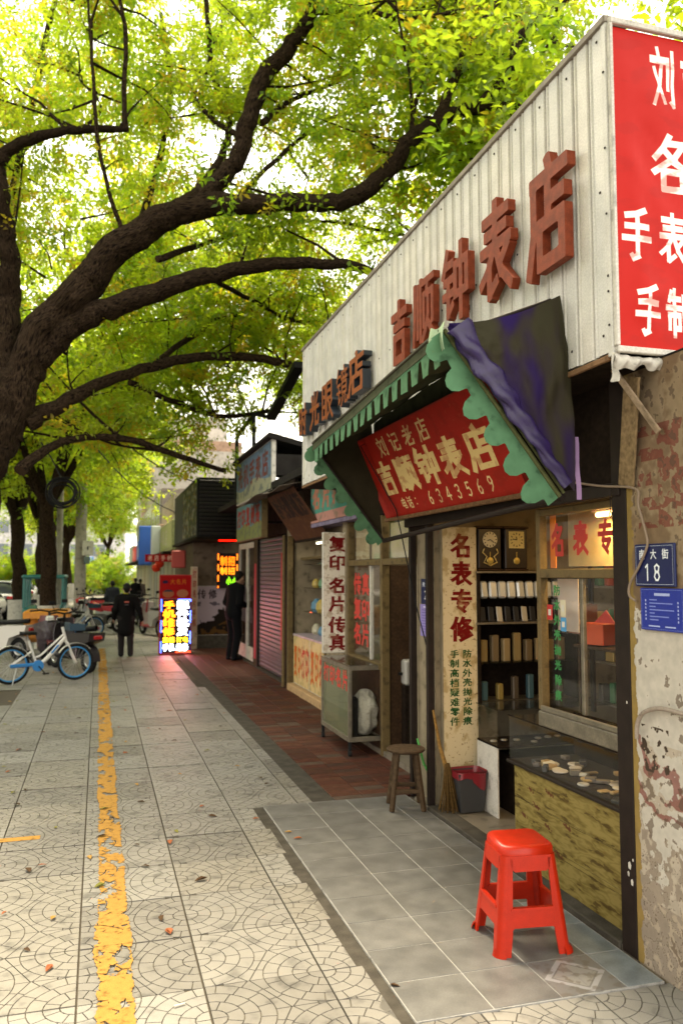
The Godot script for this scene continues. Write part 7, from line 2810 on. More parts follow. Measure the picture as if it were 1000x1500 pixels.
# ---------------------------------------------------------------- things on the doorstep
func plastic_stool() -> void:
	# red moulded stool: tapered square frustum with corner legs, windows in the sides, a crossbar apron and ribbed feet
	var c := (gp(735, 1406) + gp(832, 1398) + gp(697, 1358)) / 3.0
	var p1 := gp(735, 1406)
	var p2 := gp(832, 1398)
	var p3 := gp(697, 1358)
	var ctr := (p2 + p3) * 0.5
	var turn := atan2(-(p2 - p1).z, (p2 - p1).x)
	var t := thing("plastic_stool", "bright red moulded plastic stool on the grey tiles", "stool", ctr, "", true)
	var H := 0.475
	var hb := 0.178       # half width at the ground (outside of the legs)
	var ht := 0.126       # half width under the top
	var red := layer(mat(Color(0.50, 0.020, 0.003), 0.36, "soft", 3.0), "fine", 5.0)
	red.metallic_specular = 0.4
	var half := func(y: float) -> float: return lerpf(hb, ht, y / H)
	# top: rounded square plate with soft edge
	var mb := MB.new()
	var ring := func(h: float, r: float, y: float) -> PackedVector3Array:
		var out := PackedVector3Array()
		for q in 4:
			for s in 7:
				var a := PI / 2 * q + PI / 2 * s / 6.0
				var cx: float = [1, -1, -1, 1][q] * (h - r)
				var cz: float = [1, 1, -1, -1][q] * (h - r)
				out.append(Vector3(cx + cos(a) * r, y, cz + sin(a) * r))
		return out
	var rings := [ring.call(ht + 0.002, 0.040, H - 0.05), ring.call(ht, 0.040, H - 0.018), ring.call(ht - 0.005, 0.038, H - 0.006), ring.call(ht - 0.014, 0.034, H), ring.call(ht - 0.03, 0.03, H + 0.001)]
	for i in 4:
		for k in 28:
			var k2 := (k + 1) % 28
			var A: Vector3 = rings[i][k]
			var B: Vector3 = rings[i][k2]
			var C: Vector3 = rings[i + 1][k2]
			var D: Vector3 = rings[i + 1][k]
			var na := Vector3(A.x, 0, A.z).normalized() * (1.0 - i / 3.6) + Vector3.UP * (i / 3.0)
			var nb := Vector3(B.x, 0, B.z).normalized() * (1.0 - i / 3.6) + Vector3.UP * (i / 3.0)
			var nd := Vector3(A.x, 0, A.z).normalized() * (1.0 - minf(i + 1, 3.5) / 3.6) + Vector3.UP * (minf(i + 1, 3) / 3.0)
			var ne := Vector3(B.x, 0, B.z).normalized() * (1.0 - minf(i + 1, 3.5) / 3.6) + Vector3.UP * (minf(i + 1, 3) / 3.0)
			mb.tris(A, B, C, na.normalized(), nb.normalized(), ne.normalized())
			mb.tris(A, C, D, na.normalized(), ne.normalized(), nd.normalized())
	for k in 28:
		mb.tri(Vector3(0, H + 0.0005, 0), rings[4][k], rings[4][(k + 1) % 28], Vector3.UP)
	part(t, "seat", mb, red)
	# four walls, each with a window and an arch between the feet, as one plate with thickness
	for q in 4:
		mb = MB.new()
		var R := Basis.from_euler(Vector3(0, PI / 2 * q, 0))
		var U := R * Vector3.RIGHT
		var N := R * Vector3.BACK
		var slope := (hb - ht) / H
		var V := (Vector3.UP - N * slope)
		var o := N * hb
		var quadp := func(pl: Array) -> void:
			mb.prism(PackedVector2Array(pl), o, U, V, -N * 0.010)
		var hw := func(y: float) -> float: return lerpf(hb, ht, y / H) - 0.030
		# corner pillars of this face (inner part), apron, bar
		for s: float in [-1.0, 1.0]:
			quadp.call([Vector2(s * hw.call(0.0), 0.0), Vector2(s * (hw.call(0.0) - 0.032), 0.0), Vector2(s * (hw.call(0.15) - 0.030), 0.10), Vector2(s * (hw.call(0.42) - 0.018), 0.42), Vector2(s * hw.call(0.42), 0.42)])
		quadp.call([Vector2(-hw.call(0.40) + 0.014, 0.375), Vector2(-hw.call(0.38) + 0.030, 0.362), Vector2(hw.call(0.38) - 0.030, 0.362), Vector2(hw.call(0.40) - 0.014, 0.375), Vector2(hw.call(0.43), 0.43), Vector2(-hw.call(0.43), 0.43)])
		mb.prism(PackedVector2Array([Vector2(-hw.call(0.11) + 0.026, 0.11), Vector2(-hw.call(0.12) + 0.044, 0.125), Vector2(hw.call(0.12) - 0.044, 0.125), Vector2(hw.call(0.11) - 0.026, 0.11), Vector2(hw.call(0.2) - 0.020, 0.205), Vector2(-hw.call(0.2) + 0.020, 0.205)]), o - N * 0.001, U, V, -N * 0.010)
		mb.prism(PackedVector2Array([Vector2(-hw.call(0.2) + 0.022, 0.198), Vector2(hw.call(0.2) - 0.022, 0.198), Vector2(hw.call(0.21) - 0.022, 0.210), Vector2(-hw.call(0.21) + 0.022, 0.210)]), o + N * 0.004, U, V, -N * 0.02)
		part(t, "side_frame", mb, red)
	# rounded corner legs with ribbed feet
	for q in 4:
		mb = MB.new()
		var sx: float = [1, -1, -1, 1][q]
		var sz: float = [1, 1, -1, -1][q]
		var prev := PackedVector3Array()
		var pn := PackedVector3Array()
		var ys := [0.0, 0.012, 0.028, 0.04, 0.2, 0.43]
		var grow := [0.010, 0.012, 0.009, 0.0, 0.0, 0.0]
		for i in ys.size():
			var h: float = half.call(ys[i])
			var rr: float = lerpf(0.034, 0.040, ys[i] / H)
			var row := PackedVector3Array()
			var rn := PackedVector3Array()
			for s in 11:
				var a := PI / 2 * s / 10.0
				var bump: float = grow[i] + (0.0025 if i < 3 and s % 2 == 0 else 0.0)
				row.append(Vector3(sx * (h - rr + cos(a) * (rr + bump)), ys[i], sz * (h - rr + sin(a) * (rr + bump))))
				rn.append(Vector3(sx * cos(a), 0.08, sz * sin(a)).normalized())
			if i > 0:
				for s in 10:
					mb.tris(prev[s], prev[s + 1], row[s + 1], pn[s], pn[s + 1], rn[s + 1])
					mb.tris(prev[s], row[s + 1], row[s], pn[s], rn[s + 1], rn[s])
			prev = row
			pn = rn
		part(t, "leg", mb, red)
	t.position = ctr
	t.rotation.y = turn

func doorstep_things() -> void:
	plastic_stool()
	# round wooden stool
	var ctr := (gp(577, 1195) + gp(608, 1172)) * 0.5 + Vector3(0.0, 0.008, 0.02)
	var t := thing("wooden_stool", "worn round wooden stool with four splayed legs by the copy shop", "stool", ctr)
	var wd := layer(mat(Color(0.085, 0.055, 0.032), 0.75, "grain", 3.0), "grime", 3.0)
	var mb := MB.new()
	mb.lathe([Vector2(0, -0.026), Vector2(0.125, -0.026), Vector2(0.140, -0.018), Vector2(0.143, -0.006), Vector2(0.136, 0.001), Vector2(0, 0.003)], ctr + Vector3(0, 0.43, 0), Basis(), 26)
	part(t, "seat", mb, wd)
	for k in 4:
		var a := PI / 4 + PI / 2 * k + 0.25
		var o := Vector3(cos(a), 0, sin(a))
		mb = MB.new()
		mb.bar(ctr + o * 0.165 + Vector3(0, 0.0, 0), ctr + o * 0.095 + Vector3(0, 0.41, 0), 0.036, 0.030, o, 0.005)
		part(t, "leg", mb, wd)
	for k in 4:
		var a := PI / 4 + PI / 2 * k + 0.25
		var b := a + PI / 2
		mb = MB.new()
		var y := 0.14 if k % 2 == 0 else 0.155
		var f := 0.165 - 0.07 * y / 0.41
		mb.bar(ctr + Vector3(cos(a), 0, sin(a)) * f + Vector3(0, y, 0), ctr + Vector3(cos(b), 0, sin(b)) * f + Vector3(0, y, 0), 0.022, 0.03, Vector3.UP, 0.003)
		part(t, "stretcher", mb, wd)
	# red-lined bin
	var bc := gp(686, 1186, 0.034) + Vector3(0.0, 0.0, 0.0)
	t = thing("waste_bin", "dark grey waste bin lined with a dark red bag by the doorway", "bin", bc)
	mb = MB.new()
	var rect := func(y: float, hx: float, hz: float) -> Array:
		return [bc + Vector3(-hx, y, -hz), bc + Vector3(hx, y, -hz), bc + Vector3(hx, y, hz), bc + Vector3(-hx, y, hz)]
	var lv := [[0.0, 0.085, 0.065], [0.27, 0.112, 0.09]]
	for i in 1:
		var A: Array = rect.call(lv[0][0], lv[0][1], lv[0][2])
		var B: Array = rect.call(lv[1][0], lv[1][1], lv[1][2])
		for k in 4:
			var k2 := (k + 1) % 4
			mb.quad(B[k], B[k2], A[k2], A[k], (A[k] + A[k2]) * 0.5 - bc)
		mb.quad(A[0], A[1], A[2], A[3], Vector3.DOWN)
	part(t, "body", mb, mat(Color(0.035, 0.035, 0.037), 0.5))
	mb = MB.new()
	var fn := FastNoiseLite.new(); fn.seed = 3; fn.frequency = 1.0
	mb.sheet(func(u: float, v: float) -> Vector3:
		var a := u * TAU
		var sq := 1.0 / maxf(absf(cos(a)), absf(sin(a)))
		sq = minf(sq, 1.25)
		var drop := 0.045 + 0.03 * fn.get_noise_1d(u * 6.0) + (0.09 if sin(a) > 0.3 and cos(a) > 0 else 0.0) * exp(-pow((u - 0.17) * 14.0, 2.0))
		var inner := v < 0.5
		var k := (0.5 - v) * 2.0 if inner else (v - 0.5) * 2.0
		var y := 0.285 - (k * 0.16 if inner else k * drop)
		var r := (1.0 - k * 0.22) if inner else (1.03 + 0.05 * k * sin(u * 40.0))
		return bc + Vector3(cos(a) * sq * 0.114 * r, y, sin(a) * sq * 0.092 * r), 64, 12, 0.0)
	part(t, "bag_liner", mb, mat(Color(0.17, 0.012, 0.018), 0.32))
	# straw broom leaning on the sign
	var b0 := gp(655, 1188, 0.02) + Vector3(0.0, 0, 0.04)
	var b1 := wz(634, 1040, b0.z - 0.10)
	t = thing("straw_broom", "straw broom standing head down beside the pillar sign", "broom", b0)
	mb = MB.new()
	mb.tube([b0 + Vector3(0, 0.26, -0.02), b0.lerp(b1, 0.6) + Vector3(0, 0.03, 0), b1], [0.020, 0.014, 0.008], 8)
	part(t, "handle", mb, layer(mat(Color(0.30, 0.17, 0.05), 0.75, "grain", 4.0), "grime", 4.0))
	var rng := RandomNumberGenerator.new()
	rng.seed = 4
	mb = MB.new()
	for k in 90:
		var a := rng.randf() * TAU
		var r := sqrt(rng.randf())
		var o := Vector3(cos(a) * r, 0, sin(a) * r)
		mb.tube([b0 + Vector3(-0.01, 0.34, -0.02) + o * 0.016, b0 + Vector3(0, 0.16, -0.01) + o * 0.045, b0 + Vector3(0, 0.005 + rng.randf() * 0.02, 0) + o * 0.085], [0.004, 0.0035, 0.002], 4, false)
	part(t, "bristles", mb, layer(mat(Color(0.13, 0.075, 0.025), 0.85, "grain", 6.0), "grime", 5.0))
	# green plastic brush
	var g0 := gp(624, 1176) + Vector3(0.06, 0, 0.0)
	var g1 := wz(611, 1082, g0.z - 0.06)
	t = thing("green_brush", "light green plastic brush leaning against the pillar", "brush", g0)
	mb = MB.new()
	mb.tube([g0 + Vector3(0, 0.16, 0), g0.lerp(g1, 0.6), g1], [0.012, 0.010, 0.008], 8)
	part(t, "handle", mb, mat(Color(0.10, 0.42, 0.09), 0.4))
	mb = MB.new()
	mb.sheet(func(u: float, v: float) -> Vector3:
		var a := u * TAU
		return g0 + Vector3(cos(a) * (0.020 + 0.028 * sin(v * PI)), 0.01 + v * 0.17, sin(a) * 0.018 * sin(v * PI) + sin(a) * 0.006), 14, 10)
	part(t, "head", mb, mat(Color(0.16, 0.46, 0.14), 0.4))
	# house number plates on the plaster
	var im := blank(330, 220, Color(0.055, 0.095, 0.30))
	for y in 220:
		for x in 330:
			var e := mini(mini(x, 329 - x), mini(y, 219 - y))
			if e == 8 or e == 9: im.set_pixel(x, y, Color(0.75, 0.78, 0.82))
	text_row(im, "南大街", 36, 26, 52, 54, 100, Color(0.86, 0.88, 0.9), 0.13)
	text_row(im, "18", 70, 100, 74, 96, 82, Color(0.88, 0.9, 0.92), 0.14)
	t = thing("number_plate", "blue house number plate 18 with street name on the peeling wall", "plate", Vector3(2.33, 1.67, -3.05))
	mb = MB.new()
	sign_face(mb, 2.322, -3.185, -2.925, 1.665, 1.848)
	part(t, "face", mb, print_mat(im, 0.35))
	mb = MB.new()
	mb.bx(Vector3(2.324, 1.663, -3.187), Vector3(2.336, 1.85, -2.923), 0.003)
	part(t, "back", mb, mat(Color(0.01, 0.02, 0.10), 0.4))
	im = blank(330, 215, Color(0.10, 0.17, 0.55))
	var lt := Color(0.62, 0.67, 0.85)
	for y in 215:
		for x in 330:
			var e := mini(mini(x, 329 - x), mini(y, 214 - y))
			if e == 7: im.set_pixel(x, y, lt)
	im.fill_rect(Rect2i(110, 24, 120, 14), lt)
	for k in 7:
		var w: int = [60, 180, 50, 190, 40, 150, 70][k]
		im.fill_rect(Rect2i(70, 56 + k * 17, w, 6), Color(0.45, 0.50, 0.78))
	for k in 6:
		im.fill_rect(Rect2i(36, 58 + k * 19, 9, 11), lt)
		im.fill_rect(Rect2i(286, 64 + k * 19, 9, 11), lt)
	im.fill_rect(Rect2i(60, 190, 90, 7), lt)
	im.fill_rect(Rect2i(190, 190, 80, 7), lt)
	t = thing("notice_plate", "bright blue notice plate with small print under the house number", "notice", Vector3(2.33, 1.47, -3.0))
	mb = MB.new()
	sign_face(mb, 2.324, -3.155, -2.875, 1.473, 1.655)
	part(t, "face", mb, print_mat(im, 0.4))
	mb = MB.new()
	mb.bx(Vector3(2.326, 1.472, -3.156), Vector3(2.336, 1.656, -2.874), 0.002)
	part(t, "back", mb, mat(Color(0.02, 0.04, 0.2), 0.4))
	# cables on the wall
	mb = MB.new()
	var w := func(x: float, y: float, X := 2.315) -> Vector3: return wx(x, y, X)
	var sp := smooth_path([w.call(842, 707), w.call(880, 712), w.call(930, 716), w.call(934, 740), w.call(945, 780), w.call(947, 800), w.call(935, 830), w.call(922, 855), w.call(921, 872), w.call(930, 880)], [0.006, 0.006, 0.006, 0.006, 0.006, 0.006, 0.006, 0.006, 0.006, 0.006], 5)
	mb.tube(sp[0], sp[1], 6)
	solo("wall_cable", mb, mat(Color(0.24, 0.18, 0.13), 0.7), "thin brown cable looping past the house number plate", "cable", "", Vector3(2.31, 1.7, -3.2))
	mb = MB.new()
	sp = smooth_path([Vector3(2.30, 1.14, -2.62), w.call(1000, 1046), w.call(965, 1038), w.call(942, 1044), w.call(933, 1060), w.call(932, 1082)], [0.010, 0.010, 0.010, 0.010, 0.010, 0.009], 6)
	mb.tube(sp[0], sp[1], 8)
	solo("hose", mb, layer(mat(Color(0.34, 0.28, 0.23), 0.6, "fine", 4.0), "grime", 3.0), "grey hose bent over the peeling wall beside the post", "hose", "", Vector3(2.3, 1.1, -3.0))
	mb = MB.new()
	var hk := wx(893, 735, 2.31)
	mb.tube([hk + Vector3(0, 0.06, 0), hk, hk + Vector3(0, -0.04, 0.0), hk + Vector3(0, -0.06, 0.012), hk + Vector3(0, -0.075, 0), hk + Vector3(0, -0.06, -0.012), hk + Vector3(0, -0.045, 0)], [0.0025], 5)
	solo("wire_hook", mb, M.steel_dark, "bent wire hook hanging before the upper window pane", "hook", "", hk)

# ---------------------------------------------------------------- fallen leaves and bits on the paving
func litter() -> void:
	var rng := RandomNumberGenerator.new()
	rng.seed = 88
	var meshes := []
	for k in 3:
		var mb := MB.new()
		leaf(mb, Vector3.ZERO, Vector3(1, 0.05, 0.1 * k).normalized(), Vector3(0.1, 1, 0.2 * (k - 1)).normalized(), 0.075, 0.034)
		leaf(mb, Vector3(0.004, 0.002, 0.003), Vector3(1, 0.02, 0.1 * k).normalized(), Vector3(-0.1, 1, 0.1).normalized(), 0.07, 0.030)
		meshes.append(mb.mesh())
	var tones := [mat(Color(0.28, 0.085, 0.03), 0.7), mat(Color(0.34, 0.19, 0.04), 0.7), mat(Color(0.07, 0.04, 0.02), 0.8), mat(Color(0.18, 0.17, 0.03), 0.7)]
	var names := ["rust brown fallen leaf on the pale paving", "yellow fallen leaf on the pale paving", "dark dry fallen leaf on the pale paving", "green fallen leaf on the pale paving"]
	var fixed := [[250, 1371, 0], [249, 1232, 0], [55, 1270, 0], [40, 1273, 2], [10, 1337, 0], [75, 1350, 1], [77, 1415, 0], [236, 1343, 2], [293, 1184, 0], [443, 1230, 0], [569, 1445, 2], [428, 1221, 1], [180, 1105, 0], [158, 1225, 2], [205, 1240, 2], [130, 1255, 1], [160, 1185, 3], [36, 1157, 2]]
	var spots := []
	for f in fixed:
		spots.append([gp(f[0], f[1]), f[2]])
	for k in 120:
		var z := -4.0 - pow(rng.randf(), 0.8) * 14.0
		var x := rng.randf_range(-0.2 + z * 0.1, 1.5)
		spots.append([Vector3(x, 0, z), [0, 2, 2, 1, 3, 2][rng.randi() % 6]])
	for s in spots:
		var o := MeshInstance3D.new()
		o.name = numbered("fallen_leaf")
		o.mesh = meshes[rng.randi() % 3]
		o.material_override = tones[s[1]]
		var sc := rng.randf_range(0.55, 1.15)
		o.transform = Transform3D(Basis.from_euler(Vector3(rng.randf_range(-0.15, 0.15), rng.randf() * TAU, 0)).scaled_local(Vector3(sc, sc, sc)), s[0] + Vector3(0, 0.012 if s[0].x > 1.2 else 0.009, 0))
		add_child(o)
		meta(o, names[s[1]], "leaf", ["rust brown fallen leaves", "yellow fallen leaves", "dark fallen leaves", "green fallen leaves"][s[1]])
	var mb := MB.new()
	var c := gp(263, 1474)
	mb.tube([c + Vector3(-0.022, 0.006, 0.006), c + Vector3(0.022, 0.006, -0.006)], [0.004], 8)
	solo("cigarette_end", mb, mat(Color(0.62, 0.56, 0.46), 0.8), "white cigarette end on the pale paving beside the yellow line", "cigarette end", "", c)

# ---------------------------------------------------------------- bicycles, scooters, tricycle, cars (x forward, z right)
func wheel(parent: Node3D, c: Vector3, r: float, tyre_r: float, rim: Material, spokes := 20, wide := 1.0) -> void:
	var pts := []
	for k in 33:
		var a := TAU * k / 32.0
		pts.append(c + Vector3(cos(a) * (r - tyre_r), sin(a) * (r - tyre_r), 0))
	var mb := MB.new()
	mb.tube(pts, [tyre_r * wide], 8, false)
	var w := part(parent, "wheel", mb, M.rubber)
	pts = []
	for k in 33:
		var a := TAU * k / 32.0
		pts.append(c + Vector3(cos(a) * (r - tyre_r * 2.2), sin(a) * (r - tyre_r * 2.2), 0))
	mb = MB.new()
	mb.tube(pts, [tyre_r * 0.62], 6, false)
	part(w, "rim", mb, rim)
	mb = MB.new()
	for k in spokes:
		var a := TAU * k / spokes
		var e := Vector3(cos(a), sin(a), 0)
		mb.tube([c + e * 0.02 + Vector3(0, 0, 0.02 * (1 if k % 2 else -1)), c + e * (r - tyre_r * 2)], [0.0016 if spokes > 8 else 0.014], 4, false)
	mb.tube([c + Vector3(0, 0, -0.04), c + Vector3(0, 0, 0.04)], [0.025 if spokes > 8 else r * 0.35], 10)
	part(w, "spokes", mb, M.chrome)

func bicycle(label: String, at: Vector3, turn: float, frame: Material, accent: Material, rim: Material) -> Node3D:
	var t := thing("bicycle", label, "bicycle", at, "", true)
	var R := 0.29
	var rw := Vector3(-0.50, R, 0)
	var fw := Vector3(0.50, R, 0)
	wheel(t, rw, R, 0.022, rim)
	wheel(t, fw, R, 0.022, rim)
	var bb := Vector3(-0.10, 0.27, 0)
	var head := Vector3(0.33, 0.70, 0)
	var headt := Vector3(0.28, 0.86, 0)
	var mb := MB.new()
	var sp := smooth_path([head, Vector3(0.15, 0.48, 0), Vector3(0.0, 0.33, 0), bb], [0.030, 0.032, 0.032, 0.030], 4)
	mb.tube(sp[0], sp[1], 8)
	sp = smooth_path([head + Vector3(-0.02, 0.05, 0), Vector3(0.10, 0.56, 0), Vector3(-0.06, 0.42, 0), Vector3(-0.17, 0.40, 0)], [0.016, 0.016, 0.016, 0.016], 4)
	mb.tube(sp[0], sp[1], 8)
	mb.tube([bb, Vector3(-0.24, 0.66, 0)], [0.020], 8)
	for s: float in [-0.05, 0.05]:
		mb.tube([bb + Vector3(0, 0, s * 0.6), rw + Vector3(0, 0, s)], [0.012], 6)
		mb.tube([Vector3(-0.18, 0.50, s * 0.5), rw + Vector3(0, 0, s)], [0.011], 6)
		mb.tube([head + Vector3(0.02, -0.08, s), fw + Vector3(0, 0, s)], [0.015, 0.011], 6)
	mb.tube([head + Vector3(0.02, -0.09, 0), headt], [0.024], 8)
	part(t, "frame", mb, frame)
	mb = MB.new()
	mb.box(Vector3(-0.30, 0.29, 0.055), Vector3(0.44, 0.055, 0.03), Basis.from_euler(Vector3(0, 0, 0.03)), 0.012)
	mb.lathe([Vector2(0, 0.02), Vector2(0.085, 0.018), Vector2(0.09, 0.0), Vector2(0.085, -0.018), Vector2(0, -0.02)], bb + Vector3(0, 0, 0.06), Basis.from_euler(Vector3(PI / 2, 0, 0)), 16)
	part(t, "chain_guard", mb, accent)
	mb = MB.new()
	mb.box(Vector3(0.165, 0.515, 0.026), Vector3(0.17, 0.032, 0.012), Basis.from_euler(Vector3(0, 0, 0.86)), 0.004)
	part(t, "frame_print", mb, accent)
	mb = MB.new()
	mb.tube([Vector3(-0.23, 0.64, 0), Vector3(-0.265, 0.76, 0)], [0.013], 8)
	part(t, "seat_post", mb, M.chrome)
	mb = MB.new()
	mb.sheet(func(u: float, v: float) -> Vector3:
		var a := v * TAU
		var w := lerpf(0.085, 0.022, smoothstep(0.25, 0.8, u)) * sin(clampf(u * 6.0, 0, PI / 2))
		return Vector3(-0.38 + u * 0.26, 0.775 + sin(a) * 0.028 + 0.01 * (1 - u), cos(a) * w), 12, 12)
	part(t, "saddle", mb, M.black)
	mb = MB.new()
	sp = smooth_path([Vector3(0.12, 0.93, 0.27), Vector3(0.22, 0.95, 0.20), Vector3(0.27, 0.92, 0.0), Vector3(0.22, 0.95, -0.20), Vector3(0.12, 0.93, -0.27)], [0.012, 0.011, 0.011, 0.011, 0.012], 4)
	mb.tube(sp[0], sp[1], 6)
	mb.tube([headt, Vector3(0.27, 0.93, 0)], [0.014], 8)
	part(t, "handlebar", mb, M.black)
	mb = MB.new()
	mb.bx(Vector3(0.36, 0.80, -0.15), Vector3(0.60, 0.815, 0.15), 0.004)
	mb.bx(Vector3(0.36, 0.80, -0.155), Vector3(0.60, 0.90, -0.145), 0.003)
	mb.bx(Vector3(0.36, 0.80, 0.145), Vector3(0.60, 0.90, 0.155), 0.003)
	mb.bx(Vector3(0.595, 0.80, -0.15), Vector3(0.605, 0.90, 0.15), 0.003)
	mb.bx(Vector3(0.355, 0.80, -0.15), Vector3(0.365, 0.93, 0.15), 0.003)
	part(t, "basket", mb, mat(Color(0.02, 0.05, 0.08), 0.5))
	for q in [[rw, 0.4, 2.9], [fw, 0.7, 2.6]]:
		mb = MB.new()
		var c: Vector3 = q[0]
		mb.sheet(func(u: float, v: float) -> Vector3:
			var a := lerpf(q[1], q[2], u)
			return c + Vector3(cos(a) * (R + 0.02), sin(a) * (R + 0.02), (v - 0.5) * 0.06), 16, 2, 0.003)
		part(t, "mudguard", mb, frame)
	for s: float in [-1.0, 1.0]:
		mb = MB.new()
		mb.bar(bb + Vector3(0, 0, s * 0.09), bb + Vector3(s * 0.10, -s * 0.12, s * 0.09), 0.018, 0.014)
		mb.box(bb + Vector3(s * 0.10, -s * 0.12, s * 0.14), Vector3(0.09, 0.02, 0.07), Basis(), 0.004)
		part(t, "pedal", mb, M.black)
	mb = MB.new()
	mb.tube([Vector3(-0.42, 0.26, 0.05), Vector3(-0.50, 0.0, 0.14)], [0.008], 6)
	part(t, "kickstand", mb, M.chrome)
	t.position = at
	t.rotation.y = turn
	return t

func scooter(label: String, at: Vector3, turn: float, body: Material, trim: Material, apron := false, moto := false) -> Node3D:
	var t := thing("motorcycle" if moto else "electric_scooter", label, "motorcycle" if moto else "scooter", at, "", true)
	var R := 0.27 if moto else 0.22
	var rw := Vector3(-0.58, R, 0)
	var fw := Vector3(0.62, R, 0)
	wheel(t, rw, R, 0.045, M.chrome, 5, 1.2)
	wheel(t, fw, R, 0.045, M.chrome, 5, 1.1)
	var mb := MB.new()
	if moto:
		mb.prism(PackedVector2Array([Vector2(-0.05, 0.62), Vector2(0.36, 0.72), Vector2(0.40, 0.84), Vector2(0.22, 0.90), Vector2(-0.02, 0.80)]), Vector3(0, 0, -0.13), Vector3.RIGHT, Vector3.UP, Vector3(0, 0, 0.26))
		part(t, "tank", mb, body)
		mb = MB.new()
		mb.bx(Vector3(-0.16, 0.24, -0.15), Vector3(0.26, 0.56, 0.15), 0.05)
		part(t, "engine", mb, mat(Color(0.14, 0.14, 0.14), 0.45, "", 1, 0.6))
		mb = MB.new()
		mb.prism(PackedVector2Array([Vector2(-0.80, 0.74), Vector2(-0.84, 0.82), Vector2(-0.30, 0.80), Vector2(-0.02, 0.78), Vector2(-0.05, 0.66), Vector2(-0.4, 0.62)]), Vector3(0, 0, -0.09), Vector3.RIGHT, Vector3.UP, Vector3(0, 0, 0.18))
		part(t, "tail", mb, body)
		mb = MB.new()
		mb.tube([Vector3(0.1, 0.26, 0.16), Vector3(-0.2, 0.22, 0.18), Vector3(-0.72, 0.34, 0.19)], [0.03, 0.035, 0.05], 8)
		part(t, "exhaust", mb, M.chrome)
	else:
		mb.prism(PackedVector2Array([Vector2(-0.82, 0.56), Vector2(-0.86, 0.70), Vector2(-0.30, 0.68), Vector2(-0.10, 0.64), Vector2(-0.08, 0.36), Vector2(-0.20, 0.24), Vector2(-0.38, 0.26), Vector2(-0.44, 0.44), Vector2(-0.62, 0.50)]), Vector3(0, 0, -0.15), Vector3.RIGHT, Vector3.UP, Vector3(0, 0, 0.30))
		part(t, "body", mb, body)
		mb = MB.new()
		mb.bx(Vector3(-0.22, 0.22, -0.16), Vector3(0.36, 0.29, 0.16), 0.02)
		part(t, "deck", mb, trim)
	mb = MB.new()
	mb.sheet(func(u: float, v: float) -> Vector3:
		var a := v * TAU
		return Vector3(-0.82 + u * 0.74, (0.84 if moto else 0.74) + 0.05 * sin(a) + 0.04 * pow(1 - u, 2.0), cos(a) * 0.135 * sin(clampf(u * 9.0, 0.2, PI / 2)) * (1.0 - 0.3 * u)), 14, 12)
	part(t, "seat", mb, M.black)
	if not moto:
		mb = MB.new()
		mb.sheet(func(u: float, v: float) -> Vector3:
			var y := lerpf(0.26, 0.92, u)
			var x := 0.34 + 0.10 * sin(u * PI * 0.8) - 0.02 * u
			var wv := (v - 0.5) * 2.0
			return Vector3(x - 0.10 * wv * wv, y, wv * (0.16 + 0.05 * sin(u * PI))), 14, 10, 0.02, Vector3.RIGHT)
		part(t, "front_shield", mb, body)
		mb = MB.new()
		mb.box(Vector3(0.46, 0.86, 0), Vector3(0.08, 0.12, 0.16), Basis(), 0.03)
		part(t, "headlight", mb, mat(Color(0.55, 0.55, 0.5), 0.15))
	mb = MB.new()
	mb.tube([Vector3(0.40, 0.62, 0), Vector3(0.31, 0.98, 0)], [0.03, 0.022], 8)
	for s: float in [-0.07, 0.07]:
		mb.tube([Vector3(0.46, 0.56, s), fw + Vector3(0, 0, s)], [0.022], 8)
	part(t, "fork", mb, M.chrome if moto else trim)
	mb = MB.new()
	mb.tube([Vector3(0.20, 1.0, 0.34), Vector3(0.30, 1.02, 0.16), Vector3(0.32, 0.99, 0), Vector3(0.30, 1.02, -0.16), Vector3(0.20, 1.0, -0.34)], [0.018], 7)
	part(t, "handlebar", mb, M.black)
	for s: float in [-1.0, 1.0]:
		mb = MB.new()
		mb.tube([Vector3(0.28, 1.02, s * 0.2), Vector3(0.26, 1.16, s * 0.27)], [0.006], 5)
		mb.box(Vector3(0.26, 1.19, s * 0.28), Vector3(0.02, 0.07, 0.11), Basis(), 0.01)
		part(t, "mirror", mb, M.black)
	mb = MB.new()
	mb.sheet(func(u: float, v: float) -> Vector3:
		var a := lerpf(0.3, 2.4, u)
		return fw + Vector3(cos(a) * (R + 0.03), sin(a) * (R + 0.03), (v - 0.5) * 0.13), 12, 4, 0.006)
	part(t, "mudguard", mb, body if not moto else trim)
	mb = MB.new()
	mb.sheet(func(u: float, v: float) -> Vector3:
		var a := lerpf(0.9, 3.2, u)
		return rw + Vector3(cos(a) * (R + 0.04), sin(a) * (R + 0.04), (v - 0.5) * 0.15), 12, 4, 0.006)
	part(t, "mudguard", mb, body if not moto else trim)
	mb = MB.new()
	mb.box(Vector3(-0.87, 0.62, 0), Vector3(0.04, 0.07, 0.16), Basis(), 0.015)
	part(t, "tail_light", mb, mat(Color(0.4, 0.02, 0.02), 0.25))
	if apron:
		mb = MB.new()
		var fn := FastNoiseLite.new(); fn.seed = 7; fn.frequency = 1.2
		mb.sheet(func(u: float, v: float) -> Vector3:
			var wv := (v - 0.5) * 2.0
			var y := lerpf(0.26, 0.84, u)
			return Vector3(0.50 - 0.22 * wv * wv * (0.4 + u) + 0.10 * sin(u * PI) + 0.03 * fn.get_noise_2d(u * 4.0, v * 4.0), y - 0.10 * wv * wv * u, wv * (0.17 + 0.12 * u)), 20, 20, 0.03, Vector3.RIGHT)
		part(t, "leg_apron", mb, layer(mat(Color(0.045, 0.030, 0.038), 0.5, "soft", 4.0), "blotch", 5.0), "dark quilted apron over the handlebar")
	t.position = at
	t.rotation.y = turn
	return t

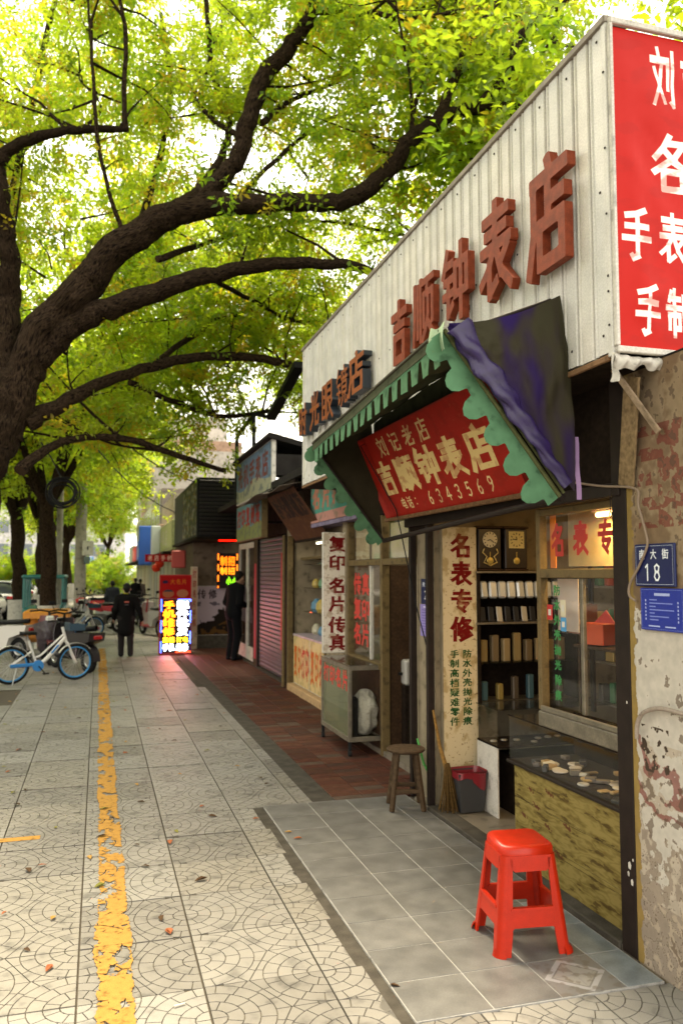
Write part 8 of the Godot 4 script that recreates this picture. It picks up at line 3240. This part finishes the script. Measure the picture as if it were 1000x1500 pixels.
func car(label: String, at: Vector3, turn: float, paint: Material) -> void:
	var t := thing("parked_car", label, "car", at, "cars on the road", true)
	var prof := PackedVector2Array([Vector2(-2.1, 0.35), Vector2(-2.15, 0.75), Vector2(-2.0, 0.95), Vector2(-1.6, 1.0), Vector2(1.0, 0.95), Vector2(1.9, 0.80), Vector2(2.15, 0.62), Vector2(2.12, 0.35), Vector2(1.75, 0.28), Vector2(-1.75, 0.28)])
	var mb := MB.new()
	mb.sheet(func(u: float, v: float) -> Vector3:
		# body hull: cross section rounded, along the length u
		var x := lerpf(-2.15, 2.15, u)
		var a := v * TAU
		var end := pow(absf(u * 2.0 - 1.0), 6.0)
		var top := 0.98 - 0.22 * smoothstep(0.62, 1.0, u) - 0.10 * end
		var hy := (top - 0.26) * 0.5
		var cy := 0.26 + hy
		var hx := 0.86 * (1.0 - 0.16 * end)
		var ca := cos(a)
		var sa := sin(a)
		return Vector3(x * (1.0 - 0.0 * end), cy + signf(sa) * pow(absf(sa), 0.45) * hy, signf(ca) * pow(absf(ca), 0.4) * hx), 30, 32)
	part(t, "body", mb, paint)
	mb = MB.new()
	mb.sheet(func(u: float, v: float) -> Vector3:
		var x := lerpf(-1.75, 0.95, u)
		var a := v * PI
		var h := 1.48 - 0.55 * pow(maxf(0.0, 1.0 - u * 4.5), 1.6) - 0.55 * pow(maxf(0.0, (u - 0.58) / 0.42), 1.3)
		var w := 0.80 - 0.17 * smoothstep(0.93, 1.45, h)
		return Vector3(x, 0.90 + (h - 0.90) * pow(sin(a), 0.35), cos(a) * w), 24, 18, 0.0)
	part(t, "cabin", mb, mat(Color(0.03, 0.035, 0.04), 0.08))
	mb = MB.new()
	mb.sheet(func(u: float, v: float) -> Vector3:
		return Vector3(lerpf(-1.3, 0.25, u), 1.475 + 0.02 * sin(u * PI) + 0.02 * sin(v * PI), lerpf(-0.55, 0.55, v)), 8, 8, 0.02, Vector3.UP)
	part(t, "roof", mb, paint)
	for x: float in [-1.3, 1.35]:
		for z: float in [-0.82, 0.82]:
			mb = MB.new()
			mb.lathe([Vector2(0, 0.1), Vector2(0.2, 0.1), Vector2(0.30, 0.08), Vector2(0.32, 0.0), Vector2(0.30, -0.08), Vector2(0, -0.1)], Vector3(x, 0.32, z), Basis.from_euler(Vector3(PI / 2, 0, 0)), 18)
			var w := part(t, "wheel", mb, M.rubber)
			mb = MB.new()
			mb.lathe([Vector2(0, 0.108), Vector2(0.19, 0.104), Vector2(0.2, 0.098)], Vector3(x, 0.32, z), Basis.from_euler(Vector3(PI / 2 * signf(z), 0, 0)), 14)
			part(w, "hub_cap", mb, M.chrome)
	for z: float in [-0.6, 0.6]:
		mb = MB.new()
		mb.box(Vector3(-2.13, 0.78, z), Vector3(0.08, 0.14, 0.3), Basis(), 0.03)
		part(t, "tail_light", mb, mat(Color(0.4, 0.02, 0.02), 0.25))
		mb = MB.new()
		mb.box(Vector3(2.08, 0.66, z), Vector3(0.10, 0.12, 0.3), Basis(), 0.03)
		part(t, "headlight", mb, mat(Color(0.6, 0.6, 0.58), 0.12))
	t.position = at
	t.rotation.y = turn

func vehicles() -> void:
	var white := mat(Color(0.66, 0.64, 0.60), 0.35)
	var blue := mat(Color(0.03, 0.20, 0.52), 0.4)
	var a := gp(15, 1003)
	var b := gp(110, 996)
	bicycle("white and blue share bicycle parked across the pavement", (a + b) * 0.5, atan2(-(b - a).z, (b - a).x), white, blue, mat(Color(0.03, 0.22, 0.5), 0.4))
	bicycle("white bicycle with blue rims parked behind the orange cart", gp(112, 938) + Vector3(0, 0, -0.4), 0.5, white, blue, mat(Color(0.05, 0.2, 0.45), 0.4))
	# black e-bike just behind the front wheel of the first bicycle
	scooter("black electric scooter half hidden behind the share bicycle", gp(130, 986) + Vector3(-0.29, 0, -0.55), 2.09, mat(Color(0.03, 0.025, 0.028), 0.35), M.black)
	# scooter with apron before the orange cart
	scooter("dark scooter with quilted leg apron before the orange cart", gp(66, 974) + Vector3(0, 0, -0.5), -PI / 2 + 0.15, mat(Color(0.10, 0.015, 0.02), 0.35), M.black, true)
	scooter("white scooter with tan apron beside the big tree", gp(10, 965) + Vector3(-0.2, 0, 0), 2.5, mat(Color(0.60, 0.57, 0.53), 0.3), mat(Color(0.30, 0.19, 0.10), 0.6))
	scooter("red motorcycle parked by the kerb, nearer one", gp(147, 928), 2.9, mat(Color(0.50, 0.015, 0.02), 0.25), M.black, false, true)
	scooter("red motorcycle parked by the kerb, farther one", gp(128, 914), 2.6, mat(Color(0.45, 0.03, 0.03), 0.25), M.black, false, true)
	scooter("silver scooter parked by the kerb between red motorcycles", gp(138, 921), 2.75, mat(Color(0.4, 0.4, 0.4), 0.25), M.black)
	scooter("grey and red scooter parked by the shops behind the menu board", gp(222, 930), 1.9, mat(Color(0.48, 0.45, 0.44), 0.3), mat(Color(0.35, 0.03, 0.04), 0.4))
	scooter("dark scooter parked by the distant shops", gp(208, 917), 1.8, mat(Color(0.05, 0.05, 0.06), 0.3), M.black)
	# orange cargo cart
	var zc := gp(70, 966).z - 0.35
	var l := wz(36, 900, zc)
	var r := wz(100, 900, zc)
	var t := thing("cargo_cart", "orange open cargo cart parked under the tree", "cart", Vector3((l.x + r.x) / 2, 0, zc))
	var org_m := mat(Color(0.62, 0.24, 0.02), 0.4, "soft", 2.0)
	var h := l.y
	var mb := MB.new()
	for x: float in [l.x + 0.04, r.x - 0.04]:
		mb = MB.new()
		mb.bx(Vector3(x - 0.05, 0.35, zc), Vector3(x + 0.05, h - 0.05, zc - 0.08), 0.01)
		part(t, "post", mb, org_m)
	mb = MB.new()
	mb.bx(Vector3(l.x - 0.03, h - 0.12, zc + 0.03), Vector3(r.x + 0.03, h + 0.06, zc - 1.3), 0.03)
	part(t, "roof", mb, org_m)
	mb = MB.new()
	mb.bx(Vector3(l.x, 0.32, zc), Vector3(r.x, 0.42, zc - 1.3), 0.02)
	mb.bx(Vector3(r.x - 0.04, 0.42, zc - 0.08), Vector3(r.x, h - 0.1, zc - 1.3), 0.01)
	mb.bx(Vector3(l.x, 0.42, zc - 1.25), Vector3(r.x - 0.04, h - 0.1, zc - 1.3), 0.01)
	part(t, "box", mb, org_m)
	for x: float in [l.x + 0.05, r.x - 0.05]:
		mb = MB.new()
		mb.lathe([Vector2(0, 0.05), Vector2(0.14, 0.05), Vector2(0.24, 0.04), Vector2(0.25, 0.0), Vector2(0.24, -0.04), Vector2(0, -0.05)], Vector3(x, 0.25, zc - 0.7), Basis.from_euler(Vector3(0, 0, PI / 2)), 18)
		part(t, "wheel", mb, M.rubber)
	# teal tricycle cab
	var zt := gp(66, 946).z - 1.2
	l = wz(34, 842, zt)
	r = wz(95, 842, zt)
	t = thing("cab_tricycle", "teal enclosed three-wheeler parked behind the orange cart", "tricycle", Vector3((l.x + r.x) / 2, 0, zt))
	var teal := mat(Color(0.03, 0.17, 0.16), 0.35, "soft", 2.0)
	h = l.y
	var d := 1.9
	for x: float in [l.x + 0.035, r.x - 0.035]:
		for z: float in [zt - 0.035, zt - d * 0.5, zt - d]:
			mb = MB.new()
			mb.bx(Vector3(x - 0.035, 0.85, z - 0.035), Vector3(x + 0.035, h - 0.08, z + 0.035), 0.01)
			part(t, "post", mb, teal)
	mb = MB.new()
	mb.bx(Vector3(l.x - 0.03, h - 0.10, zt + 0.03), Vector3(r.x + 0.03, h, zt - d - 0.06), 0.04)
	part(t, "roof", mb, teal)
	mb = MB.new()
	mb.bx(Vector3(l.x, 0.30, zt), Vector3(r.x, 0.86, zt - d - 0.04), 0.04)
	part(t, "body", mb, teal)
	mb = MB.new()
	mb.bx(Vector3(l.x + 0.07, 0.87, zt - 0.02), Vector3(r.x - 0.07, h - 0.11, zt - 0.026))
	part(t, "rear_window", mb, M.glass)
	mb = MB.new()
	mb.bx(Vector3(l.x + 0.07, 0.87, zt - d), Vector3(r.x - 0.07, h - 0.11, zt - d - 0.006))
	part(t, "windscreen", mb, M.glass)
	for q in [Vector3(l.x + 0.06, 0.24, zt - 0.5), Vector3(r.x - 0.06, 0.24, zt - 0.5), Vector3((l.x + r.x) / 2, 0.24, zt - d - 0.2)]:
		mb = MB.new()
		mb.lathe([Vector2(0, 0.06), Vector2(0.14, 0.06), Vector2(0.23, 0.05), Vector2(0.24, 0.0), Vector2(0.23, -0.05), Vector2(0, -0.06)], q, Basis.from_euler(Vector3(0, 0, PI / 2)), 18)
		part(t, "wheel", mb, M.rubber)
	for x: float in [l.x + 0.12, r.x - 0.12]:
		mb = MB.new()
		mb.box(Vector3(x, 0.6, zt + 0.01), Vector3(0.10, 0.14, 0.04), Basis(), 0.01)
		part(t, "tail_light", mb, mat(Color(0.4, 0.02, 0.02), 0.3))
	# cars on the road
	var paints := [mat(Color(0.66, 0.65, 0.63), 0.2), mat(Color(0.45, 0.46, 0.47), 0.2), mat(Color(0.62, 0.60, 0.56), 0.2), mat(Color(0.3, 0.03, 0.03), 0.2), mat(Color(0.06, 0.10, 0.22), 0.2)]
	var spots := [[-4.6, -25.0, 0, "white car on the road beside the teal tricycle"], [-4.3, -33.5, 2, "cream car on the road, second behind the tricycle"], [-4.3, -41.0, 1, "silver car on the road, third behind the tricycle"], [-7.5, -29.0, 1, "silver car in the middle lane of the road"], [-7.5, -48.0, 3, "dark red car in the middle lane of the road"], [-4.3, -52.0, 0, "white car near the far end of the road"], [-11.0, -36.0, 4, "dark blue car in the opposite lane"], [-11.0, -60.0, 0, "white car in the opposite lane"]]
	for s in spots:
		car(s[3], Vector3(s[0], -0.13, s[1]), PI / 2, paints[s[2]])

# ---------------------------------------------------------------- people: blended capsules meshed as surface nets
func flesh(bones: Array, cell: float, blend := 0.03) -> MB:
	var lo := Vector3.INF
	var hi := -Vector3.INF
	for b in bones:
		var r := maxf(b[2], b[3]) + 0.03
		lo = lo.min((b[0] as Vector3).min(b[1]) - Vector3.ONE * r)
		hi = hi.max((b[0] as Vector3).max(b[1]) + Vector3.ONE * r)
	var n := Vector3i(((hi - lo) / cell).ceil()) + Vector3i.ONE * 2
	var val := PackedFloat32Array()
	val.resize(n.x * n.y * n.z)
	val.fill(1.0)
	for b in bones:
		var A: Vector3 = b[0]
		var B: Vector3 = b[1]
		var ra: float = b[2]
		var rb: float = b[3]
		var flat: Vector3 = b[4] if b.size() > 4 else Vector3.ONE
		var r := maxf(ra, rb) * maxf(flat.x, maxf(flat.y, flat.z)) + blend * 1.5 + cell
		var i0 := Vector3i(((A.min(B) - Vector3.ONE * r - lo) / cell).floor()).clamp(Vector3i.ZERO, n - Vector3i.ONE)
		var i1 := Vector3i(((A.max(B) + Vector3.ONE * r - lo) / cell).ceil()).clamp(Vector3i.ZERO, n - Vector3i.ONE)
		var ab := B - A
		var l2 := maxf(ab.length_squared(), 1e-8)
		for z in range(i0.z, i1.z + 1):
			for y in range(i0.y, i1.y + 1):
				for x in range(i0.x, i1.x + 1):
					var p := lo + Vector3(x, y, z) * cell
					var t := clampf((p - A).dot(ab) / l2, 0.0, 1.0)
					var d := ((p - A - ab * t) / flat).length() - lerpf(ra, rb, t)
					var k := x + n.x * (y + n.y * z)
					var o := val[k]
					var h := clampf(0.5 + 0.5 * (o - d) / blend, 0.0, 1.0)
					val[k] = lerpf(o, d, h) - blend * h * (1.0 - h)
	var idx := {}
	var V := PackedVector3Array()
	for z in n.z - 1:
		for y in n.y - 1:
			for x in n.x - 1:
				var k := x + n.x * (y + n.y * z)
				var c := [val[k], val[k + 1], val[k + n.x], val[k + n.x + 1], val[k + n.x * n.y], val[k + n.x * n.y + 1], val[k + n.x * n.y + n.x], val[k + n.x * n.y + n.x + 1]]
				var ins := 0
				for q in 8:
					if c[q] < 0: ins += 1
				if ins == 0 or ins == 8:
					continue
				var s := Vector3.ZERO
				var m := 0
				for e in [[0, 1], [2, 3], [4, 5], [6, 7], [0, 2], [1, 3], [4, 6], [5, 7], [0, 4], [1, 5], [2, 6], [3, 7]]:
					var a: float = c[e[0]]
					var b2: float = c[e[1]]
					if (a < 0) != (b2 < 0):
						var f := a / (a - b2)
						var pa := Vector3(e[0] & 1, (e[0] >> 1) & 1, (e[0] >> 2) & 1)
						var pb := Vector3(e[1] & 1, (e[1] >> 1) & 1, (e[1] >> 2) & 1)
						s += pa.lerp(pb, f)
						m += 1
				idx[k] = V.size()
				V.append(lo + (Vector3(x, y, z) + s / m) * cell)
	var N := PackedVector3Array()
	N.resize(V.size())
	var tri := PackedInt32Array()
	var st := [1, n.x, n.x * n.y]
	for z in range(1, n.z - 1):
		for y in range(1, n.y - 1):
			for x in range(1, n.x - 1):
				var k := x + n.x * (y + n.y * z)
				for ax in 3:
					if (val[k] < 0) != (val[k + st[ax]] < 0):
						var u: int = st[(ax + 1) % 3]
						var w: int = st[(ax + 2) % 3]
						var q := [k, k - u, k - u - w, k - w]
						if not (idx.has(q[0]) and idx.has(q[1]) and idx.has(q[2]) and idx.has(q[3])):
							continue
						var i := [idx[q[0]], idx[q[1]], idx[q[2]], idx[q[3]]]
						if val[k] < 0: i.reverse()
						for f in [[0, 1, 2], [0, 2, 3]]:
							var a: int = i[f[0]]
							var b3: int = i[f[1]]
							var c3: int = i[f[2]]
							var nn := (V[b3] - V[a]).cross(V[c3] - V[a])
							N[a] -= nn; N[b3] -= nn; N[c3] -= nn
							tri.append(a); tri.append(b3); tri.append(c3)
	var mb := MB.new()
	for k in range(0, tri.size(), 3):
		mb.tris(V[tri[k]], V[tri[k + 1]], V[tri[k + 2]], N[tri[k]].normalized(), N[tri[k + 1]].normalized(), N[tri[k + 2]].normalized())
	return mb

# a standing or walking figure, x right of the body, y up, facing -z; H its height
func person(label: String, at: Vector3, turn: float, H: float, jacket: Material, trousers: Material, hair: Material, coat_len: float, pose: Dictionary, mark: Material = null) -> void:
	var t := thing("person", label, "person", at, "", true)
	var s := H / 1.70
	var skin := mat(Color(0.36, 0.21, 0.14), 0.55)
	var lean: float = pose.get("lean", 0.0)
	var L := func(x: float, y: float, z: float) -> Vector3:
		return Vector3(x, y, z - maxf(0.0, y - 0.9) * lean) * s
	var hip: Array = [L.call(-0.095, 0.90, 0), L.call(0.095, 0.90, 0)]
	var st: float = pose.get("stride", 0.0)
	var knee: Array = [L.call(-0.10, 0.49, -0.05 - st * 0.10), L.call(0.10, 0.49, -0.04 + st * 0.10)]
	var ank: Array = [L.call(-0.10, 0.09 + 0.0 * st, 0.02 - st * 0.22), L.call(0.10, 0.09 + 0.05 * st, 0.04 + st * 0.26)]
	var sh: Array = [L.call(-0.185, 1.38, 0), L.call(0.185, 1.38, 0)]
	var el: Array = pose.get("elbow", [Vector3(-0.25, 1.10, 0.05), Vector3(0.25, 1.10, 0.03)])
	var wr: Array = pose.get("wrist", [Vector3(-0.24, 0.86, -0.05), Vector3(0.26, 0.85, -0.03)])
	var E := [L.call(el[0].x, el[0].y, el[0].z), L.call(el[1].x, el[1].y, el[1].z)]
	var W := [L.call(wr[0].x, wr[0].y, wr[0].z), L.call(wr[1].x, wr[1].y, wr[1].z)]
	var neck: Vector3 = L.call(0, 1.43, -0.01)
	var hd: Vector3 = pose.get("head", Vector3(0, 1.585, -0.03))
	var head: Vector3 = L.call(hd.x, hd.y, hd.z)
	var gaze: Vector3 = (pose.get("gaze", Vector3(0, 0, -1)) as Vector3).normalized()
	# body: one continuous surface
	var body := [[neck - Vector3(0, 0.05, 0) * s, head, 0.055 * s, 0.06 * s], [L.call(0, 0.95, 0), L.call(0, 1.32, 0), 0.12 * s, 0.14 * s, Vector3(1.2, 1, 0.8)],
		[head + Vector3(0, 0.02, 0) * s, head + Vector3(0, 0.025, 0.01) * s, 0.088 * s, 0.088 * s, Vector3(0.9, 1.15, 1.0)],
		[head + (gaze * 0.03 + Vector3(0, -0.06, 0)) * s, head + (gaze * 0.045 + Vector3(0, -0.07, 0)) * s, 0.05 * s, 0.04 * s],
		[head + (gaze * 0.085 + Vector3(0, 0.01, 0)) * s, head + (gaze * 0.105 + Vector3(0, -0.02, 0)) * s, 0.012 * s, 0.016 * s]]
	var side := gaze.cross(Vector3.UP).normalized()
	for k in 2:
		var sg := -1.0 if k == 0 else 1.0
		body.append([sh[k], E[k], 0.05 * s, 0.042 * s])
		body.append([E[k], W[k], 0.042 * s, 0.030 * s])
		body.append([hip[k], knee[k], 0.08 * s, 0.055 * s])
		body.append([knee[k], ank[k], 0.055 * s, 0.038 * s])
		body.append([head + side * sg * 0.082 * s, head + side * sg * 0.088 * s - Vector3(0, 0.02, 0) * s, 0.02 * s, 0.016 * s])
		# hand: palm, four fingers of their own length, thumb from the side of the palm
		var dir: Vector3 = (W[k] - E[k]).normalized()
		var inn := Vector3(-sg, 0, 0)
		var fw := dir.cross(inn).normalized()
		if fw.z > 0: fw = -fw
		body.append([W[k], W[k] + dir * 0.075 * s, 0.026 * s, 0.032 * s, Vector3(0.7, 1, 1.1)])
		for f in 4:
			var o: Vector3 = W[k] + dir * 0.085 * s + fw * (0.024 - f * 0.016) * s
			var ln: float = [0.062, 0.072, 0.068, 0.052][f] * s
			body.append([o, o + (dir + inn * 0.25).normalized() * ln * 0.55, 0.0085 * s, 0.008 * s])
			body.append([o + (dir + inn * 0.25).normalized() * ln * 0.55, o + (dir + inn * 0.25).normalized() * ln * 0.55 + (dir + inn * 0.8).normalized() * ln * 0.5, 0.008 * s, 0.007 * s])
		body.append([W[k] + dir * 0.03 * s + fw * 0.022 * s, W[k] + dir * 0.075 * s + fw * 0.05 * s + inn * 0.01, 0.011 * s, 0.009 * s])
	part(t, "body", flesh(body, 0.0125, 0.02), skin)
	# hair
	var hr := [[head + (Vector3(0, 0.055, 0) - gaze * 0.02) * s, head + (Vector3(0, 0.03, 0) - gaze * 0.03) * s, 0.086 * s, 0.088 * s, Vector3(1.0, 1.0, 1.0)], [head + (Vector3(0, 0.0, 0) - gaze * 0.045) * s, head + (Vector3(0, -0.045, 0) - gaze * 0.045) * s, 0.068 * s, 0.055 * s]]
	part(t, "hair", flesh(hr, 0.012, 0.02), hair)
	# jacket
	var ck := [[L.call(0, 1.0, 0), L.call(0, 1.33, 0.01), 0.145 * s, 0.155 * s, Vector3(1.25, 1, 0.82)], [neck - Vector3(0, 0.06, 0) * s, neck - Vector3(0, 0.01, 0) * s, 0.085 * s, 0.07 * s], [L.call(-0.10, 1.38, 0.01), L.call(0.10, 1.38, 0.01), 0.085 * s, 0.085 * s]]
	ck.append([L.call(0, 1.0, 0), L.call(0, coat_len + 0.12, 0.01), 0.15 * s, 0.155 * s, Vector3(1.28, 1, 0.9)])
	for k in 2:
		ck.append([sh[k], E[k], 0.078 * s, 0.066 * s])
		ck.append([E[k], W[k] - (W[k] - E[k]) * 0.04, 0.066 * s, 0.052 * s])
	part(t, "jacket", flesh(ck, 0.0165, 0.035), jacket)
	# trousers
	var tr := [[hip[0], hip[1], 0.115 * s, 0.115 * s]]
	for k in 2:
		tr.append([hip[k], knee[k], 0.105 * s, 0.078 * s])
		tr.append([knee[k], ank[k] - Vector3(0, 0.03, 0) * s, 0.078 * s, 0.066 * s])
	part(t, "trousers", flesh(tr, 0.0165, 0.03), trousers)
	for k in 2:
		var toe: Vector3 = ank[k] + Vector3(0, -0.045 * s, -0.16 * s)
		part(t, "shoe", flesh([[ank[k] + Vector3(0, -0.045, 0.03) * s, toe, 0.045 * s, 0.04 * s, Vector3(1, 1, 1)], [ank[k], ank[k] + Vector3(0, -0.03, 0) * s, 0.045 * s, 0.048 * s]], 0.012, 0.02), M.black)
	if pose.has("collar"):
		var pts := []
		for j in 15:
			var a := TAU * j / 14.0
			pts.append(neck + Vector3(cos(a) * 0.072, 0.045 - 0.012 * cos(a), sin(a) * 0.072) * s)
		var mb := MB.new()
		mb.tube(pts, [0.010 * s], 6)
		part(t, "collar", mb, pose.collar)
	if mark:
		var mb := MB.new()
		var bz: float = 0.135
		mb.box(L.call(0, 1.28, bz + 0.004), Vector3(0.11, 0.035, 0.012) * s, Basis(), 0.005)
		part(t, "back_print", mb, mark)
		mb = MB.new()
		mb.box(L.call(0, 1.22, bz + 0.004), Vector3(0.09, 0.016, 0.012) * s, Basis(), 0.004)
		part(t, "back_lettering", mb, mat(Color(0.12, 0.11, 0.11), 0.7))
	t.position = at
	t.rotation.y = turn

func people() -> void:
	var dark := layer(mat(Color(0.009, 0.0085, 0.0085), 0.85, "soft", 3.0), "fine", 6.0)
	var dark2 := layer(mat(Color(0.007, 0.0075, 0.0095), 0.85, "soft", 3.0), "fine", 6.0)
	var blk := mat(Color(0.006, 0.005, 0.005), 0.6)
	var w := gp(184, 962)
	person("person in long black coat with yellow collar walking away along the pavement", w, 0.02, 1.50, dark, mat(Color(0.02, 0.017, 0.017), 0.8), blk, 0.50, {"stride": 0.45, "collar": mat(Color(0.42, 0.40, 0.02), 0.6), "elbow": [Vector3(-0.27, 1.10, 0.06), Vector3(0.29, 1.10, 0.02)], "wrist": [Vector3(-0.28, 0.90, -0.10), Vector3(0.36, 0.85, -0.02)]}, mat(Color(0.42, 0.10, 0.08), 0.6))
	var m := gp(340, 966)
	person("man in dark suit standing at the glass door with head bent", m + Vector3(0.0, 0.0, 0.1), -1.15, 1.76, dark2, dark2, blk, 0.78, {"lean": 0.10, "gaze": Vector3(0, -0.5, -1), "head": Vector3(0, 1.565, -0.08), "elbow": [Vector3(-0.24, 1.10, 0.03), Vector3(0.24, 1.10, 0.03)], "wrist": [Vector3(-0.13, 1.04, -0.20), Vector3(0.13, 1.04, -0.20)]})
	var f := gp(164, 916)
	person("person in dark jacket walking far down the pavement beside red motorcycles", f, 0.1, 1.46, mat(Color(0.03, 0.032, 0.04), 0.8), dark2, blk, 0.82, {"stride": 0.4})
	person("person in black standing beyond the walker near the distant shops", gp(198, 897), 0.4, 1.5, dark, dark2, blk, 0.8, {"stride": 0.2})
	person("person in grey coat standing beyond the walker near the distant shops", gp(205, 895), -0.3, 1.45, mat(Color(0.12, 0.09, 0.08), 0.8), dark2, blk, 0.7, {"stride": 0.1})
